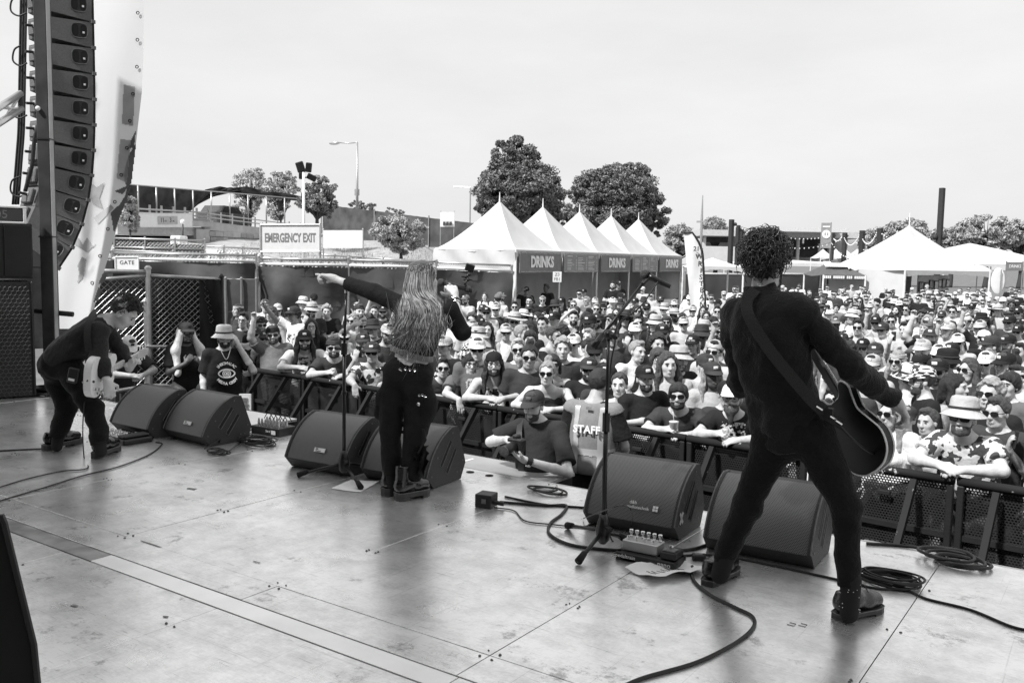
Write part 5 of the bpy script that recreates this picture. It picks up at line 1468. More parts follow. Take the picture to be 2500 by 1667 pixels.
# the front upper right corner of each box runs down the curve of the array
pos = V(top_pt.x, top_pt.y, top_pt.z); ang = 0
for k in range(11):
  ang += tilts[k] * .62
  a = math.radians(ang)
  Mx = Matrix.Translation(pos) @ Matrix.Rotation(-a, 4, 'X')
  # plan: x right (towards the stage), y forward to the audience; origin at the front right upper corner
  fr, bk, dp = 0, -.20, -.48
  def B(pts): return [tuple(Mx @ Vector(p)) for p in pts]
  h1, h2 = -.004, -hb + .004
  hs = .06                                        # rear is lower than the front: wedge gap below each box
  poly_t = [(0, 0, h1), (-.70, 0, h1), (-.52, dp, h1 - .0), (-.18, dp, h1 - .0)]
  poly_b = [(0, 0, h2), (-.70, 0, h2), (-.52, dp, h2 + hs), (-.18, dp, h2 + hs)]
  mb = MB(); vs_ = B(poly_t) + B(poly_b); mb.add(vs_, [(0, 1, 2, 3), (7, 6, 5, 4), (0, 4, 5, 1), (1, 5, 6, 2), (2, 6, 7, 3), (3, 7, 4, 0)])
  bx = mb.build('array_box', M_array, rig, fixn=True)
  # front face edge
  mb = MB(); mb.box((-.35, .012, (h1 + h2) / 2), (.71, .024, hb - .01), M=Mx); mb.build('front_grille', M_blackmatte, bx)
  # recessed side handle: rounded dark pocket with centre bar, laid on the slanted side
  sd = (Vector((-.18, dp, 0)) - Vector((0, 0, 0))).normalized(); nr = Vector((-sd.y, sd.x, 0)); nr = nr if nr.x > 0 else -nr
  def S(s, z, o=.004): return Mx @ (sd * s + nr * o + Vector((0, 0, z)))
  def rr_poly(s0, s1, z0, z1, o):
    q = []
    for i in range(20):
      an = 2 * math.pi * i / 20; ca, sa = math.cos(an), math.sin(an)
      q.append(S((s0 + s1) / 2 + (s1 - s0) / 2 * math.copysign(abs(ca) ** .55, ca), (z0 + z1) / 2 + (z1 - z0) / 2 * math.copysign(abs(sa) ** .75, sa), o))
    return q
  zc = -.115
  mb = MB(); mb.prism(rr_poly(.05, .23, zc - .085, zc + .085, .002), Mx.to_3x3() @ nr * .006); mb.build('handle_plate', M_cab, bx, fixn=True)
  mb = MB(); mb.tube(rr_poly(.05, .23, zc - .085, zc + .085, .009), .004, 5, closed=True); mb.build('handle_rim', M_edge, bx)
  for s0, s1 in ((.066, .13), (.15, .214)):
    mb = MB(); mb.prism(rr_poly(s0, s1, zc - .065, zc + .065, .009), Mx.to_3x3() @ nr * .002); mb.build('handle_pocket', M_blackmatte, bx, fixn=True)
  mb = MB(); q = [S(.085 + a_, zc - .03 + b_, .013) for a_, b_ in ((0, 0), (.022, 0), (.022, .022), (0, .022))]; mb.prism(q, Mx.to_3x3() @ nr * .002); mb.build('white_label', M_letter_white, bx, fixn=True)
  # rear connector panel and link hardware
  mb = MB(); mb.box((-.35, dp - .02, -.12), (.2, .05, .17), M=Mx, bev=.01); rp = mb.build('connector_panel', M_array, bx)
  mb = MB(); mb.box((-.33, dp - .048, -.1), (.06, .01, .05), M=Mx); mb.build('plate', M_alu, rp)
  mb = MB(); mb.cyl(Mx @ V(-.33, dp - .05, -.11), Mx @ V(-.33, dp - .14, -.12), .016, n=8); mb.build('speaker_plug', M_black, rp)
  mb = MB(); mb.box((.005, .01, h2), (.02, .05, .04), M=Mx); mb.build('link_pin', M_edge, bx)
  pos = Mx @ V(0, 0, -hb - .004)
# cable bundle beside the array and loops between the boxes
bl = [at(48 - .03 * y * .6 + (0 if y < 300 else -.06 * (y - 300)), y, 11.1) for y in range(-10, 480, 40)]
for k in range(4):
  cable('vertical black cable in the bundle behind the line array, %s of four' % ordn[k], [p + V(.03 * k, .02 * (k % 2), 0) for p in bl], .014, n=3, group='cables hanging by the line array')
for k, (x, y) in enumerate(((30, 15), (35, 130), (32, 250), (30, 430))):
  cable('slack cable loop hanging left of the line array, %s from the top' % ordn[k], [at(48, y - 25, 11), at(x - 2, y - 15, 11), at(x - 5, y + 10, 11), at(x + 12, y + 22, 11), at(62, y + 15, 11)], .011, n=5, group='cables hanging by the line array')
cable('knotted chain of link cable down the array back', [at(93 + 2.5 * math.sin(i * 1.57) - (0 if i < 10 else (i - 9) * 5.5), -10 + i * 30, 10.35) for i in range(16)], .022, n=5, group='cables hanging by the line array')
# dark scaffold post in front of the array
b = dpt(128, 9.9, 0); t = thing('scaffold_post', b, 'dark square scaffold post in front of the line array', 'post')
mb = MB(); Mx = Matrix.Translation(b) @ Matrix.Rotation(math.radians(38), 4, 'Z'); mb.box((0, 0, 5), (.13, .13, 10), M=Mx, bev=.008); mb.build('shaft', mat('worn_dark_post', .03, .55, .4, var=.5, scale=4), t)
mb = MB(); mb.box((.067, -.02, 5), (.006, .085, 10), M=Mx); mb.build('pale_edge', mat('pale_post_edge', .35, .5, .4, metal=.3, var=.2, scale=3), t)  # paler strip down the right face of the shaft
mb = MB(); q = V(b.x, b.y, zof(112, 265, 9.9)); mb.sphere(q + V(.03, -.09, 0), .025, 10, 8); mb.build('lamp', M_letter_white, t)
for y in (330, 545): mb = MB(); q = V(b.x, b.y, zof(118, y, 9.9)); mb.box((0, 0, 0), (.145, .145, .015), M=Matrix.Translation(q) @ Matrix.Rotation(math.radians(38), 4, 'Z')); mb.build('clamp', M_black, t)
mb = MB(); q0, q1 = at(80, 714, 9.8), at(168, 722, 9.8); mb.tube([q0, q1], .028, 8); mb.build('brace', M_black, t)
mb = MB(); mb.tube([at(125, 736, 9.75), at(108, 737, 9.75), at(106, 768, 9.75), at(122, 770, 9.75)], .012, 6); mb.build('step_loop', M_black, t)
# aluminium truss arm
t = thing('truss_arm', at(20, 240, 8.8), 'short aluminium truss arm entering at the left edge', 'truss')
for (a, c_) in (((-60, 285), (48, 215)), ((-60, 320), (50, 250))): mb = MB(); mb.tube([at(*a, 8.6), at(*c_, 9.2)], .035, 8); mb.build('chord', M_alu, t, smooth=True)
mb = MB(); mb.tube([at(46, 213, 9.2), at(50, 252, 9.2)], .03, 8); mb.build('end_plate', M_black, t);
mb = MB(); mb.tube([at(5, 247, 9.0), at(45, 252, 9.18)], .018, 6); mb.tube([at(5, 283, 9.0), at(45, 219, 9.18)], .018, 6); mb.build('strut', M_alu, t)

# white printed scrim beside the array
m_scrim = mat('scrim_mesh', .78, .8, .2, var=.05, scale=.8)
N, L, bs = nodes_of(m_scrim)
tr = N.new('ShaderNodeBsdfTranslucent'); tr.inputs[0].default_value = (.8, .8, .8, 1); mx = N.new('ShaderNodeMixShader'); mx.inputs[0].default_value = .45
L.new(bs.outputs[0], mx.inputs[1]); L.new(tr.outputs[0], mx.inputs[2]); L.new(mx.outputs[0], N['Material Output'].inputs[0])
edge_r = [(-10, 331), (60, 330), (140, 329), (210, 326), (280, 318), (350, 310), (430, 292), (500, 275), (560, 258), (620, 240), (700, 218), (760, 205)]
def er(y):
  for (a, b), (c, d) in zip(edge_r[:-1], edge_r[1:]):
    if a <= y <= c: return b + (d - b) * (y - a) / (c - a)
  return edge_r[-1][1]
def scrim_pt(f, y, off=0.0):
  x0 = 130 - (0 if y < 400 else (y - 400) * .05); x1 = er(y); x = x0 + (x1 - x0) * f
  Dd = 11.9 - .5 * f + .05 * math.sin(f * 6 + y * .006) + off
  return at(x, y, Dd)
t = thing('printed_scrim', V(*(scrim_pt(.5, 760))), 'tall white printed scrim billowing beside the line array', 'scrim')
P = [[scrim_pt(f / 18, y) for f in range(19)] for y in range(-10, 765, 15)]
mb = MB(); mb.grid(P); mb.build('cloth', m_scrim, t, smooth=True)
m_pr = [mat('scrim_print_pale', .46, .8, .2, var=.1), mat('scrim_print_mid', .36, .8, .2, var=.1), mat('scrim_print_dark', .13, .7, .2, var=.2, scale=3)]
def scrim_print(pts, k):
  """printed patch: polygon filled with small quads that lie just off the cloth"""
  def inside(x, y):
    c = False
    for i in range(len(pts)):
      (x1, y1), (x2, y2) = pts[i], pts[i - 1]
      if (y1 > y) != (y2 > y) and x < (x2 - x1) * (y - y1) / (y2 - y1) + x1: c = not c
    return c
  mb = MB(); st = 2.0; x0, x1 = min(p[0] for p in pts), max(p[0] for p in pts); y0, y1 = min(p[1] for p in pts), max(p[1] for p in pts)
  def sp(x, y):
    xl = 130 - (0 if y < 400 else (y - 400) * .05); return scrim_pt((x - xl) / (er(y) - xl), y, -.012)
  x = x0
  while x < x1:
    y = y0
    while y < y1:
      if inside(x + st / 2, y + st / 2): mb.add([sp(x, y), sp(x + st, y), sp(x + st, y + st), sp(x, y + st)], [(0, 1, 2, 3)])
      y += st
    x += st
  if mb.f: mb.build('print', m_pr[k], t, smooth=True)
for k, poly in ((0, [(284, 195), (310, 200), (306, 290), (280, 285)]), (0, [(276, 320), (300, 322), (292, 420), (268, 410)]),
        (1, [(196, 410), (222, 430), (240, 420), (228, 455), (236, 480), (215, 470), (205, 450), (190, 440)]), (1, [(170, 560), (180, 545), (190, 562), (200, 545), (212, 566), (222, 560), (200, 580), (185, 570)]),
        (1, [(178, 610), (188, 590), (198, 595), (190, 640), (178, 650), (182, 625)]), (0, [(215, 500), (255, 470), (262, 478), (225, 515)]),
        (2, [(312, 300), (290, 345), (308, 338)]), (2, [(313, 328), (302, 420), (282, 446), (262, 440), (290, 428), (283, 400), (296, 355)]), (2, [(300, 428), (292, 455), (262, 535), (254, 490), (262, 480), (275, 470)]),
        (2, [(236, 628), (248, 628), (240, 648), (226, 652)]), (2, [(226, 660), (234, 664), (226, 690), (215, 694)])):
  scrim_print(poly, k)
mb = MB()
for i in range(11):
  y = 30 + i * 62; x = 318 - (i * 3.5 if i < 4 else 14 + (i - 4) * 11); x = er(y) - 14 - (6 if i > 2 else 0)
  x0 = 130 - (0 if y < 400 else (y - 400) * .05); p = scrim_pt((x - x0) / (er(y) - x0), y, -.03)
  Mx = panel_frame(p, RT_H); n = 10
  mb.tube([Mx @ V(.018 * math.cos(2 * math.pi * j / n), .018 * math.sin(2 * math.pi * j / n), 0) for j in range(n)], .006, 5, closed=True)
mb.build('grommet', M_black, t)
# out-of-focus dark case at the lower left corner
c = deck(86, 1600); t = thing('speaker_case', deck(-60, 1700), 'dark tall case cut off by the lower left corner', 'case')
tp = [(-130, 1180), (2, 1182), (10, 1200), (78, 1480), (90, 1600), (90, 1720), (-130, 1720)]
mb = MB(); q = [at(x, y, 1.75) for x, y in tp]; mb.prism(q, FW_H * .25 - RT_H * .35); mb.build('body', M_blackmatte, t, fixn=True)
mb = MB(); mb.tube([at(x, y, 1.745) for x, y in tp[1:6]], .006, 6); mb.build('edge_trim', M_black, t)
# steel crowd barrier and hoops by the left pit
t = thing('pedestrian_barrier', dpt(330, 11.0, 0), 'galvanised hoop barrier behind the left wedges', 'barrier')
z = zof(300, 890, 11.0); a, b = dpt(240, 10.6, 0), dpt(392, 11.4, 0)
mb = MB(); mb.tube(smooth_path([V(a.x, a.y, .1), V(a.x, a.y, z - .1), V(*(a * .9 + b * .1)[:2], z), V(*(a * .1 + b * .9)[:2], z), V(b.x, b.y, z - .15), V(b.x, b.y, .1)], 5), .022, 8); mb.build('frame', M_steel, t, smooth=True)
for i in range(1, 12): q = a + (b - a) * (i / 12); mb = MB(); mb.cyl(V(q.x, q.y, .1), V(q.x, q.y, z - .03), .009, n=6); mb.build('bar', M_steel, t)
# info board hanging on the barricade
t, M, w, h = board('rules_board', 'white board of printed rules hanging at the barricade end', 'sign', 549, 905, 576, 972, 11.0)
mb = MB(); r = random.Random(3)
for i in range(12):
  mb.box((0, 0, 0), (w * r.uniform(.45, .75), h * .022, .002), M=M @ Matrix.Translation((r.uniform(-.04, .04) * w, (.36 - i * .045) * h, .003)))
for a in (-.18, .18):
  for b in (-.28, -.4): mb.box((0, 0, 0), (w * .2, h * .07, .002), M=M @ Matrix.Translation((a * w, b * h, .003)))
mb.build('print', M_letter_dark, t)
# ------------------------------------------------------------------ people: skin, clothes, hair
SKIN = [mat('skin_%s' % n, v, .5, .35, var=.14, scale=22, bump=.12, bscale=90) for n, v in (('pale', .54), ('fair', .48), ('tan', .40), ('brown', .25), ('dark', .10))]
LIPS = mat('lips', .26, .45, .4, var=0)
M_eye = mat('eye_dark', .03, .25, .5, var=0)
HAIRM = {'dark': mat('hair_dark', .022, .5, .4, var=.4, scale=40, bump=.6, bscale=160), 'brown': mat('hair_brown', .06, .5, .4, var=.4, scale=40, bump=.6, bscale=160), 'fair': mat('hair_fair', .3, .5, .4, var=.3, scale=40, bump=.6, bscale=160), 'grey': mat('hair_grey', .45, .55, .4, var=.3, scale=40, bump=.6, bscale=160)}
def cloth(name, v, **k): return mat(name, v, .85, .2, var=.14, scale=9, bump=.75, bscale=16, **k)
CL = {'black': cloth('cotton_black', .018), 'charcoal': cloth('cotton_charcoal', .045), 'grey': cloth('cotton_grey', .16), 'pale': cloth('cotton_pale', .45), 'white': cloth('cotton_white', .72), 'denim': cloth('denim', .08), 'navy': cloth('trouser_dark', .03)}
def pattern_cloth(name, base, ink, kind):
  m = cloth(name, base); N, L, b = nodes_of(m)
  tc = N.new('ShaderNodeTexCoord'); oi = N.new('ShaderNodeObjectInfo'); mp = N.new('ShaderNodeMapping')
  cb = N.new('ShaderNodeCombineXYZ'); mul = math_node(N, L, 'MULTIPLY', oi.outputs['Random'], 40.0)
  L.new(mul, cb.inputs[0]); L.new(mul, cb.inputs[1]); L.new(mul, cb.inputs[2]); L.new(tc.outputs['Object'], mp.inputs[0]); L.new(cb.outputs[0], mp.inputs['Location'])
  sp = N.new('ShaderNodeSeparateXYZ'); L.new(tc.outputs['Object'], sp.inputs[0])
  nz = N.new('ShaderNodeTexNoise'); L.new(mp.outputs[0], nz.inputs['Vector'])
  if kind == 'graphic':
    nz.inputs['Scale'].default_value = 26; nz.inputs['Detail'].default_value = 3
    on = math_node(N, L, 'GREATER_THAN', nz.outputs[0], .53)
    ax = math_node(N, L, 'LESS_THAN', math_node(N, L, 'ABSOLUTE', sp.outputs[0]), .115)
    z1 = math_node(N, L, 'LESS_THAN', math_node(N, L, 'ABSOLUTE', math_node(N, L, 'SUBTRACT', sp.outputs[2], 1.23)), .085)
    fr = math_node(N, L, 'GREATER_THAN', sp.outputs[1], .05)
    fac = math_node(N, L, 'MULTIPLY', math_node(N, L, 'MULTIPLY', on, ax), math_node(N, L, 'MULTIPLY', z1, fr))
  elif kind == 'floral':
    nz.inputs['Scale'].default_value = 13; nz.inputs['Detail'].default_value = 2
    fac = math_node(N, L, 'GREATER_THAN', nz.outputs[0], .52)
  elif kind == 'stripe':
    fac = math_node(N, L, 'GREATER_THAN', math_node(N, L, 'SINE', math_node(N, L, 'MULTIPLY', sp.outputs[2], 160.0)), .1)
  elif kind == 'check':
    a = math_node(N, L, 'SINE', math_node(N, L, 'MULTIPLY', sp.outputs[0], 150.0)); c = math_node(N, L, 'SINE', math_node(N, L, 'MULTIPLY', sp.outputs[2], 150.0))
    fac = math_node(N, L, 'GREATER_THAN', math_node(N, L, 'MULTIPLY', a, c), 0.0)
  mx = N.new('ShaderNodeMapRange'); L.new(fac, mx.inputs[0]); mx.inputs[3].default_value = base; mx.inputs[4].default_value = ink
  L.new(mx.outputs[0], b.inputs['Base Color'])
  return m
CL['black_graphic'] = pattern_cloth('cotton_black_print', .018, .6, 'graphic')
CL['white_graphic'] = pattern_cloth('cotton_white_print', .70, .06, 'graphic')
CL['grey_graphic'] = pattern_cloth('cotton_grey_print', .13, .5, 'graphic')
CL['floral'] = pattern_cloth('cotton_floral', .62, .06, 'floral')
CL['stripe'] = pattern_cloth('cotton_stripe', .06, .5, 'stripe')
CL['check'] = pattern_cloth('checkered_cloth', .03, .7, 'check')

def npv(v): return np.array(v, float)
def unit(v): v = npv(v); return v / (np.linalg.norm(v) + 1e-12)
def hmat(pos, fwd=(0, 1, 0), up=(0, 0, 1), s=1.0):
  f = Vector(fwd).normalized(); u = Vector(up); u = (u - f * u.dot(f)).normalized(); r = f.cross(u)
  return Matrix(((r.x * s, f.x * s, u.x * s, pos[0]), (r.y * s, f.y * s, u.y * s, pos[1]), (r.z * s, f.z * s, u.z * s, pos[2]), (0, 0, 0, 1)))
def head_prims(S, H, wide=1.0):
  s = H.to_scale()[0]; R = np.array(H.to_3x3()) / s
  def c(x, y, z): return npv(H @ Vector((x * wide, y, z)))
  def e(p, r, k=.02, op='u'): S.ell(c(*p), npv(r) * s * np.array([wide, 1, 1]), R, k, op)
  e((0, -.014, .034), (.074, .092, .084), .03)
  e((0, .028, -.028), (.060, .064, .082), .03)
  S.cone(c(-.028, .045, -.092), c(.028, .045, -.092), .024 * s, None, .03)
  S.cone(c(0, .066, -.098), c(0, .068, -.1), .018 * s, None, .02)
  S.cone(c(-.034, .076, .026), c(.034, .076, .026), .014 * s, None, .014)
  for sg in (-1, 1):
    e((sg * .040, .052, -.026), (.024, .024, .026), .02)
    e((sg * .031, .097, .004), (.017, .013, .012), .012, 's')
    e((sg * .074, -.006, -.012), (.010, .020, .031), .008)
  S.cone(c(0, .090, .010), c(0, .107, -.030), .008 * s, .0125 * s, .012)
  S.cone(c(-.011, .097, -.034), c(.011, .097, -.034), .009 * s, None, .008)
  S.cone(c(-.017, .087, -.061), c(.017, .087, -.061), .0075 * s, None, .008)
  S.cone(c(-.013, .084, -.073), c(.013, .084, -.073), .0085 * s, None, .008)
def hand_prims(S, wr, fdir, pn, side, curl=.5, s=1.0, spread=.5, r0=.0095, point=False):
  """palm, four unequal jointed fingers and a thumb; pn: back-of-palm to palm direction"""
  f = unit(fdir); p = npv(pn); p = unit(p - f * (p @ f)); a = np.cross(f, p) * side     # a: towards the thumb side
  wr = npv(wr); R = np.stack([a, p, f], 1)
  S.ell(wr + f * .05 * s, npv((.040, .017, .052)) * s, R, .015)
  S.cone(wr, wr + f * .03 * s, .024 * s, .025 * s, .02)
  for i, (o, L) in enumerate(((.030, .074), (.010, .083), (-.011, .077), (-.030, .060))):
    b = wr + f * (.088 - .004 * abs(i - 1)) * s + a * o * s
    cu = curl if not (point and i == 0) else .05
    if point and i > 0: cu = 1.5
    d1 = unit(f * math.cos(cu * .6) + p * math.sin(cu * .6) + a * o * spread * 4)
    d2 = unit(f * math.cos(cu * 1.5) + p * math.sin(cu * 1.5)); d3 = unit(f * math.cos(cu * 2.2) + p * math.sin(cu * 2.2))
    q1 = b + d1 * L * .48 * s; q2 = q1 + d2 * L * .30 * s; q3 = q2 + d3 * L * .24 * s
    S.chain([b - f * .02 * s, b, q1, q2, q3], [r0 * s * x for x in (1.1, 1.05, .98, .92, .82)], .006)
  b = wr + f * .022 * s + a * .028 * s; q1 = b + unit(a * .75 + f * .6 + p * .35) * .045 * s; q2 = q1 + unit(a * .25 + f * .85 + p * .5) * .035 * s
  S.chain([b, q1, q2], [.0145 * s, .0115 * s, .0095 * s], .01)
def torso_axes(J):
  up = unit(npv(J['neck']) - npv(J['pelvis'])); rt = unit(npv(J['shR']) - npv(J['shL']) + .6 * (npv(J['hipR']) - npv(J['hipL'])))
  rt = unit(rt - up * (rt @ up)); fw = np.cross(up, rt)
  return np.stack([rt, fw, up], 1)
def body_prims(J, w=1.0, limb=1.0, belly=0.0, bust=0.0, hands=True, wide=1.0, headp=True, feet=True, leg=1.0, arm=1.0):
  S = SDF(); R = torso_axes(J); fw = R[:, 1]
  pel, che, nk = npv(J['pelvis']), npv(J['chest']), npv(J['neck'])
  S.ell(che, (.160 * w, .108 * w, .20), R, .05)
  mid = (pel + che) / 2
  S.ell(mid + fw * belly * .5, (.138 * w + belly * .4, .098 * w + belly * .6, .17), R, .06)
  S.ell(pel, (.160 * w, .112 * w, .12), R, .05)
  if bust > 0:
    for sg in (-1, 1): S.ell(che + R[:, 0] * sg * .075 + fw * .085 - R[:, 2] * .02, (.06, .05, .06), R, .03)
  hd = npv(J['head'].translation); hs = J['head'].to_scale()[0]
  hb = npv(J['head'] @ Vector((0, -.015, -.085)))
  S.cone(nk, hb, .058 * limb, .054 * limb, .03)
  for s in 'LR':
    sg = 1 if s == 'R' else -1
    sh, el, wr = npv(J['sh' + s]), npv(J['el' + s]), npv(J['wr' + s])
    S.cone(nk - R[:, 2] * .02, sh, .05 * limb, .052 * limb, .05)
    S.cone(sh, el, .052 * limb * arm, .040 * limb * arm, .03)
    m = el + (wr - el) * .3
    S.cone(el, m, .040 * limb * arm, .041 * limb * arm, .02); S.cone(m, wr, .041 * limb * arm, .027 * limb, .02)
    if hands:
      hp = J.get('hand' + s)
      hand_prims(S, wr, hp[0], hp[1], sg, hp[2] if len(hp) > 2 else .5, 1.0, point=(len(hp) > 3 and hp[3] == 'point'))
    hi, kn, an = npv(J['hip' + s]), npv(J['kn' + s]), npv(J['an' + s])
    S.cone(hi, kn, .088 * limb * w ** .5 * leg, .056 * limb * leg, .04); S.cone(kn, kn + (an - kn) * .35, .054 * limb * leg, .056 * limb * leg, .02); S.cone(kn + (an - kn) * .35, an if feet else kn + (an - kn) * .8, .056 * limb * leg, .038 * limb * leg, .02)
    toe = unit(J.get('toe' + s, fw))
    if feet: S.cone(an - npv((0, 0, .02)), an + toe * .14 - npv((0, 0, .045)), .036, .03, .02)
  if headp: head_prims(S, J['head'], wide)
  return S
def shirt_prims(J, w=1.0, limb=1.0, belly=0.0, bust=0.0, sleeve=.62, loose=.014, long=.0, tank=False):
  S = SDF(); R = torso_axes(J); fw = R[:, 1]; pel, che, nk = npv(J['pelvis']), npv(J['chest']), npv(J['neck'])
  L = loose
  S.ell(che, (.160 * w + L, .108 * w + L, .205 - (.022 if tank else 0)), R, .05)
  mid = (pel + che) / 2
  S.ell(mid + fw * belly * .5, (.146 * w + belly * .4 + L * 1.3, .105 * w + belly * .6 + L * 1.3, .20), R, .06)
  S.ell(pel, (.165 * w + L * 1.2, .116 * w + L * 1.2, .14 + long), R, .05)
  if bust > 0:
    for sg in (-1, 1): S.ell(che + R[:, 0] * sg * .07 + fw * .09 - R[:, 2] * .02, (.07, .055, .065), R, .04)
  for s in 'LR':
    sh, el, wr = npv(J['sh' + s]), npv(J['el' + s]), npv(J['wr' + s])
    if tank:
      top = nk + (sh - nk) * .55 + R[:, 2] * .005; S.cone(che + R[:, 0] * (1 if s == 'R' else -1) * .085 + fw * .06, top, .045, .026, .02); S.cone(top, che + R[:, 0] * (1 if s == 'R' else -1) * .085 - fw * .07, .026, .045, .02)
      continue
    S.cone(nk - R[:, 2] * .045, sh, .05 * limb + L, .056 * limb + L, .05)
    e = sh + (el - sh) * min(1, sleeve / .62 * .66) if sleeve < .9 else el
    S.cone(sh, e, .056 * limb + L, .056 * limb + L * 1.7, .02, flat=sleeve < .9)
    if sleeve >= .9: S.cone(el, wr - unit(wr - el) * .02, .05 * limb + L * 1.2, .036 * limb + L, .02, flat=True)
  return S
def pants_prims(J, w=1.0, limb=1.0, belly=0.0, loose=.018, end=.9):
  S = SDF(); R = torso_axes(J); pel = npv(J['pelvis'])
  S.ell(pel, (.166 * w + loose * .4, .118 * w + loose * .4, .13), R, .05)
  for s in 'LR':
    hi, kn, an = npv(J['hip' + s]), npv(J['kn' + s]), npv(J['an' + s])
    S.cone(hi, kn, .09 * limb * w ** .5 + loose, .062 * limb + loose, .04); S.cone(kn, kn + (an - kn) * end, .062 * limb + loose, .05 * limb + loose, .03, flat=True)
  return S
def cut_plane(pt, n):
  pt = npv(pt); n = unit(n)
  return lambda X, Y, Z: (X - pt[0]) * n[0] + (Y - pt[1]) * n[1] + (Z - pt[2]) * n[2]
def make_post(amp=0, seed=1, cuts=(), f=(14, 14, 9)):
  fo = folds(amp, seed, f) if amp else None
  def post(X, Y, Z, g):
    if fo is not None: g = g + fo(X, Y, Z)
    for c in cuts: g = np.maximum(g, c(X, Y, Z))
    return g
  return post
def raw_mesh(name, vf, mats, smooth=True):
  v, f = vf; me = bpy.data.meshes.new(name); me.from_pydata(v.tolist(), [], f.tolist())
  for m in (mats if isinstance(mats, (list, tuple)) else [mats]): me.materials.append(m)
  if smooth: me.polygons.foreach_set('use_smooth', [True] * len(me.polygons))
  me.update(); return me
def mb_mesh(name, mb, mats, smooth=False):
  me = bpy.data.meshes.new(name); me.from_pydata(mb.v, [], mb.f)
  for m in (mats if isinstance(mats, (list, tuple)) else [mats]): me.materials.append(m)
  if isinstance(mats, (list, tuple)) and len(mats) > 1: me.polygons.foreach_set('material_index', mb.m)
  if smooth: me.polygons.foreach_set('use_smooth', [True] * len(me.polygons))
  bm = bmesh.new(); bm.from_mesh(me); bmesh.ops.recalc_face_normals(bm, faces=bm.faces); bm.to_mesh(me); bm.free()
  me.update(); return me

# ---- head wear, hair and glasses, in the head's own frame (y forward, z up)
ACC = {}
def zmin_hair(Y, lo=-.07):
  return np.interp(Y, [-.12, -.06, 0.0, .045, .07, .12], [lo, lo, -.015, .055, .082, .1])
def hair_sdf(kind):
  S = SDF(); amp = .006; f = (120, 120, 60); infl = .012; cuts = []
  if kind == 'curly': infl, amp, f = .034, .016, (95, 95, 95)
  S.ell((0, -.014, .036), (.075 + infl, .093 + infl, .086 + infl), None, .02)
  if kind == 'short': S.ell((0, .05, .11), (.05, .04, .025), None, .03)
  if kind == 'fringe': S.ell((.01, .075, .062), (.065, .026, .04), None, .02); S.ell((0, -.03, -.01), (.088, .085, .07), None, .03)
  if kind in ('long', 'longstraight'):
    for sg in (-1, 1):
      S.cone((sg * .078, -.01, .03), (sg * .10, .0, -.12), .026, .036, .03); S.cone((sg * .10, .0, -.12), (sg * .115, .035, -.30), .036, .02, .03)
    S.cone((0, -.07, 0), (0, -.105, -.22), .07, .06, .04)
    amp, f = .007, (190, 90, 14)
  if kind == 'bob':
    for sg in (-1, 1): S.cone((sg * .082, -.005, .02), (sg * .088, .012, -.09), .028, .024, .03)
    S.cone((0, -.06, 0), (0, -.07, -.09), .075, .06, .04); S.ell((0, .07, .06), (.06, .03, .035), None, .02); amp, f = .005, (160, 90, 16)
  if kind == 'bun': S.ell((0, -.05, .15), (.045, .045, .04), None, .015)
  if kind == 'pony': S.cone((0, -.1, .05), (.03, -.14, -.02), .028, .03, .02); S.cone((.03, -.14, -.02), (.06, -.10, -.26), .03, .012, .02)
  def cut(X, Y, Z):
    base = zmin_hair(Y, -.075 if kind in ('short', 'fringe', 'curly', 'bun', 'pony') else -.5)
    face = np.minimum(np.minimum(.052 - np.abs(X) + 0 * Y + 0 * Z, Y - .0 + 0 * X + 0 * Z), .075 - Z + 0 * X + 0 * Y)
    if kind in ('long', 'longstraight', 'bob', 'fringe'):
      cz, rx, rz = (-.012, .064, .094) if kind in ('long', 'longstraight') else ((-.03, .064, .088) if kind == 'bob' else (-.03, .074, .092))
      part = .010 * np.abs(X / .06)
      return np.minimum((1 - np.sqrt((X / rx) ** 2 + (np.minimum(0, (Z - cz)) / .35) ** 2 * .05 + (np.maximum(0, Z - cz + part) / rz) ** 2 + 0 * Y)) * .06, Y + .005 + 0 * X + 0 * Z)
    return (base + .009 * np.sin(X * 131) + .007 * np.sin(X * 57 + Y * 83) - Z + 0 * X) * .8
  return S, make_post(amp, hash(kind) % 97 + 3 if False else len(kind) * 7 + 3, (cut,), f)
for kd in ('short', 'curly', 'long', 'bob', 'fringe', 'bun', 'pony'):
  S, po = hair_sdf(kd); ACC['hair_' + kd] = raw_mesh('hair', S.solve(.0065, po), HAIRM['dark'])
def beard_sdf(long):
  S = SDF(); S.ell((0, .028, -.028), (.0655, .0695, .0875), None, .03); S.cone((-.028, .045, -.092), (.028, .045, -.092), .031, None, .03); S.cone((0, .066, -.098), (0, .068, -.104), .026, None, .02)
  if long: S.cone((0, .072, -.11), (0, .068, -.22), .042, .014, .04)
  def cut(X, Y, Z):
    a = (Z + .049 - 2.0 * np.maximum(0, np.abs(X) - .040) + 0 * Y)         # top line rises to the side burns
    b = (-.004 - Y + 0 * X + 0 * Z)
    m = np.where(Y > .05, .0105 - np.sqrt((X / 1.9) ** 2 + (Z + .069) ** 2 + 0 * Y), -1)   # mouth opening
    return np.maximum(np.maximum(a, b), m)
  return S.solve(.0055, make_post(.003, 5, (cut,), (150, 150, 120)))
ACC['beard'] = raw_mesh('beard', beard_sdf(False), HAIRM['dark']); ACC['beard_long'] = raw_mesh('beard', beard_sdf(True), HAIRM['dark'])
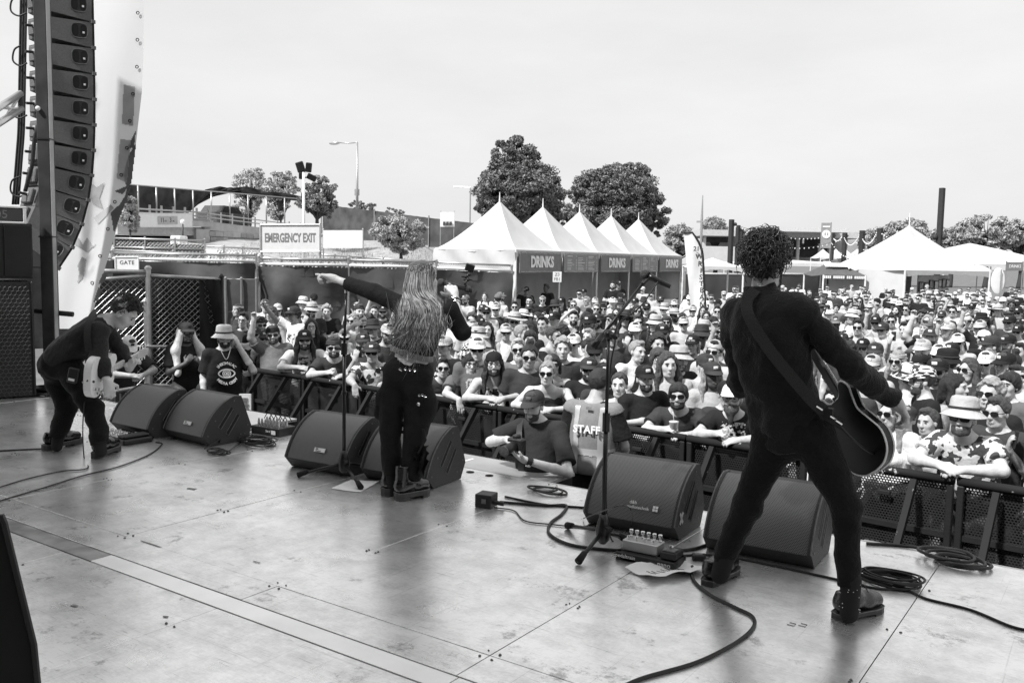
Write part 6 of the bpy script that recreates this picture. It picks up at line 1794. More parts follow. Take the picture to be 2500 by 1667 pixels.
def cap_mesh(back=False, name='cap'):
  mb = MB(); n = 20; sg = -1 if back else 1
  P = []
  for i in range(9):
    a = math.pi / 2 * i / 8; r = math.cos(a); z = .048 + .088 * math.sin(a) ** .85
    P.append([V(.088 * r ** .8 * math.cos(2 * math.pi * j / n), -.008 + .108 * r ** .8 * math.sin(2 * math.pi * j / n), z) for j in range(n + 1)])
  mb.grid(P); mb.sphere((0, -.008, .137), .009, 8, 6)
  Q = []
  for i in range(6):
    f = i / 5; row = []
    for j in range(13):
      t = (j / 12 - .5) * math.pi * .95; rr = 1 + .82 * f * max(0, math.cos(t)) ** .55
      row.append(V(.087 * math.sin(t) * (1 + .06 * f), sg * (-.008 * sg + .104 * math.cos(t) * rr), .055 - .03 * f * math.cos(t) - .018 * math.sin(t) ** 2 * f * 1.0))
    Q.append(row)
  mb.grid(Q); mb.grid([[p - V(0, 0, .004) for p in row] for row in Q]); mb.tube(Q[-1], .003, 5)
  mb.tube([V(.089 * math.cos(2 * math.pi * j / n), -.008 + .109 * math.sin(2 * math.pi * j / n), .05) for j in range(n)], .004, 5, closed=True)
  if not back:
    mb.mi = 1; mb.box((0, .098, .088), (.045, .006, .03), M=Matrix.Rotation(0, 4, 'X'), bev=.002)
  return mb_mesh(name, mb, [CL['black'], CL['white']], True)
ACC['cap'] = cap_mesh(); ACC['cap_back'] = cap_mesh(True)
def hat_mesh(name, crown, brim, zb, drop):
  mb = MB(); n = 24
  pr = [(.02, .150), (.06, .149), (.080, .140), (.088, .12), (.094, .06), (.098, zb)]
  k = 6
  for i in range(1, k + 1): f = i / k; pr.append((.098 + (brim - .098) * f, zb - drop * f))
  P = []
  for r, z in pr:
    P.append([V(r * math.cos(2 * math.pi * j / n), -.008 + r * 1.13 * math.sin(2 * math.pi * j / n), z + (.010 * math.sin(2 * 2 * math.pi * j / n + .5) * max(0, (r - .1) / .08))) for j in range(n + 1)])
  mb.grid(P); mb.tube(P[-1][:-1], .003, 5, closed=True)
  mb.mi = 1; mb.tube([V(.0965 * math.cos(2 * math.pi * j / n), -.008 + .0965 * 1.13 * math.sin(2 * math.pi * j / n), zb + .018) for j in range(n)], .009, 6, closed=True)
  return mb_mesh(name, mb, [CL['pale'], CL['charcoal']], True)
ACC['bucket'] = hat_mesh('bucket_hat', .09, .145, .045, .045); ACC['wide'] = hat_mesh('wide_brim_hat', .09, .20, .05, .018)
S = SDF(); S.ell((0, -.014, .046), (.088, .106, .098), None, .02); ACC['beanie'] = raw_mesh('beanie', S.solve(.008, make_post(.004, 4, (lambda X, Y, Z: .035 - .15 * (Y + 0) * -1 - Z + 0 * X - .0,), (80, 80, 30))), CL['black'])
mb = MB(); n = 24
for z in (.05, .062, .074): mb.tube([V(.082 * math.cos(2 * math.pi * j / n), -.012 + .099 * math.sin(2 * math.pi * j / n), z - .006 * math.sin(2 * math.pi * j / n)) for j in range(n)], .009, 6, closed=True)
ACC['headband'] = mb_mesh('headband', mb, CL['pale'], True)
mb = MB(); mb.tube([V(.083 * math.cos(2 * math.pi * j / n), -.012 + .1 * math.sin(2 * math.pi * j / n), .055) for j in range(n)], .012, 6, closed=True)
Q = [[V(.087 * math.sin((j / 12 - .5) * 3), -.008 + .104 * math.cos((j / 12 - .5) * 3) * (1 + .8 * (i / 5) * max(0, math.cos((j / 12 - .5) * 3)) ** .55), .058 - .03 * i / 5 * math.cos((j / 12 - .5) * 3)) for j in range(13)] for i in range(6)]
mb.grid(Q); mb.tube(Q[-1], .003, 5); ACC['visor'] = mb_mesh('visor', mb, CL['pale'], True)
def shades(dark=True):
  mb = MB()
  for sg in (-1, 1):
    pts = []
    for i in range(16):
      a = 2 * math.pi * i / 16; ca, sa = math.cos(a), math.sin(a)
      pts.append(V(sg * .034 + .029 * math.copysign(abs(ca) ** .7, ca), .099 - .010 * abs(sg * .034 + .03 * ca) / .06, .002 + .021 * math.copysign(abs(sa) ** .7, sa)))
    if dark: mb.prism(pts, (0, .006, 0))
    else: mb.tube(pts, .0028, 5, closed=True)
    mb.tube([V(sg * .062, .094, .008), V(sg * .077, .07, .008), V(sg * .080, -.005, .004)], .003, 5)
  mb.tube([V(-.008, .1, .006), V(0, .104, .008), V(.008, .1, .006)], .003, 5)
  return mb_mesh('sunglasses' if dark else 'glasses', mb, M_glassdark, False)
ACC['shades'] = shades(); ACC['glasses'] = shades(False)
mb = MB()
for sg in (-1, 1):
  mb.mi = 0; mb.sphere((sg * .031, .0855, .003), .0095, 8, 6, (1.2, .6, .5)); mb.mi = 1; mb.tube([V(sg * .014, .092, .022), V(sg * .032, .0925, .027), V(sg * .05, .081, .021)], [.0028, .0032, .002], 5)
ACC['eyes_'] = None
ACC['eyes'] = mb_mesh('eyes', mb, [M_eye, HAIRM['dark']], True)
mb = MB(); mb.tube([V(-.024, .083, -.067), V(-.010, .0925, -.0655), V(0, .094, -.067), V(.010, .0925, -.0655), V(.024, .083, -.067)], [.002, .0034, .003, .0034, .002], 6); mb.tube([V(-.018, .085, -.074), V(0, .0935, -.0755), V(.018, .085, -.074)], [.002, .004, .002], 6)
for sg in (-1, 1): mb.sphere((sg * .008, .103, -.041), .0035, 6, 4)  # lip-coloured dots stand in for the shade inside the nostrils
ACC['mouth'] = mb_mesh('mouth', mb, LIPS, True)
mb = MB(); mb.box((0, 0, 0), (.072, .009, .148), bev=.004); mb.mi = 1; mb.box((0, -.0052, 0), (.062, .001, .136)); mb.box((-.02, .0052, .045), (.024, .002, .03)); ACC['phone'] = mb_mesh('phone', mb, [M_black, M_glassdark])
mb = MB(); mb.lathe([(.024, 0), (.031, .006), (.031, .10), (.026, .112), (.02, .113)], n=14); ACC['can'] = mb_mesh('can', mb, mat('printed_can', .5, .3, .5, metal=.4, v2=.75, scale=25), True)
mb = MB(); mb.lathe([(.03, 0), (.044, .13), (.046, .132), (.046, .14), (.02, .145)], n=16); mb.tube([V(0, 0, .14), V(.012, 0, .23)], .004, 6); ACC['cup'] = mb_mesh('cup', mb, mat('pale_cup', .6, .35, .5), True)

# ---- pose templates (local frame: y forward, x to the person's right, z up; 1.74 m tall)
def base_joints():
  return dict(pelvis=(0, 0, .95), chest=(0, .0, 1.26), neck=(0, -.005, 1.455), head=hmat((0, .03, 1.615)), shR=(.178, -.01, 1.405), shL=(-.178, -.01, 1.405),
        elR=(.235, -.04, 1.13), elL=(-.235, -.04, 1.13), wrR=(.25, .06, .90), wrL=(-.25, .06, .90), handR=((0, .25, -1), (-1, 0, 0)), handL=((0, .25, -1), (1, 0, 0)),
        hipR=(.095, 0, .90), hipL=(-.095, 0, .90), knR=(.105, .02, .49), knL=(-.105, .02, .49), anR=(.11, -.02, .085), anL=(-.11, -.02, .085), toeR=(.15, 1, 0), toeL=(-.15, 1, 0))
def pose(name):
  J = base_joints()
  if name in ('lean', 'lean2', 'leancan'):
    J.update(pelvis=(0, -.16, .93), chest=(0, .02, 1.20), neck=(0, .12, 1.375), head=hmat((0, .185, 1.53), (0, 1, .04)), shR=(.183, .08, 1.325), shL=(-.183, .08, 1.325), hipR=(.095, -.17, .88), hipL=(-.095, -.17, .88), knR=(.105, -.12, .48), knL=(-.105, -.12, .48), anR=(.11, -.2, .085), anL=(-.11, -.2, .085))
    if name == 'lean': J.update(elR=(.30, .27, 1.20), elL=(-.30, .25, 1.20), wrR=(.085, .43, 1.215), wrL=(-.085, .41, 1.20), handR=((-.9, .35, -.1), (0, -.6, -1), .55), handL=((.9, .45, -.15), (0, -.6, -1), .55))
    elif name == 'leancan': J.update(elR=(.30, .25, 1.20), elL=(-.30, .25, 1.20), wrR=(.10, .40, 1.24), wrL=(-.10, .42, 1.20), handR=((-.7, .6, .25), (-.5, -.3, -.6), .9), handL=((.8, .5, .0), (.3, -.5, -1), .8))
    else: J.update(elR=(.27, .27, 1.21), elL=(-.27, .27, 1.21), wrR=(.16, .52, 1.185), wrL=(-.15, .53, 1.185), handR=((-.15, .35, -.9), (0, -1, -.3), .35), handL=((.1, .35, -.9), (0, -1, -.3), .35))
  elif name == 'phone': J.update(elR=(.24, .12, 1.20), wrR=(.115, .33, 1.43), handR=((-.2, .1, 1), (-.3, -1, 0), .75))
  elif name == 'phone2': J.update(elR=(.25, .13, 1.22), wrR=(.085, .34, 1.40), handR=((-.35, .1, 1), (-.6, -.8, 0), .8), elL=(-.25, .13, 1.22), wrL=(-.085, .34, 1.40), handL=((.35, .1, 1), (.6, -.8, 0), .8))
  elif name == 'raise': J.update(shR=(.182, .0, 1.435), elR=(.30, .10, 1.60), wrR=(.235, .15, 1.84), handR=((-.1, .1, 1), (0, 1, 0), .9))
  elif name == 'point': J.update(shR=(.182, .0, 1.43), elR=(.33, .16, 1.55), wrR=(.32, .34, 1.72), handR=((0, .5, .9), (0, .8, -.5), .4, 'point'))
  elif name == 'hat': J.update(shR=(.182, .0, 1.42), elR=(.37, .12, 1.45), wrR=(.17, .13, 1.63), handR=((-.8, .2, .4), (-.2, -1, -.3), .4))
  elif name == 'cross': J.update(elR=(.255, .05, 1.14), elL=(-.255, .05, 1.14), wrR=(-.04, .20, 1.17), wrL=(.04, .17, 1.14), handR=((-1, .1, .1), (0, -1, 0), .4), handL=((1, .1, .1), (0, -1, 0), .4))
  elif name == 'drink': J.update(elR=(.25, .02, 1.14), wrR=(.13, .25, 1.24), handR=((-.6, .7, .1), (-.7, -.6, 0), .9))
  elif name == 'clasp': J.update(elR=(.25, .0, 1.13), elL=(-.25, .0, 1.13), wrR=(.05, .21, 1.05), wrL=(-.05, .22, 1.04), handR=((-.9, .2, -.2), (0, -1, 0), .5), handL=((.9, .2, -.2), (0, -1, 0), .5))
  return J
BODY = {'A': dict(w=1.0, limb=1.0, belly=.0, bust=0), 'B': dict(w=1.22, limb=1.15, belly=.075, bust=0), 'C': dict(w=.88, limb=.86, belly=.0, bust=1)}
WIDE = {'A': 1.0, 'B': 1.1, 'C': .95}
TPL = {}
def template(key):
  """key such as 'lean/A/tee'"""
  if key in TPL: return TPL[key]
  ps, bt, top = key.split('/')
  bk = ps + '/' + bt
  if bk not in TPL:
    J = pose(ps); P = BODY[bt]
    b = raw_mesh('body', body_prims(J, wide=WIDE[bt], **P).solve(.0095), SKIN[0])
    R = torso_axes(J); waist = npv(J['pelvis']) + R[:, 2] * .07
    pk = 'lean' if ps.startswith('lean') else 'stand'
    if 'pants/' + pk + bt not in TPL:
      pp = dict(P); pp.pop('bust'); TPL['pants/' + pk + bt] = raw_mesh('trousers', pants_prims(J, **pp).solve(.016, make_post(.006, 3, (cut_plane(waist, R[:, 2]),), (20, 20, 16))), CL['navy'])
      S = SDF()
      for s in 'LR':
        an = npv(J['an' + s]); to = unit(J['toe' + s]); S.cone(an - npv((0, 0, .03)) - to * .03, an + to * .15 - npv((0, 0, .05)), .05, .042, .03)
      TPL['shoes/' + pk + bt] = raw_mesh('shoes', S.solve(.014, make_post(0, 1, (lambda X, Y, Z: .003 - Z + 0 * X + 0 * Y,))), CL['black'])
    TPL[bk] = (b, TPL['pants/' + pk + bt], TPL['shoes/' + pk + bt], J)
  J = pose(ps); R = torso_axes(J); hem = npv(J['pelvis']) - R[:, 2] * (.10 if top != 'tank' else .04)
  P = BODY[bt]
  S = shirt_prims(J, tank=(top == 'tank'), sleeve=(.62 if top != 'long' else 1.0), loose=.014 if top != 'tank' else .009, **P)
  nk = npv(J['neck']); S.ell(nk + R[:, 1] * .035 + R[:, 2] * .055, (.078, .07, .06 if top != 'tank' else .085), R, .012, 's')
  sh = raw_mesh('shirt', S.solve(.0115, make_post(.0065, len(key), (cut_plane(hem, -R[:, 2]),), (22, 22, 17))), CL['black'])
  TPL[key] = TPL[bk] + (sh,)
  return TPL[key]
def child(name, me, parent, mt=None, local=None, slot=0, more=()):
  o = bpy.data.objects.new(name, me); COL.objects.link(o); o.parent = parent
  if local is not None: o.matrix_local = local
  if mt is not None:
    o.material_slots[slot].link = 'OBJECT'; o.material_slots[slot].material = mt
  for i, m in more: o.material_slots[i].link = 'OBJECT'; o.material_slots[i].material = m
  return o
HATN = {'cap': ('cap', 'cap'), 'cap_back': ('cap', 'cap worn backwards'), 'bucket': ('bucket_hat', 'bucket hat'), 'wide': ('wide_brim_hat', 'wide brimmed hat'), 'beanie': ('beanie', 'beanie'), 'headband': ('headband', 'headband'), 'visor': ('visor', 'sun visor')}
def person(loc, yaw, ps, bt, top, topm, hat=None, hatm=None, eye=None, hair='short', hairm='dark', beard=None, skin=1, scale=1.0, wide=1.0, tilt=None, pants='navy', name='person'):
  b, pn, sh, J, shirt = template('%s/%s/%s' % (ps, bt, top))
  t = bpy.data.objects.new(name, None); COL.objects.link(t); t.empty_display_size = .1
  rot_ = (RNG.gauss(0, .035), RNG.gauss(0, .045), yaw) if not ps.startswith('lean') else (0, RNG.gauss(0, .03), yaw)
  t.location = loc; t.rotation_euler = rot_; t.scale = (scale * wide, scale * wide, scale)
  W[t] = Matrix.LocRotScale(Vector(loc), Euler(rot_), Vector((scale * wide, scale * wide, scale)))
  child('body', b, t, SKIN[skin]); child('trousers', pn, t, CL[pants]); child('shoes', sh, t)
  if topm is not None: child('shirt' if top != 'tank' else 'tank_top', shirt, t, CL[topm])
  H = J['head'] @ Matrix.Diagonal((WIDE[bt], 1, 1, 1))
  if hair:
    big = 1.0 if not hat or hat in ('headband', 'visor') else (.93 if hair in ('curly',) else .975)
    child('hair', ACC['hair_' + hair], t, HAIRM[hairm], H @ Matrix.Scale(big, 4))
  if math.hypot(loc[0], loc[1]) < 19: child('mouth', ACC['mouth'], t, None, H)['kind'] = 'stuff'
  if beard: child('beard', ACC[beard], t, HAIRM[hairm], H)
  if hat:
    Hh = H @ Matrix.Rotation(RNG.uniform(-.06, .04) + (.10 if hat in ('bucket', 'wide') else .0), 4, 'X') @ Matrix.Translation((0, 0, .014 if hat in ('bucket', 'wide') else 0))
    if hat in ('cap',) and hair == 'curly': Hh = Hh @ Matrix.Scale(1.06, 4)
    child(HATN[hat][0], ACC[hat], t, CL[hatm] if hatm else None, Hh)
  if eye == 's': child('sunglasses', ACC['shades'], t, None, H)
  else:
    child('eyes', ACC['eyes'], t, None, H, more=((1, HAIRM[hairm]),))['kind'] = 'stuff'
    if eye == 'g': child('glasses', ACC['glasses'], t, None, H)
  return t, J
def held(kind, t, J, side='R', off=(0, 0, 0), rot=None, label='', cat=None, group=None):
  """object held in a hand: a thing of its own, set at the palm"""
  hp = J['hand' + side]; wr = npv(J['wr' + side]); f = unit(hp[0]); p = unit(hp[1])
  pos = wr + f * .085 + p * .03 + npv(off)
  o = bpy.data.objects.new(kind, ACC[kind]); COL.objects.link(o)
  M = W[t] @ Matrix.Translation(Vector(pos)) @ (rot or Matrix.Identity(4))
  o.matrix_world = M; W[o] = M.copy(); tag(o, label, cat or kind, group); return o
# ------------------------------------------------------------------ the crowd: one line per person read from the photograph
# x y (2500 px reading of the head), pose, build, top, top colour, hat[:colour], eyes, hair[:colour], beard, skin, turn in degrees
CROWD = """
1065 898 lean A tee charcoal - s short:dark - 1 0
1141 889 lean2 A tee grey_graphic - g bob:dark - 1 -8
1224 889 lean A tank black_graphic cap_back:black g long:dark beard 1 0
1330 911 lean C tank charcoal - s bun:fair - 0 8
1403 901 clasp B tee black_graphic cap:charcoal s short:dark beard 1 0
1531 941 lean C tank check - - pony:brown - 0 10
1664 967 leancan B tee charcoal - s fringe:dark beard 1 5
1800 973 leancan B tee black_graphic cap:white g - beard_long 1 10
2196 1035 clasp C tee white_graphic cap:charcoal g short:fair - 0 25
2353 1021 lean B tee floral bucket:pale s short:brown beard 0 15
2487 1045 phone A tee charcoal - - curly:dark - 2 70
689 817 raise B tee grey cap_back:black s short:brown beard 1 0
750 830 lean A tee white_graphic cap:black s long:dark beard 1 0
823 849 leancan B tee charcoal cap_back:charcoal s short:dark beard 1 0
593 815 clasp C tank black cap:charcoal s short:brown - 0 0
645 826 clasp C tank charcoal cap:charcoal s bob:brown - 1 5
915 862 lean2 B tee floral cap:charcoal s short:dark - 2 10
569 758 down C tee charcoal headband:pale - long:dark - 1 60
583 780 down C tee charcoal - g short:dark - 1 20
648 747 drink A tee white cap:grey - short:dark - 0 0
637 792 down A tee black headband:charcoal s short:brown beard 1 -20
687 757 phone2 C tee pale cap:pale s long:brown - 0 0
723 742 down A tank black bucket:white - short:brown - 1 0
752 757 phone A tee charcoal bucket:pale s short:brown beard 1 0
762 730 down A tee pale beanie:black - short:dark - 1 150
806 760 cross A tee black - - curly:fair - 0 0
755 795 down C tee black - g long:dark - 0 0
791 829 clasp C tee white visor:pale s short:fair - 0 0
864 754 down A tee pale cap:black g short:dark - 1 0
900 760 point A tee pale - - short:brown - 1 0
931 761 raise A tee charcoal cap:charcoal s short:dark beard 1 0
882 796 hat A tee white headband:pale s short:fair beard 0 0
857 814 down A tee charcoal cap:pale s short:dark beard 2 -20
931 805 down A tee black_graphic bucket:charcoal - short:dark - 2 0
888 836 phone B tee charcoal cap:charcoal - short:dark beard 1 0
853 783 down C tee pale - s long:fair - 0 30
1082 848 down A tee black_graphic cap:pale g short:brown - 0 40
1118 876 down C tee black bucket:check - short:dark - 0 60
1164 857 down A tee grey_graphic cap:white s short:brown - 0 0
1207 866 down A tee charcoal - s bun:dark - 2 0
1271 894 clasp C tank black - s bob:dark - 1 0
1277 863 down A tee charcoal - - curly:fair - 0 0
1324 863 down A tee grey - s short:grey beard_long 0 0
1149 800 down A tee pale headband:white s short:fair - 0 0
1168 825 down A tee pale bucket:pale s short:brown - 1 20
1195 806 cross C tank black - - long:dark - 0 0
1238 812 down A tee white cap:pale s short:dark - 1 0
1234 784 down A tee pale wide:pale s short:brown - 0 0
1263 776 down C tee black wide:white s long:brown - 0 0
1191 764 drink B tee white cap:black s short:dark - 1 0
1207 755 down A tee charcoal cap:pale s short:brown - 1 10
1189 724 down C tee white - - long:brown - 0 20
1208 730 down A tee white cap:grey - short:dark - 1 170
1230 724 down A tee white cap:grey - short:dark beard 0 -70
1135 733 phone2 A tee pale cap:grey - short:dark beard 1 40
1254 749 down A tee white - s short:dark - 1 0
1292 756 down A tee charcoal cap:charcoal s - - 4 20
1311 778 hat A tee black - - long:dark - 1 40
1327 733 down A tee black_graphic headband:pale s short:fair - 0 0
1360 737 drink A tee black cap:black - long:dark - 1 20
1391 738 down A tee black_graphic - s short:dark beard 4 0
1403 777 down B tee grey - - short:dark beard 1 0
1405 746 down A tee pale - s short:fair - 0 0
1353 781 down A tee black cap:black - short:dark - 1 30
1344 793 down A tee pale - - short:dark - 1 20
1283 802 down C tee black - - long:dark - 1 50
1298 816 down A tee pale - - short:fair - 0 -70
1283 830 phone2 A tee black - - fringe:dark - 1 0
1339 816 down A tee pale - s short:brown beard 1 -60
1369 816 down A tee white_graphic - s curly:dark - 1 70
1402 842 down A tee white cap:white s short:dark - 1 20
1425 862 down A tee black_graphic cap:black s short:dark - 0 0
1436 824 down A tee pale - - short:fair - 0 30
1455 778 down C tee white headband:charcoal s long:dark - 1 0
1475 784 down A tank charcoal cap:charcoal s short:dark beard 1 0
1485 754 down A tee black headband:charcoal s short:dark - 0 0
1459 738 down A tee black cap:pale s short:dark - 0 0
1445 753 down C tee black - s short:fair - 0 0
1499 917 clasp C tee charcoal cap:black s short:dark - 0 -10
1575 919 clasp A tee black cap:black - short:dark beard 1 -20
1650 879 clasp B tee black_graphic bucket:pale - short:brown beard 1 -30
1683 900 down C tee pale - - long:brown - 0 -15
1713 900 down A tee pale cap:charcoal - short:dark - 1 -30
1724 952 clasp B tee charcoal cap:black - short:dark - 1 -15
1730 923 down A tee pale cap:charcoal - long:fair - 4 -20
1584 871 down B tee black - g fringe:brown - 0 -20
1584 840 down A tee black - - curly:dark - 1 -20
1552 811 phone A tee black cap:white g short:dark - 1 0
1510 825 down A tee charcoal cap:charcoal s short:dark - 1 0
1505 857 phone2 A tee charcoal - - short:dark - 1 -25
1523 857 down C tee white - - short:fair - 0 -40
1621 811 cross B tee black cap:black s short:brown - 0 0
1644 788 down C tee black headband:charcoal s long:brown - 0 0
1568 785 down A tee charcoal - s short:brown beard 0 -20
1588 779 down A tee charcoal cap:black s short:dark - 1 0
1698 805 down A tee white bucket:pale s short:brown - 0 0
1675 791 down A tee pale cap:pale s short:brown - 1 0
1713 797 down A tee charcoal cap:charcoal s short:dark - 1 0
1753 808 down B tee white_graphic - s curly:dark beard 1 0
1690 857 down A tee pale beanie:pale s short:dark - 1 20
1759 762 down A tee pale - s short:dark - 1 0
1776 751 down C tee charcoal - - long:dark - 0 0
1710 759 down C tee white - - long:dark - 2 10
1688 759 hat A tee pale cap:pale s short:dark - 1 0
1621 756 down A tee pale bucket:pale s short:dark - 1 30
1585 754 down A tee charcoal cap:black s short:dark - 1 0
1728 728 down A tee pale cap:black s short:dark beard 1 0
1708 731 down A tee black cap:pale - short:dark - 2 0
1677 731 down A tee white cap:white s short:dark - 0 0
1591 722 down A tee white cap:white s short:dark - 1 20
1569 708 down A tee pale cap:pale s short:dark - 1 30
1515 779 down C tank charcoal wide:charcoal s long:dark - 2 0
1799 932 down A tee charcoal - - short:dark - 1 -20
1560 740 down A tee black cap:black - short:dark - 1 20
1540 760 down C tee charcoal - s long:dark - 1 0
1630 735 down A tee pale cap:charcoal s short:dark - 2 0
1655 745 down A tee white cap:pale s short:dark - 1 0
1600 790 down A tee black bucket:pale - long:brown - 1 30
2248 1010 clasp C tee white - s long:fair - 0 30
2382 970 down A tee black - s curly:fair - 0 25
2431 934 down A tee grey_graphic - - fringe:dark - 0 30
2464 921 down B tee pale headband:floral - short:dark beard 1 30
2254 930 down A tee black cap:check s short:brown beard 0 75
2335 943 down C tee pale - - long:dark - 0 -70
2196 925 down A tee white_graphic bucket:floral - short:brown - 1 150
2304 907 down B tee black cap:black s short:brown beard 0 15
2348 889 down A tee charcoal bucket:black - short:dark - 1 80
2393 885 down C tee black cap:white s short:brown - 1 15
2433 889 down A tee pale cap:black - short:brown - 1 40
2478 889 down C tee pale - g bun:dark - 1 70
2187 881 down C tee black headband:pale s long:fair - 0 20
2225 894 down A tee black cap_back:black - short:dark - 1 40
2152 863 down A tee white_graphic cap:charcoal - short:dark beard 2 10
2107 849 down C tee black_graphic cap:black s long:dark - 0 10
2087 827 down A tee black cap:white - short:dark - 1 40
2165 809 raise A tee pale cap:charcoal s short:dark - 1 30
2250 823 raise B tee black cap:charcoal - short:brown beard 0 10
2257 858 phone A tee pale cap:pale - short:fair - 0 20
2277 867 down C tee white_graphic cap:white s short:brown - 0 10
2312 863 down A tee charcoal cap:black - short:dark beard 1 20
2348 836 raise A tank white cap:white s short:dark - 1 10
2279 805 down A tee pale cap:pale - short:fair beard 0 40
2234 800 down A tee charcoal beanie:grey - short:dark - 1 40
2203 805 phone A tee pale - - short:dark - 1 20
2033 805 down A tee white_graphic - s long:dark beard 1 0
2031 769 down A tee pale cap:white - short:brown - 0 20
2070 775 down C tee white bucket:white - long:fair - 0 30
2098 773 down A tee charcoal cap:pale - short:dark - 1 40
2116 800 down A tee pale - s short:dark - 2 10
2134 787 down A tee pale cap:black s short:dark - 2 10
2176 758 down A tank white - - long:dark beard 0 20
2196 785 down A tee pale - s short:dark - 2 10
2248 773 down A tank - - - curly:dark - 4 15
2265 783 down C tee white - s long:fair - 0 10
2217 756 down C tank black - s short:dark - 1 20
2174 742 down A tee white wide:white s short:dark - 0 10
2375 800 raise A tee black cap:pale s short:dark - 1 20
2344 809 raise A tee pale cap:charcoal s short:dark - 1 30
2411 782 down A tee charcoal bucket:black - short:dark - 1 60
2455 787 cross B tee charcoal cap:black s short:dark - 1 30
2482 809 down A tee pale cap:black s short:brown - 0 20
2484 840 down A tee pale cap:black - short:brown beard_long 0 40
2442 760 down A tee pale wide:pale - short:dark - 1 20
2491 765 down A tee black cap:black s short:dark - 1 20
2362 751 down A tee pale cap:black s short:dark - 1 10
2400 740 down A tee charcoal cap:black s short:dark beard 1 10
2397 827 down A tee black cap:white - short:dark - 1 150
2425 845 down A tee charcoal cap:charcoal - short:brown - 1 60
2330 760 down A tee pale - s short:dark - 1 10
2300 742 down A tee white cap:grey s short:dark - 1 20
2290 770 down A tee white cap:charcoal s short:brown - 1 10
2315 800 down C tee black - s long:dark - 0 20
2065 745 down A tank charcoal cap:charcoal s short:brown - 1 10
2010 752 down A tee white cap:grey s short:dark beard 1 0
2120 750 down A tee charcoal cap:pale s short:dark - 1 10
2095 735 down C tee black - s long:dark - 1 10
2140 740 down A tee pale beanie:black - short:dark - 1 60
2470 860 down A tee pale - - short:dark - 2 30
2375 905 down C tee charcoal - s long:brown - 1 40
2060 835 down A tee pale cap:charcoal s short:dark - 1 10
2040 855 down A tee charcoal - - curly:dark - 2 20
2120 890 down A tee pale cap:pale - short:dark - 1 20
2095 930 down A tee charcoal cap:black s short:dark beard 1 20
2130 985 down A tee black - - short:dark - 1 20
2290 1040 down A tee pale - - short:brown - 1 30
2440 1010 down A tee charcoal - s short:brown - 1 30
"""
RNG = random.Random(21)
PEOPLE = []          # (loc, yaw, spec, px depth)
def head_at(ps):
  h = pose(ps)['head'].translation; return h
POSE_HEAD = {p: head_at(p) for p in ('down', 'lean', 'lean2', 'leancan', 'phone', 'phone2', 'raise', 'point', 'hat', 'cross', 'drink', 'clasp')}
def place(xp, yp, ps, turn, scale, dist=None):
  """stand a person so that the head meets the ray through (xp, yp): returns base location and yaw"""
  x, y = xp / KD, yp / KD
  h = POSE_HEAD[ps]; p = atz(x, y, h.z * scale)
  face = math.atan2(-(p.y), -(p.x)) - math.pi / 2      # turn the face towards the camera
  yaw = face + math.radians(turn)
  off = Matrix.Rotation(yaw, 3, 'Z') @ Vector((h.x * scale, h.y * scale, 0))
  return V(p.x - off.x, p.y - off.y, 0), yaw
specs = []
for ln in CROWD.strip().splitlines():
  q = ln.split(); xp, yp = float(q[0]), float(q[1]); ps = q[2]; turn = -float(q[11])
  # facing: most look at the stage, a little right of straight at the camera
  sc = 1.0; loc, yaw = place(xp, yp, ps, turn, sc)
  if ps.startswith('lean'):
    # stand right behind the barricade and take the height the photograph gives
    for it in range(6):
      want = rail_y(loc.x) + .40
      D_h = proj(tuple(loc) [:2] + (POSE_HEAD[ps].z * sc,))[2]
      cur = loc.y
      x, y = xp / KD, yp / KD
      h = POSE_HEAD[ps]; off = Matrix.Rotation(yaw, 3, 'Z') @ Vector((0, h.y * sc, 0))
      r_ = ray(x, y); tt = (want + off.y - CAM[1]) / r_[1]; z = CAM[2] + r_[2] * tt
      sc = min(1.16, max(.86, z / h.z)); loc, yaw = place(xp, yp, ps, turn, sc)
      loc = V(loc.x, max(want - .02, min(loc.y, want + .25)), 0)
  else:
    lim = rail_y(loc.x) + .42
    if loc.y < lim:
      # too near: lower the head until the person stands behind the rail
      for sc in (.97, .94, .91, .88, .85, .82):
        loc, yaw = place(xp, yp, ps, turn, sc)
        if loc.y >= rail_y(loc.x) + .42: break
      loc.y = max(loc.y, rail_y(loc.x) + .42)
    else:
      sc = RNG.uniform(.97, 1.03); loc, yaw = place(xp, yp, ps, turn, sc)
  specs.append(dict(x=loc.x, y=loc.y, yaw=yaw, sc=sc, q=q, hand=True))
# push apart people who would stand inside one another
def relax(L, n=30, dmin=.44, lock=lambda s: False):
  for it in range(n):
    mv = 0
    for i in range(len(L)):
      for j in range(i):
        a, b = L[i], L[j]; dx, dy = a['x'] - b['x'], a['y'] - b['y']; d = math.hypot(dx, dy)
        if d < dmin:
          if d < 1e-4: dx, dy, d = .01, .01, .014
          k = (dmin - d) / d * .5; mv += 1
          # mostly move in depth, the line of sight, so that the picture keeps its layout
          wa = .0 if lock(a) else 1; wb = .0 if lock(b) else 1
          ux, uy = dx * k, dy * k
          a['x'] += ux * wa; a['y'] += uy * wa; b['x'] -= ux * wb; b['y'] -= uy * wb
    for s in L:
      s['y'] = max(s['y'], rail_y(s['x']) + .38)
    if mv == 0: break
relax(specs, lock=lambda s: s['q'][2].startswith('lean'))
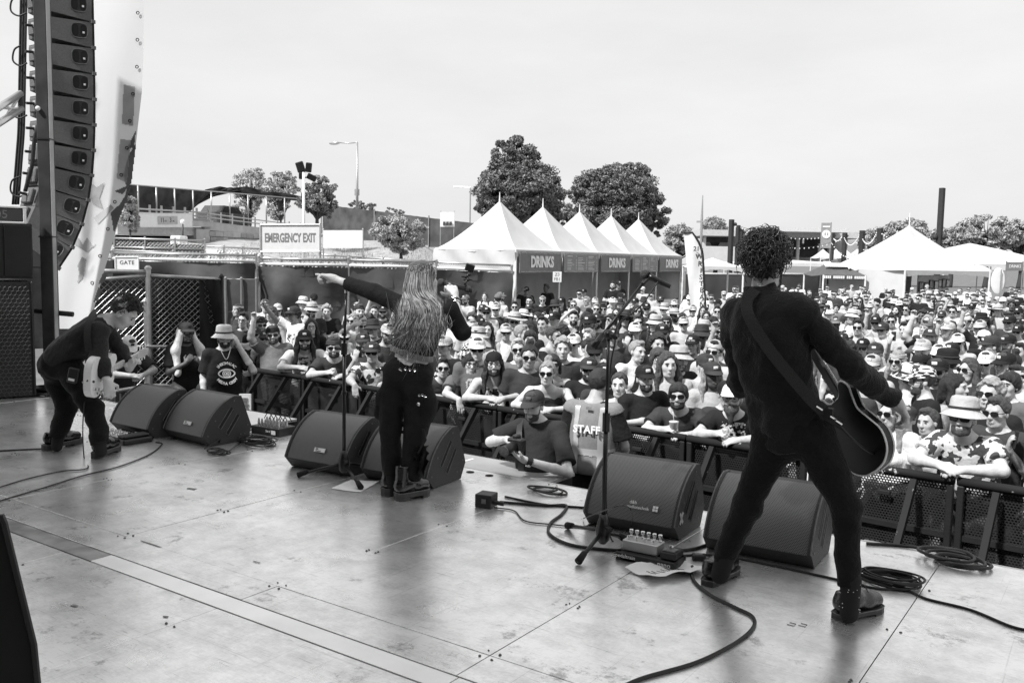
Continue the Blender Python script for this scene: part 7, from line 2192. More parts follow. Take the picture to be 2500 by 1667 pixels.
# people between those read from the photograph
tops = ['black'] * 5 + ['charcoal'] * 3 + ['black_graphic'] * 4 + ['grey', 'grey_graphic'] + ['pale'] * 8 + ['white'] * 11 + ['white_graphic', 'floral', 'stripe']
hats = ['cap:black'] * 4 + ['cap:white', 'cap:pale', 'cap:charcoal', 'cap:grey'] + ['cap_back:charcoal', 'bucket:pale', 'bucket:charcoal', 'wide:pale', 'headband:pale', 'beanie:charcoal'] + ['-'] * 7
def rnd_q(ps=None):
  f = RNG.random() < .35
  return ['0', '0', ps or RNG.choice(['down'] * 7 + ['cross', 'drink', 'phone', 'phone', 'hat', 'clasp', 'raise', 'point']), 'C' if f else RNG.choice('AAAB'), RNG.choice(['tee', 'tee', 'tank']) if f else RNG.choice(['tee'] * 7 + ['tank']), RNG.choice(tops), RNG.choice(hats), RNG.choice('sss-g-'),
      (RNG.choice(['long', 'long', 'bob', 'pony', 'bun']) if f else RNG.choice(['short'] * 5 + ['curly', 'fringe', 'long'])) + ':' + RNG.choice(['dark', 'dark', 'brown', 'fair']), '-' if f else RNG.choice(['-', '-', 'beard']), str(RNG.choice([0, 0, 1, 1, 1, 2, 3, 4])), '0']
def crowd_limit(xd):
  """how far back the crowd stands at photo column xd (2352 reading)"""
  return float(np.interp(xd, [540, 620, 900, 1000, 1180, 1300, 1560, 1600, 1800, 1900, 2352, 2500], [13.5, 17.5, 17.0, 16.5, 23, 25.5, 27.5, 36, 40, 42, 46, 46]))
cand = []
for row in range(80):
  D = 10.4 * 1.0 * (1.042 ** row)
  if D > 46: break
  step = max(.5, .050 * D ** .82 if D > 14 else .5)
  n = int(D * 1.3 / step)
  for i in range(n):
    xd = 480 + (2352 - 480 + 160) * (i + RNG.uniform(.1, .9)) / n
    if D > crowd_limit(xd) or xd < 545: continue
    if xd < 1000 and RNG.random() < .35: continue
    p = dpt(xd, D + RNG.uniform(-.3, .3), 0)
    if p.y < rail_y(p.x) + .75: continue
    cand.append(dict(x=p.x, y=p.y, xd=xd, D=D))
RNG.shuffle(cand)
fill = []
def clear(c, L, dm):
  for s in L:
    if abs(s['x'] - c['x']) < dm and abs(s['y'] - c['y']) < dm and math.hypot(s['x'] - c['x'], s['y'] - c['y']) < dm: return False
  return True
for c in cand:
  # keep what the photograph shows in front visible: no new head right before a read one
  ok = clear(c, specs, .52 + .010 * c['D']) and clear(c, fill, .47 + .009 * c['D'])
  if ok:
    hp = proj((c['x'], c['y'], 1.62))
    for s in specs:
      sp_ = s.setdefault('pp', proj((s['x'], s['y'], 1.6 * s['sc'])))
      if hp[2] < sp_[2] and abs(hp[0] - sp_[0]) < 620 / hp[2] * .45 and -900 / hp[2] * .25 < hp[1] - sp_[1] < 900 / hp[2] * .22: ok = False; break
  if ok: fill.append(c)
for c in fill:
  face = math.atan2(-c['y'], -c['x']) - math.pi / 2
  c.update(yaw=face + math.radians(RNG.gauss(-5, 22)), sc=RNG.uniform(.93, 1.06), q=rnd_q(), hand=False)
allp = specs + fill
for s in allp: s['pr'] = proj((s['x'], s['y'], 1.6 * s['sc']))
allp.sort(key=lambda s: s['pr'][2])
MAXP = 292
near, far = allp[:MAXP], allp[MAXP:]
print('CROWD', len(specs), len(fill), 'near', len(near), 'far', len(far), 'depth', near[-1]['pr'][2])

TOPW = {'black': 'black', 'charcoal': 'dark grey', 'grey': 'mid grey', 'pale': 'pale grey', 'white': 'white', 'black_graphic': 'printed black', 'white_graphic': 'printed white', 'grey_graphic': 'printed grey', 'floral': 'floral', 'stripe': 'striped', 'check': 'checkered'}
HATW = {'cap': 'cap', 'cap_back': 'backward cap', 'bucket': 'bucket hat', 'wide': 'wide brimmed hat', 'beanie': 'beanie', 'headband': 'headband', 'visor': 'visor'}
POSEW = {'down': '', 'lean': 'leaning on the rail', 'lean2': 'hands hanging over the rail', 'leancan': 'leaning with a drink', 'phone': 'filming with a phone', 'phone2': 'holding a phone', 'raise': 'one arm raised', 'point': 'pointing up', 'hat': 'hand at brow', 'cross': 'arms crossed', 'drink': 'holding a drink', 'clasp': 'hands clasped'}
HAIRW = {'short': 'short', 'curly': 'curly', 'long': 'long', 'bob': 'bobbed', 'fringe': 'fringed', 'bun': 'tied up', 'pony': 'ponytailed'}
def place_words(s):
  x, y, D = s['pr']
  row = 'at the barricade' if (s['hand'] and s['q'][2].startswith('lean')) else ('near crowd' if D < 13 else ('mid crowd' if D < 19 else ('far crowd' if D < 27 else 'back of crowd')))
  col = ('below exit sign' if x < 760 else 'left of singer' if x < 940 else 'right of singer' if x < 1180 else 'below first tents' if x < 1370 else 'near boom stand' if x < 1500 else 'below feather flag' if x < 1640 else 'left of guitarist' if x < 1770 else 'behind guitarist' if x < 1960 else 'below gallery tent' if x < 2190 else 'near right edge')
  return row, col
def look(s):
  q = s['q']; hat = None if q[6] == '-' else q[6].split(':'); hr = None if q[8] == '-' else q[8].split(':')
  top = (TOPW[q[5]] + (' tank top' if q[4] == 'tank' else ' tee')) if q[5] != '-' else 'no shirt'
  hd = None
  if hat: hd = {'black': 'black', 'charcoal': 'dark', 'grey': 'grey', 'pale': 'pale', 'white': 'white', 'check': 'checkered', 'floral': 'patterned'}[hat[1]] + ' ' + HATW[hat[0]]
  elif hr: hd = HAIRW[hr[0]] + ' ' + hr[1] + ' hair'
  else: hd = 'shaved head'
  ex = 'beard' if q[9] != '-' else 'sunglasses' if q[7] == 's' else 'glasses' if q[7] == 'g' else ''
  return top, hd, ex, POSEW[q[2]]
def wc(t): return len(t.replace(',', ' ').split())
used = {}
def lab_at(s, lv):
  top, hd, ex, pw = look(s); row, col = place_words(s)
  b = ('bearded person' if ex == 'beard' else 'person') + ' in %s, %s' % (top, hd)
  c = [b + ', ' + row + ' ' + col]
  if ex and ex != 'beard': c.append(b + ', ' + ex + ', ' + row + ' ' + col)
  if pw: c.append(b + ', ' + pw + ', ' + row + ' ' + col); c.append(b + ', ' + pw + ', ' + row)
  if ex and ex != 'beard' and pw: c.append(b + ', ' + ex + ', ' + pw + ', ' + row)
  c = [q_ for q_ in c if wc(q_) <= 16]
  return max(c, key=wc) if c else b + ', ' + row
grp_ = {}
for s in near: s['lab'] = lab_at(s, 0); grp_.setdefault(s['lab'], []).append(s)
for lab, L_s in grp_.items():
  if len(L_s) < 2: continue
  L_s.sort(key=lambda s: s['pr'][0])
  for i, s in enumerate(L_s):
    top, hd, ex, pw = look(s); row, col = place_words(s)
    suf = ('leftmost', 'rightmost')[i] if len(L_s) == 2 else (ordn[i] + ' from left')
    s['lab'] = 'person in %s, %s, %s %s, %s' % (top, hd, row, col, suf)
    if wc(s['lab']) > 16: s['lab'] = 'person in %s, %s, %s, %s' % (top, hd, col, suf)
seen = {}
for s in near:
  if s['lab'] in seen:
    n_ = seen[s['lab']] = seen[s['lab']] + 1
    top, hd, ex, pw = look(s); row, col = place_words(s)
    s['lab'] = 'person in %s, %s, %s, farther back' % (top, hd, col) + (' still' if n_ > 2 else '')
  seen.setdefault(s['lab'], 1)
def do_person(s):
  q = s['q']; hat = None if q[6] == '-' else q[6].split(':'); hr = None if q[8] == '-' else q[8].split(':')
  ps = q[2]
  t, J = person((s['x'], s['y'], 0), s['yaw'], ps, q[3], q[4], None if q[5] == '-' else q[5], hat[0] if hat else None, hat[1] if hat else None, None if q[7] == '-' else q[7], hr[0] if hr else None, hr[1] if hr else 'brown', None if q[9] == '-' else q[9], int(q[10]), s['sc'], RNG.uniform(.97, 1.05), pants=RNG.choice(['navy', 'black', 'denim', 'charcoal', 'grey']))
  tag(t, s['lab'], 'person', 'festival crowd')
  return t, J
for i, s in enumerate(near):
  t, J = do_person(s); s['t'] = t
  ps = s['q'][2]; what = ' '.join(s['lab'].split()[2:])
  def lab(k):
    top, hd, ex, pw = look(s); row, col = place_words(s); return '%s held by person in %s, %s, %s' % (k, top, hd, col)
  if ps in ('phone', 'phone2'):
    off = (-.03, .0, .02) if ps == 'phone' else (-.06, 0, .02)
    held('phone', t, J, 'R', off, Matrix.Rotation(.15, 4, 'X') @ (Matrix.Rotation(math.pi / 2, 4, 'Y') if ps == 'phone2' else Matrix.Identity(4)), lab('phone'), 'phone', 'phones held up in the crowd')
  elif ps in ('drink', 'leancan') and s['pr'][2] < 20:
    held('can' if RNG.random() < .6 else 'cup', t, J, 'R', (-.01, 0, -.05), None, lab('drink'), 'drink', 'drinks held in the crowd')
# the farthest heads read as one mass
S = SDF(); J = pose('down')
lo_body = body_prims(J, hands=False).solve(.03); lo_shirt = shirt_prims(J, loose=.022).solve(.034, make_post(0, 1, (cut_plane((0, 0, .86), (0, 0, -1)),)))
Sp = pants_prims(J).solve(.05); Sh = SDF(); Sh.ell((0, .02, 1.66), (.09, .105, .075), None, .02); Sh = Sh.solve(.03, make_post(0, 1, (lambda X, Y, Z: 1.645 - Z + 0 * X + 0 * Y + .2 * np.maximum(0, Y),)))
mats = [SKIN[0], SKIN[1], SKIN[3], CL['black'], CL['charcoal'], CL['pale'], CL['white'], CL['navy'], HAIRM['dark'], HAIRM['brown'], M_glassdark]
vv, ff, mm = [], [], []; n0 = 0
gl = MB(); gl.box((0, .135, 1.618), (.12, .02, .035)); gl = (np.array(gl.v), np.array(gl.f))
for s in far:
  c, sn = math.cos(s['yaw']), math.sin(s['yaw'])
  for (v, f), m in ((lo_body, RNG.choice([0, 0, 1, 1, 2])), (lo_shirt, RNG.choice([3, 3, 4, 5, 6, 5, 6, 6, 5])), (Sp, 7), (Sh, RNG.choice([8, 8, 9, 3, 6, 5, 4])), (gl, 10)):
    v = v * s['sc']; w = np.stack([v[:, 0] * c - v[:, 1] * sn + s['x'], v[:, 0] * sn + v[:, 1] * c + s['y'], v[:, 2]], 1)
    vv.append(w); ff += (f + n0).tolist(); mm += [m] * len(f); n0 += len(w)
if vv:
  o = new_obj('crowd', np.concatenate(vv), ff, mats, None, True, (0, 30, 0), mm); o['kind'] = 'stuff'; o['label'] = 'farthest crowd at the back of the field, merging into one mass'
# ------------------------------------------------------------------ performers and pit crew, posed joint by joint
def wobj(name, vf, mt, parent, smooth=True): return new_obj(name, vf[0], vf[1], mt, parent, smooth)
def jt(x, y, d): return at(x, y, d)
def figure_root(label, base, name='person'): return thing(name, base, label, 'person')
def acc_at(kind, H, parent, mt=None, name=None, s=1.0, more=()):
  """copy of a head-frame accessory baked into the parent's space"""
  me = ACC[kind]; o = bpy.data.objects.new(name or kind, me); COL.objects.link(o); o.parent = parent
  o.matrix_local = W[parent].inverted() @ H @ Matrix.Scale(s, 4)
  if mt is not None: o.material_slots[0].link = 'OBJECT'; o.material_slots[0].material = mt
  for i, m in more: o.material_slots[i].link = 'OBJECT'; o.material_slots[i].material = m
  return o
def shoe(parent, heel, toe, mt, sole_h=.028, boot=0.0, sole_m=None, w=.047, name='shoe', wid=1.0):
  """leather upper on a welted sole with a heel block"""
  heel, toe = Vector(heel), Vector(toe); f = toe - heel; f.z = 0; L = f.length; f.normalize(); r = f.cross(V(0, 0, 1)); b = heel
  def q(s, x, z): return b + f * (s * L) + r * x + V(0, 0, z)
  S = SDF(); z0 = sole_h
  S.cone(q(.14, 0, z0 + .045), q(.34, 0, z0 + .055), .042 * wid, .045 * wid, .02); S.cone(q(.34, 0, z0 + .05), q(.62, 0, z0 + .035), .045 * wid, .043 * wid, .02); S.cone(q(.62, 0, z0 + .034), q(.86, 0, z0 + .024), .046 * wid, .036 * wid, .02)
  S.cone(q(.17, 0, z0 + .04), q(.20, 0, z0 + .085 + boot), .044 * wid, .046 * wid, .02, flat=True)
  fl = folds(.0018, 3, (60, 60, 60))
  zb = b.z + z0
  o = wobj(name, S.solve(.0065, make_post(.0018, 5, (lambda X, Y, Z: zb - Z + 0 * X + 0 * Y,), (60, 60, 60))), mt, parent)
  out = [(0, .0), (.02, .032), (.12, .043), (.3, .044), (.5, .046), (.68, .053), (.82, .05), (.94, .034), (1.0, .0)]
  pts = [q(s, x * wid, 0) for s, x in out] + [q(s, -x * wid, 0) for s, x in out[-2:0:-1]]
  mb = MB(); mb.prism([p + V(0, 0, sole_h * .38) for p in pts], (0, 0, sole_h * .62)); mb.prism([p for p in pts if (p - b).dot(f) < L * .36], (0, 0, sole_h * .5)); mb.prism([p for p in pts if (p - b).dot(f) > L * .52], (0, 0, sole_h * .5)); mb.build('sole', sole_m or mat('rubber_sole', .05, .6, .3), o, fixn=True)
  mb = MB(); mb.tube([p + V(0, 0, sole_h + .001) for p in pts], .0028, 5, closed=True); mb.build('welt', M_edge, o)
  mb = MB()
  for i in range(4):
    s = .42 + i * .07; z = z0 + .098 - i * .012 + (boot * .0); mb.tube([q(s, -.022, z - .008), q(s + .03, 0, z), q(s, .022, z - .008)], .0025, 5)
  mb.tube(smooth_path([q(.40, 0, z0 + .1), q(.43, .03, z0 + .125), q(.5, .045, z0 + .09)], 4), .002, 5); mb.tube(smooth_path([q(.40, 0, z0 + .1), q(.43, -.03, z0 + .125), q(.5, -.045, z0 + .09)], 4), .002, 5)
  mb.build('laces', M_black, o)
  return o
M_leather = mat('black_leather', .012, .22, .6, var=.2, scale=25, bump=.15, bscale=90)
M_leather2 = mat('polished_black_leather', .010, .14, .7, var=.2, scale=25, bump=.1, bscale=70)
M_jacket = mat('black_wool_jacket', .010, .8, .25, var=.2, scale=20, bump=.5, bscale=120, sheen=.12)
M_trouser = mat('black_trouser_cloth', .008, .85, .2, var=.2, scale=15, bump=.4, bscale=100, sheen=.08)
M_shirtdark = mat('dark_denim_shirt', .016, .75, .25, var=.25, scale=12, bump=.4, bscale=90, sheen=.1)

# ---- right guitarist, seen from behind
def curls(H, parent, mt, n, seed, zlo=-.075, face_y=.05, ln=.05, rad=.09, thick=.0032):
  r = random.Random(seed); mb = MB()
  while n > 0:
    d = Vector((r.gauss(0, 1), r.gauss(0, 1), r.gauss(.25, .9))).normalized()
    p = Vector((d.x * .092, -.014 + d.y * .112, .036 + d.z * .104))
    if p.z < float(zmin_hair(np.array(p.y), zlo)): continue
    n -= 1
    t1 = d.cross(Vector((r.gauss(0, 1), r.gauss(0, 1), r.gauss(0, 1)))).normalized(); t2 = d.cross(t1); k = ln * r.uniform(.6, 1.4); w = r.uniform(.9, 2.4); fo_ = r.random() ** 3 * .04
    pts = []
    for i in range(9):
      f = i / 8; a = w * f; pts.append(H @ (p + t1 * (k * .5 * math.sin(a)) + t2 * (k * .5 * (1 - math.cos(a))) + d * (-.002 + fo_ * f + .014 * math.sin(f * 3.1)) + Vector((0, 0, -.015 * f))))
    mb.tube(pts, [thick * (1 - .6 * i / 8) for i in range(9)], 4, cap=False)
  return mb.build('curls', mt, parent, smooth=True)
hl = deck(1622, 1347); tl_ = deck(1690, 1308); hr_ = deck(1920, 1424); tr_ = deck(2022, 1398)
base = (hl + hr_) / 2
t = figure_root('guitarist in black jacket seen from behind with legs spread, playing dark guitar', base)
HF = (RT_H * .62 + FW_H * .78 + V(0, 0, .02)); Hd = hmat(jt(1760, 600, 4.10), HF, V(0, 0, 1) - RT_H * .02, 1.0)
J = dict(pelvis=jt(1812, 985, 4.08), chest=jt(1768, 800, 4.06), neck=jt(1752, 690, 4.08), head=Hd, shL=jt(1690, 722, 4.20), shR=jt(1842, 716, 3.96), elR=jt(1962, 850, 3.93), wrR=jt(2058, 922, 4.08),
    elL=jt(1700, 880, 4.40), wrL=jt(1760, 905, 4.60), handR=(jt(2092, 972, 4.10) - jt(2058, 922, 4.08), RT_H * -.3 + FW_H * .1 - V(0, 0, .5), 1.0), handL=((0, .3, 1), RT_H, .8),
    hipL=jt(1775, 1015, 4.12), hipR=jt(1868, 1005, 4.0), knL=jt(1716, 1160, 4.18), knR=jt(1942, 1165, 3.92), anL=jt(1655, 1292, 4.27), anR=jt(1952, 1378, 3.92), toeL=tl_ - hl, toeR=tr_ - hr_)
S = body_prims(J, w=.92, limb=1.02, feet=False, leg=.62, arm=.8)
wobj('body', S.solve(.0075), SKIN[1], t)
R = torso_axes(J); pel = npv(J['pelvis']); nk = npv(J['neck']); che = npv(J['chest'])
S = SDF()
S.ell(che + R[:, 2] * .02, (.180, .130, .25), R, .06); S.ell((che + pel) / 2, (.168, .126, .24), R, .06); S.ell(pel + R[:, 2] * .03, (.174, .138, .20), R, .05)
for s in 'LR':
  sh, el, wr = [npv(J[k + s]) for k in ('sh', 'el', 'wr')]
  S.cone(nk - R[:, 2] * .03, sh, .058, .066, .06); S.cone(sh, el, .072, .060, .04); S.cone(el, wr - unit(wr - el) * .03, .062, .047, .03, flat=True)
S.cone(nk - R[:, 2] * .03, nk + R[:, 2] * .075, .085, .070, .02, flat=True)
wobj('jacket', S.solve(.0075, make_post(.014, 12, (cut_plane(pel - R[:, 2] * .095, -R[:, 2]), ), (34, 34, 26))), M_jacket, t)
S = SDF(); S.ell(pel, (.178, .128, .15), R, .05)
for s, e in (('L', .985), ('R', .86)):
  hi, kn, an = [npv(J[k + s]) for k in ('hip', 'kn', 'an')]
  S.cone(hi, kn, .098, .068, .05); S.cone(kn, kn + (an - kn) * e, .068, .055, .03, flat=True)
wobj('trousers', S.solve(.008, make_post(.011, 8, (cut_plane(pel + R[:, 2] * .06, R[:, 2]),), (38, 38, 34))), M_trouser, t)
sk = npv(J['anR']); S = SDF(); S.cone(sk + npv((0, 0, .09)), sk - npv((0, 0, .06)), .045, .040, .01); so = wobj('sock', S.solve(.008), M_blackmatte, t)
mb = MB(); r = random.Random(2)
for i in range(26):
  a = r.uniform(0, 6.28); z = r.uniform(-.05, .09); p = V(*sk) + V(.043 * math.cos(a), .043 * math.sin(a), z); mb.box(p, (.0035, .0035, .003))
o = mb.build('sock_dot', M_letter_white, so); o['kind'] = 'stuff'
an = npv(J['anL']); S = SDF(); S.cone(an + (npv(J['knL']) - an) * .28, an - npv((0, 0, .06)), .048, .043, .01); wobj('sock', S.solve(.01), M_blackmatte, t)
shoe(t, hl, tl_, M_leather); shoe(t, hr_, tr_, M_leather)
S = SDF(); S.ell((0, -.016, .036), (.080, .099, .094), None, .02); S.ell((0, -.055, -.025), (.066, .05, .06), None, .03); S.ell((.01, .085, .10), (.05, .042, .04), None, .03)
vf = S.solve(.006, make_post(.012, 6, (lambda X, Y, Z: (zmin_hair(Y, -.10) - Z + 0 * X) * .8,), (90, 90, 90))); A = np.array(Hd); vf = (vf[0] @ A[:3, :3].T + A[:3, 3], vf[1])
m_curl = mat('curly_dark_hair', .03, .3, .6, var=.5, scale=30)
hr = wobj('hair', vf, HAIRM['dark'], t); curls(Hd, hr, m_curl, 900, 4, zlo=-.085, ln=.06, thick=.0028)
acc_at('eyes', Hd, t, more=((1, HAIRM['dark']),))['kind'] = 'stuff'
acc_at('beard', Hd, t, HAIRM['brown'])
mb = MB(); mb.tube(smooth_path([Hd @ V(.08, 0, -.02), Hd @ V(.085, -.03, -.07), jt(1790, 668, 4.0), jt(1782, 690, 3.95)], 5), .002, 5); mb.build('earpiece_lead', M_cable, t)

# guitar outlines: half profiles mirrored into a waisted body
def guitar(label, name, c, neck_dir, normal, mt_body, mt_side, binding, mt_neck, scale=1.0, horns=True, knobs=True, thick=.045):
  y = Vector(neck_dir).normalized(); n = Vector(normal); n = (n - y * n.dot(y)).normalized(); x = y.cross(n)
  Mx = Matrix(((x.x, y.x, n.x, c[0]), (x.y, y.y, n.y, c[1]), (x.z, y.z, n.z, c[2]), (0, 0, 0, 1))) @ Matrix.Scale(scale, 4)
  t = thing(name, V(*c) - V(0, 0, .2), label, 'guitar')
  ctl = [(-.235, .0), (-.225, .075), (-.18, .14), (-.10, .165), (-.02, .135), (.05, .105), (.11, .115), (.165, .128), (.205, .105), (.20, .075), (.165, .055), (.150, .03)]
  if not horns: ctl = [(-.20, .0), (-.195, .08), (-.16, .135), (-.09, .155), (-.01, .125), (.06, .108), (.12, .12), (.17, .11), (.19, .07), (.17, .04), (.16, .028)]
  half = smooth_path([V(b, a, 0) for a, b in ctl], 4)
  left = [V(-p.x, p.y, 0) for p in half][::-1]
  if not horns: left = [V(p.x, p.y + (.03 if p.y > .1 else 0), 0) for p in left]
  out = half + left[:-1]
  def ring(z, s=1.0): return [Mx @ V(p.x * s, p.y * s, z) for p in out]
  mb = MB(); mb.prism(ring(-thick / 2), Mx.to_3x3() @ V(0, 0, thick)); bd = mb.build('body', mt_side, t, fixn=True)
  mb = MB(); mb.prism(ring(thick / 2 + .001, .985), Mx.to_3x3() @ V(0, 0, .004)); mb.build('top', mt_body, t, fixn=True)
  mb = MB(); mb.prism(ring(-thick / 2 - .001, .985), Mx.to_3x3() @ V(0, 0, -.004)); mb.build('back', mt_body, t, fixn=True)
  if binding:
    for z in (-thick / 2, thick / 2): mb = MB(); mb.tube(ring(z, 1.0), .0058 * scale, 5, closed=True); mb.build('binding', M_letter_white, t)
  mb = MB(); mb.box((0, .38, .018), (.05, .48, .024), M=Mx, bev=.006); nk = mb.build('neck', mt_neck, t)
  mb = MB()
  for i in range(20): yy = .18 + .42 * (1 - 2 ** (-i / 12)) * 1.45; mb.box((0, min(yy, .61), .0315), (.048, .0025, .002), M=Mx)
  mb.build('fret', M_chrome, nk)
  mb = MB(); mb.prism([Mx @ V(a, b, .008) for a, b in ((-.024, .62), (.024, .62), (.045, .70), (.03, .80), (-.015, .82), (-.032, .72))], Mx.to_3x3() @ V(0, 0, .016)); hs = mb.build('headstock', mt_neck, t, fixn=True)
  for i in range(6):
    mb = MB(); yy = .66 + (i % 3) * .05; sx = -1 if i < 3 else 1; mb.cyl(Mx @ V(sx * .03, yy, .016), Mx @ V(sx * .062, yy, .016), .008, n=8); mb.build('tuner', M_chrome, hs)
  for yy in (.02, .10): mb = MB(); mb.box((0, yy, thick / 2 + .008), (.085, .035, .012), M=Mx, bev=.003); mb.build('pickup', M_chrome, t)
  mb = MB(); mb.box((0, -.06, thick / 2 + .01), (.09, .02, .014), M=Mx, bev=.003); mb.build('bridge', M_chrome, t)
  mb = MB()
  for i in range(6): mb.tube([Mx @ V(-.02 + i * .008, -.06, thick / 2 + .02), Mx @ V(-.017 + i * .0068, .62, .036)], .0007, 3, cap=False)
  o = mb.build('strings', M_chrome, t); o['kind'] = 'stuff'
  for i, (a, b) in enumerate(((.09, -.10), (.12, -.06), (.075, -.15), (.115, -.12))): mb = MB(); mb.cyl(Mx @ V(a, b, thick / 2), Mx @ V(a, b, thick / 2 + .022), .012, n=10); mb.build('knob', M_chrome if not binding else M_black, t)
  for p in ((0, -.237, 0), (.0, .17, -.02)): mb = MB(); q = Mx @ V(*p); mb.cyl(q, q + (Mx.to_3x3() @ V(0, -.02, 0)), .008, n=8); mb.build('strap_button', M_chrome, t)
  return t, Mx
def ribbon(name, pts, normals, width, mt, parent, thick=.003):
  P = smooth_path(pts, 6); Nn = smooth_path(normals, 6); rows = []
  for i, p in enumerate(P):
    d = (P[min(i + 1, len(P) - 1)] - P[max(i - 1, 0)]).normalized(); s = d.cross(Nn[i].normalized()).normalized() * (width / 2); n = Nn[i].normalized() * thick
    rows.append([p - s, p - s + n, p + s + n, p + s, p - s])
  mb = MB(); mb.grid(rows); return mb.build(name, mt, parent, smooth=False)
gb, gt = jt(2040, 1072, 4.02), jt(1925, 880, 4.22)
tg, GM = guitar('dark semi hollow electric guitar with white binding on right guitarist', 'electric_guitar', jt(1962, 980, 4.10), gt - gb, FW_H * .36 + RT_H * .90 + V(0, 0, .08), mat('black_guitar_lacquer', .006, .3, .35, var=0), mat('guitar_side_lacquer', .008, .25, .4, var=0), True, mat('dark_neck', .03, .35, .5), .93)
bk = -FW_H
ribbon('strap', [jt(1735, 665, 4.02), jt(1716, 690, 3.98), jt(1722, 730, 3.92), jt(1765, 800, 3.885), jt(1820, 868, 3.87), jt(1870, 925, 3.87), jt(1905, 955, 3.92), jt(1935, 975, 4.0)], [V(0, 0, 1) + bk, bk + V(0, 0, .5), bk, bk, bk, bk + RT_H * .1, bk + RT_H * .2, bk + RT_H * .3], .05, mat('strap_webbing', .018, .6, .3, bump=.5, bscale=200), tg)
mb = MB(); mb.box(jt(1900, 950, 3.9), (.05, .03, .05)); mb.tube(smooth_path([jt(1915, 960, 3.92), jt(1950, 1000, 3.92), jt(1985, 1030, 3.96), jt(2015, 1045, 4.0), jt(2040, 1035, 4.02), jt(2035, 1020, 4.05)], 5), .006, 6); mb.build('guitar_lead', M_cable, tg)
for q in ((1880, 935), (1912, 958), (1925, 968)): mb = MB(); mb.tube([jt(q[0] - 6, q[1] - 3, 3.87), jt(q[0] + 8, q[1] + 6, 3.88)], .006, 6); mb.build('buckle', M_chrome, tg)

# ---- singer
sl0, sl1 = deck(884, 1140), deck(925, 1122); sr0, sr1 = deck(910, 1150), deck(984, 1135)
b0 = (deck(905, 1138) + deck(945, 1142)) / 2; Ds = proj(b0)[2]
t = figure_root('singer in black with long fair hair pointing left beside the centre stand', b0)
HF = RT_H * .55 + FW_H * .82 + V(0, 0, .12); Hd = hmat(jt(972, 644, Ds + .02), HF, V(0, 0, 1) - RT_H * .05, 1.02)
J = dict(pelvis=jt(938, 850, Ds), chest=jt(966, 745, Ds), neck=jt(974, 700, Ds), head=Hd, shL=jt(925, 702, Ds + .05), shR=jt(1030, 712, Ds - .06), elL=jt(858, 672, Ds + .12), wrL=jt(768, 640, Ds + .25), elR=jt(1063, 762, Ds - .02), wrR=jt(1044, 684, Ds + .14),
    handL=(jt(712, 624, Ds + .3) - jt(768, 640, Ds + .25), V(0, 0, -1) + bk * .2, .35, 'point'), handR=(jt(1034, 650, Ds + .2) - jt(1044, 684, Ds + .14), RT_H * -.2 + FW_H * .6, 1.15),
    hipL=jt(908, 858, Ds + .02), hipR=jt(962, 862, Ds - .02), knL=jt(894, 985, Ds), knR=jt(952, 990, Ds - .05), anL=jt(902, 1098, Ds), anR=jt(940, 1108, Ds - .05), toeL=sl1 - sl0, toeR=sr1 - sr0)
wobj('body', body_prims(J, w=.84, limb=.84, bust=0, feet=False, leg=.7, arm=.9).solve(.0065), SKIN[0], t)
R = torso_axes(J); pel = npv(J['pelvis']); nk = npv(J['neck']); che = npv(J['chest']); S = SDF()
S.ell(che + R[:, 2] * .0, (.152, .118, .19), R, .05); S.ell((che + pel) / 2 + R[:, 2] * .04, (.150, .118, .17), R, .05)
for s in 'LR':
  sh, el, wr = [npv(J[k + s]) for k in ('sh', 'el', 'wr')]; e2 = el + (wr - el) * (.68 if s == 'L' else .04)
  S.cone(nk - R[:, 2] * .03, sh, .055, .066, .05); S.cone(sh, el, .070, .058, .03); S.cone(el, e2, .058, .054, .02, flat=True)
wobj('top', S.solve(.008, make_post(.008, 5, (cut_plane(pel + R[:, 2] * .075, -R[:, 2]),), (24, 24, 18))), mat('black_jersey', .012, .8, .2, var=.2, scale=10, bump=.3, bscale=60), t)
S = SDF(); S.ell(pel - R[:, 2] * .02, (.150, .118, .15), R, .05)
for s in 'LR':
  hi, kn, an = [npv(J[k + s]) for k in ('hip', 'kn', 'an')]
  S.cone(hi, kn, .100, .080, .03); S.cone(kn, kn + (an - kn) * .92, .080, .064, .02, flat=True)
kR = npv(J['knR']); hR = npv(J['hipR']); S.ell(hR * .42 + kR * .58 + R[:, 0] * .085, (.05, .075, .13), R, .02); hL = npv(J['hipL']); kL = npv(J['knL']); S.ell(hL * .45 + kL * .55 - R[:, 0] * .075, (.045, .07, .12), R, .02)
tr = wobj('cargo_trousers', S.solve(.009, make_post(.014, 9, (cut_plane(pel + R[:, 2] * .095, R[:, 2]),), (36, 36, 28))), mat('black_twill', .010, .8, .22, var=.25, scale=12, bump=.4, bscale=120), t)
# ragged cloth flap hanging at the right calf
P = []
for i in range(9):
  f = i / 8; P.append([jt(952 + 30 * f + 4 * math.sin(j * 2 + i), 1030 + j * 6 + 22 * math.sin(f * 3.1) * (j / 8) - (8 * f), Ds - .11 - .03 * math.sin(i * 1.3 + j * .5)) for j in range(9)])
mb = MB(); mb.grid(P); mb.build('cloth_flap', mat('black_twill', .01), tr, smooth=True)
mb = MB(); mb.tube([jt(972, 985, Ds - .15), jt(978, 1010, Ds - .14), jt(960, 1040, Ds - .13)], .008, 5); mb.build('strap', M_blackmatte, tr)
mb = MB()
for x, y in ((931, 848), (919, 848), (942, 849), (953, 850), (866, 843), (874, 844), (963, 908), (970, 907), (976, 910)):
  c = jt(x, y, Ds - .135); Mx = panel_frame(c, RT_H); mb.tube([Mx @ V(.007 * math.cos(k * .785), .007 * math.sin(k * .785), 0) for k in range(8)], .002, 4, closed=True)
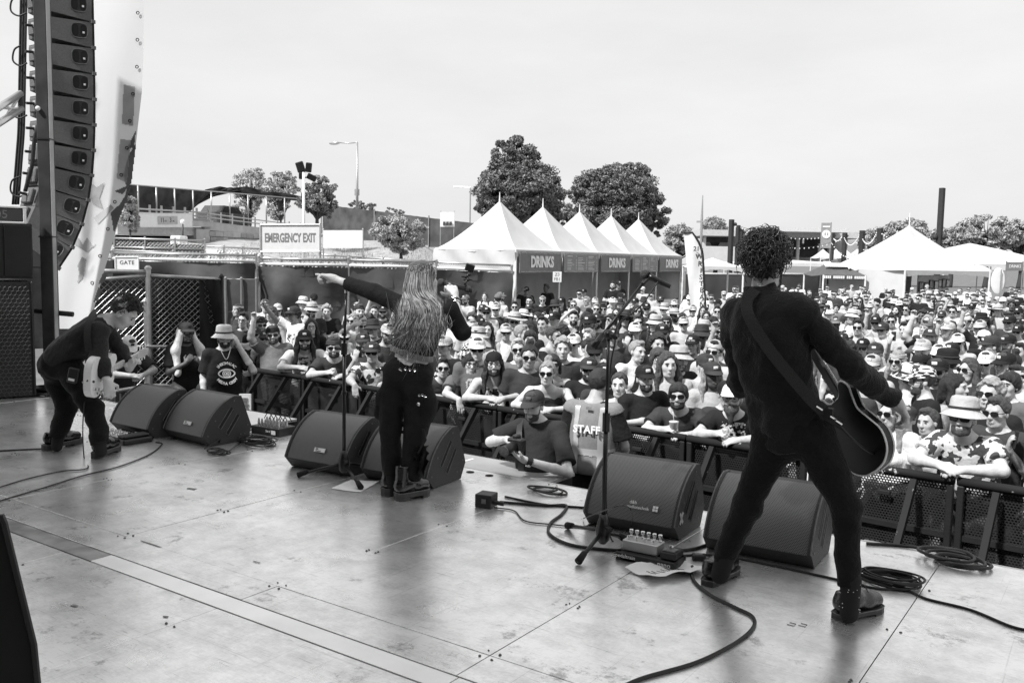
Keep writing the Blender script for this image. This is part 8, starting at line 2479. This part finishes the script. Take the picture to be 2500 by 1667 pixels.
mb.sphere(jt(961, 928, Ds - .2), .012, 8, 6); o = mb.build('eyelet', M_chrome, tr); o['kind'] = 'stuff'
wc = pel + R[:, 2] * .088
bp = [V(*(wc + R[:, 0] * (.150 * math.cos(a)) + R[:, 1] * (.120 * math.sin(a)) + R[:, 2] * (.008 * math.sin(a * 2)))) for a in np.linspace(0, 2 * math.pi, 25)[:-1]]
mb = MB(); mb.grid([[p, p + V(0, 0, .038)] for p in bp + [bp[0]]]); bl_ = mb.build('belt', mat('worn_grey_belt', .16, .5, .4, var=.3, scale=20), t, smooth=True)
mb = MB(); c = V(*(wc - R[:, 1] * .135)) + V(0, 0, .005); Mx = panel_frame(c, RT_H); mb.tube([Mx @ V(a, b, 0) for a, b in ((-.03, .03), (.03, .03), (.03, -.03), (-.03, -.03))], .004, 5, closed=True); mb.build('buckle', M_chrome, bl_)
for q in 'LR':
  an = npv(J['an' + q]); S = SDF(); S.cone(an + (npv(J['kn' + q]) - an) * .30, an - npv((0, 0, .03)), .05, .046, .01); wobj('sock', S.solve(.01), M_blackmatte, t)
shoe(t, sl0, sl1 + (sl1 - sl0) * .25, M_leather2, .05, .09, name='boot', wid=1.08); shoe(t, sr0, sr1, M_leather2, .05, .09, name='boot', wid=1.08)
# long straight hair in many locks
S = SDF(); S.ell((0, -.016, .036), (.086, .104, .098), None, .02); vf = S.solve(.007, make_post(.003, 6, (lambda X, Y, Z: (zmin_hair(Y, -.08) - Z + 0 * X) * .8,), (150, 120, 20))); A = np.array(Hd); vf = (vf[0] @ A[:3, :3].T + A[:3, 3], vf[1])
hm = [mat('fair_lock_%s' % n, v, .38, .5, var=.35, scale=25) for n, v in (('light', .52), ('mid', .24), ('dark', .07))]
hr = wobj('hair', vf, hm[2], t); r = random.Random(8)
for m in range(3):
  mb = MB()
  for k in range(430):
    th = r.gauss(0, 1.15); d = Vector((math.sin(th), -math.cos(th) * .9, r.uniform(-.1, 1.1))).normalized(); p0 = Vector((d.x * .088, -.016 + d.y * .106, .036 + d.z * .1))
    if p0.y > .05 and p0.z < .08: continue
    P0 = Hd @ p0; o_ = Hd @ Vector((p0.x * 1.25, min(p0.y, -.02) * 1.18 - .01, -.06)); side = p0.x / .088
    # down the back: spread over the shoulders towards the waist
    ex = 960 + side * 54 + r.gauss(0, 18) - 6; ey = 795 - abs(side) * 35 + r.gauss(0, 26) - (40 if r.random() < .3 else 0)
    e = jt(ex, ey, Ds - .155 + .03 * abs(side) + r.uniform(0, .02)); md = jt(968 + side * 52 + r.gauss(0, 5), 715 + r.gauss(0, 6), Ds - .165 + .04 * abs(side) + r.uniform(0, .015)); md2 = jt(966 + side * 53 + r.gauss(0, 9), 755, Ds - .165 + .03 * abs(side))
    if r.random() < .12: e = e + V(r.uniform(-.06, .06), r.uniform(-.02, .0), r.uniform(-.02, .08))
    P = smooth_path([P0, o_, md, md2, e], 4); n = len(P); w = r.uniform(.0010, .0030)
    mb.tube(P, [w * (1.0 if i < n * .6 else max(.15, 1 - (i - n * .6) / (n * .42))) for i in range(n)], 4, cap=False)
  mb.build('lock', hm[m], hr, smooth=True)['kind'] = 'stuff'
acc_at('eyes', Hd, t, more=((1, HAIRM['brown']),))['kind'] = 'stuff'
for k in range(3): c = npv(J['wrR']) + (npv(J['elR']) - npv(J['wrR'])) * (.06 + k * .05); f = unit(npv(J['elR']) - npv(J['wrR'])); x, y, z = frame_of(Vector(f)); mb = MB(); mb.tube([V(*c) + (x * math.cos(a) + y * math.sin(a)) * .031 for a in np.linspace(0, 6.283, 13)[:-1]], .004, 5, closed=True); mb.build('bracelet', M_black if k % 2 else M_chrome, t)
# hand microphone with a small camera on it
mc = jt(1040, 656, Ds + .24); te = jt(1085, 668, Ds + .22)
tm = thing('hand_microphone', mc, 'black hand microphone with mounted action camera held by the singer', 'microphone')
ax = (te - mc).normalized(); mb = MB(); mb.tube([mc - ax * .06, mc, te], [.022, .019, .016], 12); mb.build('body', M_stand, tm, smooth=True); mb = MB(); mb.sphere(mc - ax * .085, .027, 12, 8); mb.build('ball_grille', MATS['mic_mesh'], tm, smooth=True)
cl = mc + ax * .11; mb = MB(); mb.tube([cl - ax * .012, cl + ax * .012], .026, 10); mb.build('clamp', M_black, tm)
pts = [cl, jt(1068, 650, Ds + .22), jt(1075, 642, Ds + .22), jt(1070, 635, Ds + .22), jt(1078, 630, Ds + .22)]
mb = MB(); mb.tube(pts, .010, 7); [mb.sphere(p, .014, 8, 6) for p in pts]; mb.cyl(pts[2] - RT_H * .03, pts[2] + RT_H * .03, .008, n=8); mb.cyl(pts[3] - RT_H * .03, pts[3] + RT_H * .02, .008, n=8); mb.build('joint_arm', M_black, tm)
mb = MB(); mb.box((0, 0, 0), (.062, .05, .032), M=panel_frame(jt(1079, 615, Ds + .22), RT_H + V(0, 0, -.3)), bev=.005); cb = mb.build('action_camera', M_black, tm)
mb = MB(); mb.box((.0, 0, .0175), (.045, .032, .002), M=panel_frame(jt(1079, 615, Ds + .22), RT_H + V(0, 0, -.3))); mb.build('screen', M_glassdark, cb)

# ---- bent guitarist at the left
la0, la1 = deck(100, 1036), deck(188, 1016); ra0, ra1 = deck(217, 1054), deck(262, 1036)
bb = (deck(140, 1028) + deck(238, 1045)) / 2; Db_ = 6.85
t = figure_root('guitarist bent forward in dark shirt playing a white guitar at left', bb)
HF = RT_H * .72 - V(0, 0, .62) + FW_H * .1; Hd = hmat(jt(284, 717, 6.86), HF, V(0, 0, .62) + RT_H * .72, 1.02)
J = dict(pelvis=jt(132, 832, 6.92), chest=jt(198, 772, 6.88), neck=jt(246, 738, 6.88), head=Hd, shR=jt(224, 765, 6.68), shL=jt(236, 752, 7.05), elR=jt(228, 836, 6.58), wrR=jt(247, 876, 6.55), elL=jt(276, 806, 7.05), wrL=jt(297, 846, 6.98),
    handR=(jt(252, 900, 6.56) - jt(247, 876, 6.55), FW_H * .6 - RT_H * .5, .9), handL=(jt(306, 830, 6.95) - jt(297, 846, 6.98), FW_H * -.4 + RT_H * .5, 1.0), hipR=jt(160, 850, 6.84), hipL=jt(122, 846, 7.0), knR=jt(214, 938, 6.78), knL=jt(154, 928, 7.0), anR=jt(232, 1022, 6.76), anL=jt(130, 1010, 6.98), toeR=ra1 - ra0, toeL=la1 - la0)
wobj('body', body_prims(J, w=.9, limb=1.0, feet=False, leg=.65, arm=.85).solve(.0075), SKIN[0], t)
R = torso_axes(J); pel = npv(J['pelvis']); nk = npv(J['neck']); che = npv(J['chest']); S = SDF()
S.ell(che, (.172, .122, .22), R, .06); S.ell((che + pel) / 2 - R[:, 1] * .01, (.165, .126, .22), R, .06); S.ell(pel + R[:, 2] * .04, (.165, .130, .16), R, .05)
for s in 'LR':
  sh, el, wr = [npv(J[k + s]) for k in ('sh', 'el', 'wr')]
  S.cone(nk - R[:, 2] * .03, sh, .062, .076, .05); S.cone(sh, el, .080, .064, .04); S.cone(el, el + (wr - el) * (.86 if s == 'R' else .8), .064, .05, .03, flat=True)
S.cone(nk - R[:, 2] * .04, nk + R[:, 2] * .03, .078, .066, .02, flat=True)
wobj('shirt', S.solve(.0095, make_post(.014, 17, (cut_plane(pel - R[:, 2] * .03, -R[:, 2]),), (32, 32, 26))), M_shirtdark, t)
S = SDF(); S.ell(pel, (.168, .128, .15), R, .05)
for s in 'LR':
  hi, kn, an = [npv(J[k + s]) for k in ('hip', 'kn', 'an')]; S.cone(hi, kn, .104, .078, .05); S.cone(kn, kn + (an - kn) * .94, .078, .066, .03, flat=True)
wobj('trousers', S.solve(.010, make_post(.012, 4, (cut_plane(pel + R[:, 2] * .10 + npv((0, 0, .02)), R[:, 2] * .5 + npv((0, 0, 1))),), (36, 36, 34))), M_trouser, t)
for q in 'LR':
  an = npv(J['an' + q]); S = SDF(); S.cone(an + (npv(J['kn' + q]) - an) * .28, an - npv((0, 0, .05)), .048, .042, .01); wobj('sock', S.solve(.01), M_blackmatte, t)
shoe(t, la0, la1, M_leather2, .045, 0); shoe(t, ra0, ra1 + (ra1 - ra0) * .25, M_leather2, .045, 0)
S = SDF(); S.ell((0, -.014, .036), (.079, .097, .091), None, .02); S.ell((0, .07, .095), (.05, .035, .026), None, .03); vf = S.solve(.0065, make_post(.010, 7, (lambda X, Y, Z: (zmin_hair(Y, -.05) - Z + 0 * X) * .8,), (80, 80, 80))); A = np.array(Hd); vf = (vf[0] @ A[:3, :3].T + A[:3, 3], vf[1])
hr = wobj('hair', vf, HAIRM['dark'], t)
mb = MB(); r = random.Random(5); n_ = 0
while n_ < 520:
  d = Vector((r.gauss(0, 1), r.gauss(.25, 1), r.gauss(.6, .8))).normalized(); p = Vector((d.x * .082, -.014 + d.y * .1, .04 + d.z * .096))
  if p.z < float(zmin_hair(np.array(p.y), -.04)) + .004: continue
  n_ += 1; top = max(0, d.z) ; fr = max(0, d.y)
  L_h = .012 + .03 * top * r.random() + .04 * fr * top * r.random()
  out = (d * .75 + Vector((r.gauss(0, .3), .5 * top + r.gauss(0, .25), r.gauss(0, .2)))).normalized()
  p0 = Hd @ p; p1 = Hd @ (p + out * L_h * .55); p2 = Hd @ (p + out * L_h + Vector((r.gauss(0, .006), r.gauss(0, .006), 0))) - V(0, 0, .35 * L_h + .05 * fr * top * r.random())
  mb.tube(smooth_path([p0, p1, p2], 3), [.0036, .0034, .003, .0026, .002, .0012, .0005], 4, cap=False)
mb.build('strands', m_curl, hr, smooth=True)['kind'] = 'stuff'
acc_at('eyes', Hd, t, more=((1, HAIRM['dark']),))['kind'] = 'stuff'
mb = MB(); c = jt(168, 862, 6.60); mb.box((0, 0, 0), (.07, .11, .03), M=panel_frame(c, RT_H + V(0, 0, -.2)), bev=.005); bpk = mb.build('belt_pack', M_black, t); mb = MB(); mb.box((0, -.03, .017), (.045, .018, .002), M=panel_frame(c, RT_H + V(0, 0, -.2))); mb.build('label', M_letter_white, bpk)
tg, GM = guitar('white solid body electric guitar held by bent guitarist', 'electric_guitar', jt(229, 858, 6.62), FW_H * .98 + RT_H * .02 + V(0, 0, .12), RT_H * .98 - FW_H * .02 - V(0, 0, .12), mat('white_guitar_lacquer', .78, .2, .5, var=0), mat('white_guitar_lacquer', .78), False, mat('maple_neck', .55, .35, .4), .98, horns=False)
mb = MB(); mb.tube([GM @ V(.0, -.2, 0)] * 1 + [GM @ V(.02, -.15, .03)], .01, 6); mb.build('jack', M_black, tg)
ribbon('strap', [jt(207, 838, 6.60), jt(204, 805, 6.56), jt(200, 770, 6.56), jt(206, 735, 6.62), jt(222, 712, 6.78), jt(240, 712, 6.95)], [bk, bk, bk, bk + V(0, 0, .3), bk * .5 + V(0, 0, 1), V(0, 0, 1)], .05, mat('strap_webbing', .035), tg)

# ---- people in the pit
def pit_person(label, headpx, depth, fwd, J_over, P, top, skin=1, hs=1.0, long_sleeve=False, tee='tee', shirt=True, up=(0, 0, 1), pants='black', scale=1.0, base=None, headoff=(0, 0, 0)):
  """upright figure whose head sits at the photo reading; J_over holds joints in the person's own frame"""
  h = base_joints(); h.update(J_over)
  p = at(headpx[0], headpx[1], depth); f = Vector(fwd); f.z = 0; f.normalize(); r_ = f.cross(V(0, 0, 1))
  hl_ = h['head'].translation * scale
  s = scale * p.z / hl_.z if base is None else scale
  org = V(p.x, p.y, 0) - (r_ * hl_.x + f * hl_.y) * (s / scale)
  M = Matrix(((r_.x * s, f.x * s, 0, org.x), (r_.y * s, f.y * s, 0, org.y), (0, 0, s, 0), (0, 0, 0, 1)))
  t = figure_root(label, org)
  def tw(vf): A = np.array(M); return (vf[0] @ A[:3, :3].T + A[:3, 3], vf[1])
  wobj('body', tw(body_prims(h, **P).solve(.008)), SKIN[skin], t)
  R = torso_axes(h); pel = npv(h['pelvis'])
  if shirt:
    S = shirt_prims(h, sleeve=1.0 if long_sleeve else .75, loose=.017, **P); nk = npv(h['neck']); S.ell(nk + R[:, 1] * .035 + R[:, 2] * .055, (.07, .065, .06), R, .012, 's')
    wobj('shirt', tw(S.solve(.010, make_post(.008, int(headpx[0]) % 50, (cut_plane(pel - R[:, 2] * .12, -R[:, 2]),), (22, 22, 16)))), top, t)
  pp = dict(P); pp.pop('bust', 0); wobj('trousers', tw(pants_prims(h, **pp).solve(.014, make_post(.006, 3, (cut_plane(pel + R[:, 2] * .06, R[:, 2]),), (20, 20, 16)))), CL[pants], t)
  S = SDF()
  for q in 'LR': an = npv(h['an' + q]); to = unit(h['toe' + q]); S.cone(an - npv((0, 0, .03)) - to * .03, an + to * .15 - npv((0, 0, .05)), .05, .042, .03)
  wobj('shoes', tw(S.solve(.012, make_post(0, 1, (lambda X, Y, Z: .003 - Z + 0 * X + 0 * Y,)))), CL['black'], t)
  return t, M, h, M @ h['head'], s
TOCAM = lambda x, d: -(at(x, 600, d) - Vector(CAM))
# photographer
t, M, h, Hd, s = pit_person('photographer in dark polo and printed cap aiming a camera in the pit', (1226, 932), 7.1, TOCAM(1226, 7.1) - RT_H * .35 * 7, dict(head=hmat((.03, .06, 1.60), (.12, 1, -.12)), elR=(.40, .10, 1.27), wrR=(.155, .36, 1.36), handR=((-.8, .5, -.1), (0, -.3, -1), .8), elL=(-.33, .22, 1.10), wrL=(-.02, .42, 1.22), handL=((.75, .35, .45), (0, -.2, 1), .6)), dict(w=1.08, limb=1.0, belly=.04), mat('dark_polo', .028, .85, .2, var=.15, bump=.3, bscale=40), 0, pants='charcoal')
acc_at('cap', Hd, t, CL['charcoal'], more=((1, CL['grey_graphic']),)); acc_at('hair_short', Hd, t, HAIRM['brown'], 'hair', .97); acc_at('eyes', Hd, t)['kind'] = 'stuff'; acc_at('beard', Hd, t, HAIRM['brown'], s=.985)
mb = MB(); c = M @ V(-.055 * -1, .40, 1.335); tc_ = thing('camera', c, 'black camera with long lens in the photographer\'s hands', 'camera')
lx = (M.to_3x3() @ V(.25, 1, -.15)).normalized(); Mx = panel_frame(c, M.to_3x3() @ V(-1, .25, 0)); mb.box((0, 0, 0), (.14, .10, .07), M=Mx, bev=.012); mb.box((0, .06, 0), (.05, .035, .06), M=Mx, bev=.01); mb.build('body', M_black, tc_)
mb = MB(); mb.tube([c + lx * .02, c + lx * .10, c + lx * .17], [.036, .038, .042], 16); ln = mb.build('lens', M_black, tc_, smooth=True); mb = MB(); mb.tube([c + lx * .168, c + lx * .1712], .034, 16); mb.build('front_glass', M_glassdark, ln); mb = MB(); mb.tube([c + lx * .168, c + lx * .174], [.042, .043], 16); mb.build('lens_ring', M_edge, ln)
wl = M @ Vector(h['wrL']); el_ = M @ Vector(h['elL']); d = (el_ - wl).normalized(); x, y, z = frame_of(d)
mb = MB(); mb.tube([wl + d * .02, wl + d * .06], .036, 12); wt = mb.build('watch_band', M_black, t); mb = MB(); mb.cyl(wl + d * .04 + y * .03, wl + d * .04 + y * .042, .02, n=12); mb.build('watch_face', M_alu, wt)
ribbon('camera_strap', [M @ V(*p) for p in ((.16, .02, 1.46), (.13, .13, 1.36), (.10, .17, 1.22), (.09, .17, 1.05))], [M.to_3x3() @ V(*p) for p in ((.3, .2, 1), (.2, 1, .5), (0, 1, 0), (0, 1, 0))], .05 * 1, M_black, t)
# steward in a reflective vest, seen from behind
t, M, h, Hd, s = pit_person('steward in grey reflective staff vest with back to camera in the pit', (1377, 884), 7.5, FW_H + RT_H * .45, dict(head=hmat((.02, .07, 1.60), (.35, 1, -.35)), elR=(.25, .05, 1.12), wrR=(.2, .22, .98), elL=(-.25, .05, 1.12), wrL=(-.2, .22, .98)), dict(w=1.02, limb=1.0), CL['black'], 2, pants='black')
acc_at('hair_short', Hd, t, HAIRM['dark'], 'hair'); acc_at('beanie', Hd, t, CL['charcoal'], 'bandana'); acc_at('eyes', Hd, t)['kind'] = 'stuff'
S = shirt_prims(h, w=1.06, limb=.86, sleeve=.02, loose=.026); R = torso_axes(h); pel = npv(h['pelvis'])
S.ell(npv(h['neck']) + R[:, 1] * .05 + R[:, 2] * .06, (.085, .085, .07), R, .012, 's')
vf = S.solve(.009, make_post(.005, 30, (cut_plane(pel - R[:, 2] * .06, -R[:, 2]),), (20, 20, 14))); A = np.array(M); vf = (vf[0] @ A[:3, :3].T + A[:3, 3], vf[1])
m_vest = mat('vest_mesh', .22, .8, .2, var=.08, scale=40, bump=.3, bscale=200); m_refl = mat('reflective_tape', .5, .35, .5, metal=.2, var=.05)
vest = wobj('vest', vf, m_vest, t)
vv_ = vf[0]; nrm_b = (M.to_3x3() @ V(0, -1, 0)).normalized()
# reflective bands laid on the vest surface: pick vest faces by local position
Mi = np.array(M.inverted()); lv = vv_ @ Mi[:3, :3].T + Mi[:3, 3]; fc = lv[vf[1]].mean(1)
sel = ((np.abs(fc[:, 2] - 1.075) < .028) | ((np.abs(np.abs(fc[:, 0] - .0) - .105) < .024) & (fc[:, 2] < 1.44)))
idx = np.unique(vf[1][sel]); remap = {int(a): i for i, a in enumerate(idx)}; cen = lv[:, :2].mean(0); off = lv.copy(); rad = lv[:, :2] - np.array([0, 0.0]); rad = rad / (np.linalg.norm(rad, axis=1)[:, None] + 1e-9); off[:, :2] += rad * .004; off = off @ A[:3, :3].T + A[:3, 3]
new_obj('reflective_band', off[idx], [[remap[int(k)] for k in f] for f in vf[1][sel]], m_refl, vest, True)
text_mesh('STAFF', .085 * s, M @ panel_frame(V(-.0, -.164, 1.265), V(1, 0, 0), up=V(0, .08, 1)) , M_letter_white, vest, bold=.002, depth=.006)
mb = MB(); mb.box((0, 0, 0), (.045, .02, .003), M=M @ panel_frame(V(0, -.128, 1.435), V(1, 0, 0), up=V(0, .5, 1))); mb.build('neck_tag', M_black, vest)
# crew member with printed shirt and bucket hat
t, M, h, Hd, s = pit_person('bearded crew member in bucket hat and printed black tee touching his glasses', (515, 775), 11.1, TOCAM(515, 11) + RT_H * 2.0, dict(head=hmat((0, .03, 1.615)), elL=(-.33, .10, 1.20), wrL=(-.15, .13, 1.52), handL=((.35, .1, 1), (.7, -.5, 0), .7), shL=(-.18, 0, 1.41)), dict(w=1.22, limb=1.12, belly=.05), CL['black'], 0, pants='black')
acc_at('bucket', Hd, t, CL['pale'], 'bucket_hat', 1.05); acc_at('beard', Hd, t, HAIRM['dark']); acc_at('hair_short', Hd, t, HAIRM['dark'], 'hair', .97); acc_at('glasses', Hd, t); acc_at('eyes', Hd, t)['kind'] = 'stuff'
FM = M @ panel_frame(V(0, .190, 1.19), V(-1, 0, 0), up=V(0, -.34, 1))
def arc_text(s_, rad, size, a0, up=True):
  n = len(s_)
  for i, ch in enumerate(s_):
    if ch == ' ': continue
    a = (i - (n - 1) / 2) * a0
    if up: Mt = FM @ Matrix.Rotation(-a, 4, 'Z') @ Matrix.Translation((0, rad, 0))
    else: Mt = FM @ Matrix.Rotation(a, 4, 'Z') @ Matrix.Translation((0, -rad, 0))
    text_mesh(ch, size, Mt, M_letter_white, t, bold=.0015, depth=.012)
arc_text('INSOMNIAC', .125, .048, .22); arc_text('MEDIA CREW', .125, .046, .20, False)
mb = MB(); eye = [FM @ V(.095 * math.cos(a), .052 * math.sin(a) * abs(math.sin(a)) ** .2, .0) for a in np.linspace(0, 6.283, 25)[:-1]]; mb.tube(eye, .009, 6, closed=True); mb.build('eye_print', M_letter_white, t)
for rr_ in (.045, .027): mb = MB(); mb.tube([FM @ V(rr_ * math.cos(a), rr_ * math.sin(a), .0) for a in np.linspace(0, 6.283, 21)[:-1]], .0065, 6, closed=True); mb.build('iris_print', M_letter_white, t)
mb = MB(); mb.cyl(FM @ V(0, 0, -.006), FM @ V(0, 0, .006), .014, n=12); mb.build('pupil_print', M_letter_white, t)
mb = MB(); mb.tube(smooth_path([Hd @ V(.08, .02, -.05), Hd @ V(.05, .1, -.16), M @ V(0, .17, 1.36), Hd @ V(-.05, .1, -.16), Hd @ V(-.08, .02, -.05)], 4), .004, 5); mb.build('chin_cord', M_paper, t)
# man with a towel over his head
t, M, h, Hd, s = pit_person('man in dark cap with pale towel draped over head and shoulders', (428, 765), 11.6, TOCAM(428, 11) + RT_H * 7, dict(head=hmat((0, .03, 1.615), (0, 1, .02)), elR=(.25, .06, 1.13), wrR=(.10, .22, 1.25), handR=((-.5, .3, .8), (-.5, -.5, 0), 1.0), elL=(-.25, .06, 1.13), wrL=(-.08, .22, 1.22), handL=((.5, .3, .8), (.5, -.5, 0), 1.0)), dict(w=.98, limb=1.0), CL['black'], 4, pants='pale')
acc_at('cap', Hd, t, CL['charcoal'], s=1.06, more=((1, CL['charcoal']),)); acc_at('shades', Hd, t, name='sunglasses'); acc_at('beard', Hd, t, HAIRM['dark'])
S = SDF(); Hl = h['head']
def hp_(x, y, z): return npv(Hl @ Vector((x, y, z)))
S.ell(hp_(0, -.02, .02), (.10, .115, .10), None, .03); S.cone(hp_(.08, 0, -.02), (.16, .06, 1.40), .04, .06, .05); S.cone(hp_(-.08, 0, -.02), (-.16, .06, 1.40), .04, .06, .05); S.cone((.16, .05, 1.40), (.17, .14, 1.12), .055, .045, .04); S.cone((-.16, .05, 1.40), (-.17, .14, 1.12), .055, .045, .04); S.cone(hp_(0, -.09, 0), (0, -.12, 1.2), .09, .12, .06); S.cone((0, -.12, 1.2), (0, -.14, .8), .12, .11, .06)
S.ell(hp_(0, .09, -.06), (.062, .10, .14), None, .01, 's')
vf = S.solve(.011, make_post(.009, 33, (lambda X, Y, Z: -(1.68 - Z) + 0 * X + 0 * Y,), (26, 26, 14))); A = np.array(M); wobj('towel', (vf[0] @ A[:3, :3].T + A[:3, 3], vf[1]), CL['white'], t)
# man leaning on the hoop barrier behind the wedges
t, M, h, Hd, s = pit_person('man in pale cap and dark tee leaning on the hoop barrier', (296, 795), 11.5, TOCAM(296, 11) + RT_H * 6, dict(pelvis=(0, -.16, .93), chest=(0, .02, 1.20), neck=(0, .12, 1.36), head=hmat((0, .21, 1.47), (0, 1, -.55)), shR=(.183, .08, 1.31), shL=(-.183, .08, 1.31), hipR=(.095, -.17, .88), hipL=(-.095, -.17, .88), knR=(.105, -.12, .48), knL=(-.105, -.12, .48), anR=(.11, -.2, .085), anL=(-.11, -.2, .085), elR=(.30, .27, 1.14), elL=(-.30, .25, 1.14), wrR=(.085, .45, 1.12), wrL=(-.085, .43, 1.11), handR=((-.9, .35, -.1), (0, -.6, -1), .55), handL=((.9, .45, -.15), (0, -.6, -1), .55)), dict(w=1.1, limb=1.1, belly=.02), CL['charcoal'], 1, pants='denim')
acc_at('cap', Hd, t, CL['white'], more=((1, CL['black']),)); acc_at('beard', Hd, t, HAIRM['dark']); acc_at('hair_short', Hd, t, HAIRM['dark'], 'hair', .97); acc_at('eyes', Hd, t)['kind'] = 'stuff'
# bar staff inside the drinks tents
for k, (x, y, D, ps, lab) in enumerate(((1208, 668, 29.0, 'hat', 'bar worker with raised hand in the leftmost drinks tent'), (1262, 662, 29.2, 'down', 'tall bar worker standing at the left menu tent'), (1340, 672, 30.5, 'down', 'bar worker in a dark tank top in the second tent'), (1405, 655, 31.5, 'cross', 'bearded bar worker in black in the middle tent'), (1422, 652, 32.6, 'down', 'bar worker in dark cap at the middle tent back'), (1585, 668, 30, 'drink', 'worker beside the feather flag at the tent end'))):
  p = at(x, y, D); sc = min(1.12, max(.9, p.z / POSE_HEAD[ps].z)); face = math.atan2(-p.y, -p.x) - math.pi / 2
  tt, J_ = person((p.x, p.y, 0), face + RNG.uniform(-.8, .8), ps, 'A' if k != 2 else 'C', 'tee' if k != 2 else 'tank', 'black', 'cap' if k in (0, 2, 4) else None, 'black', None, 'short', 'dark', 'beard' if k == 3 else None, (3, 4, 2, 1, 3, 2)[k], sc, 1.0)
  tag(tt, lab, 'person', 'bar staff')
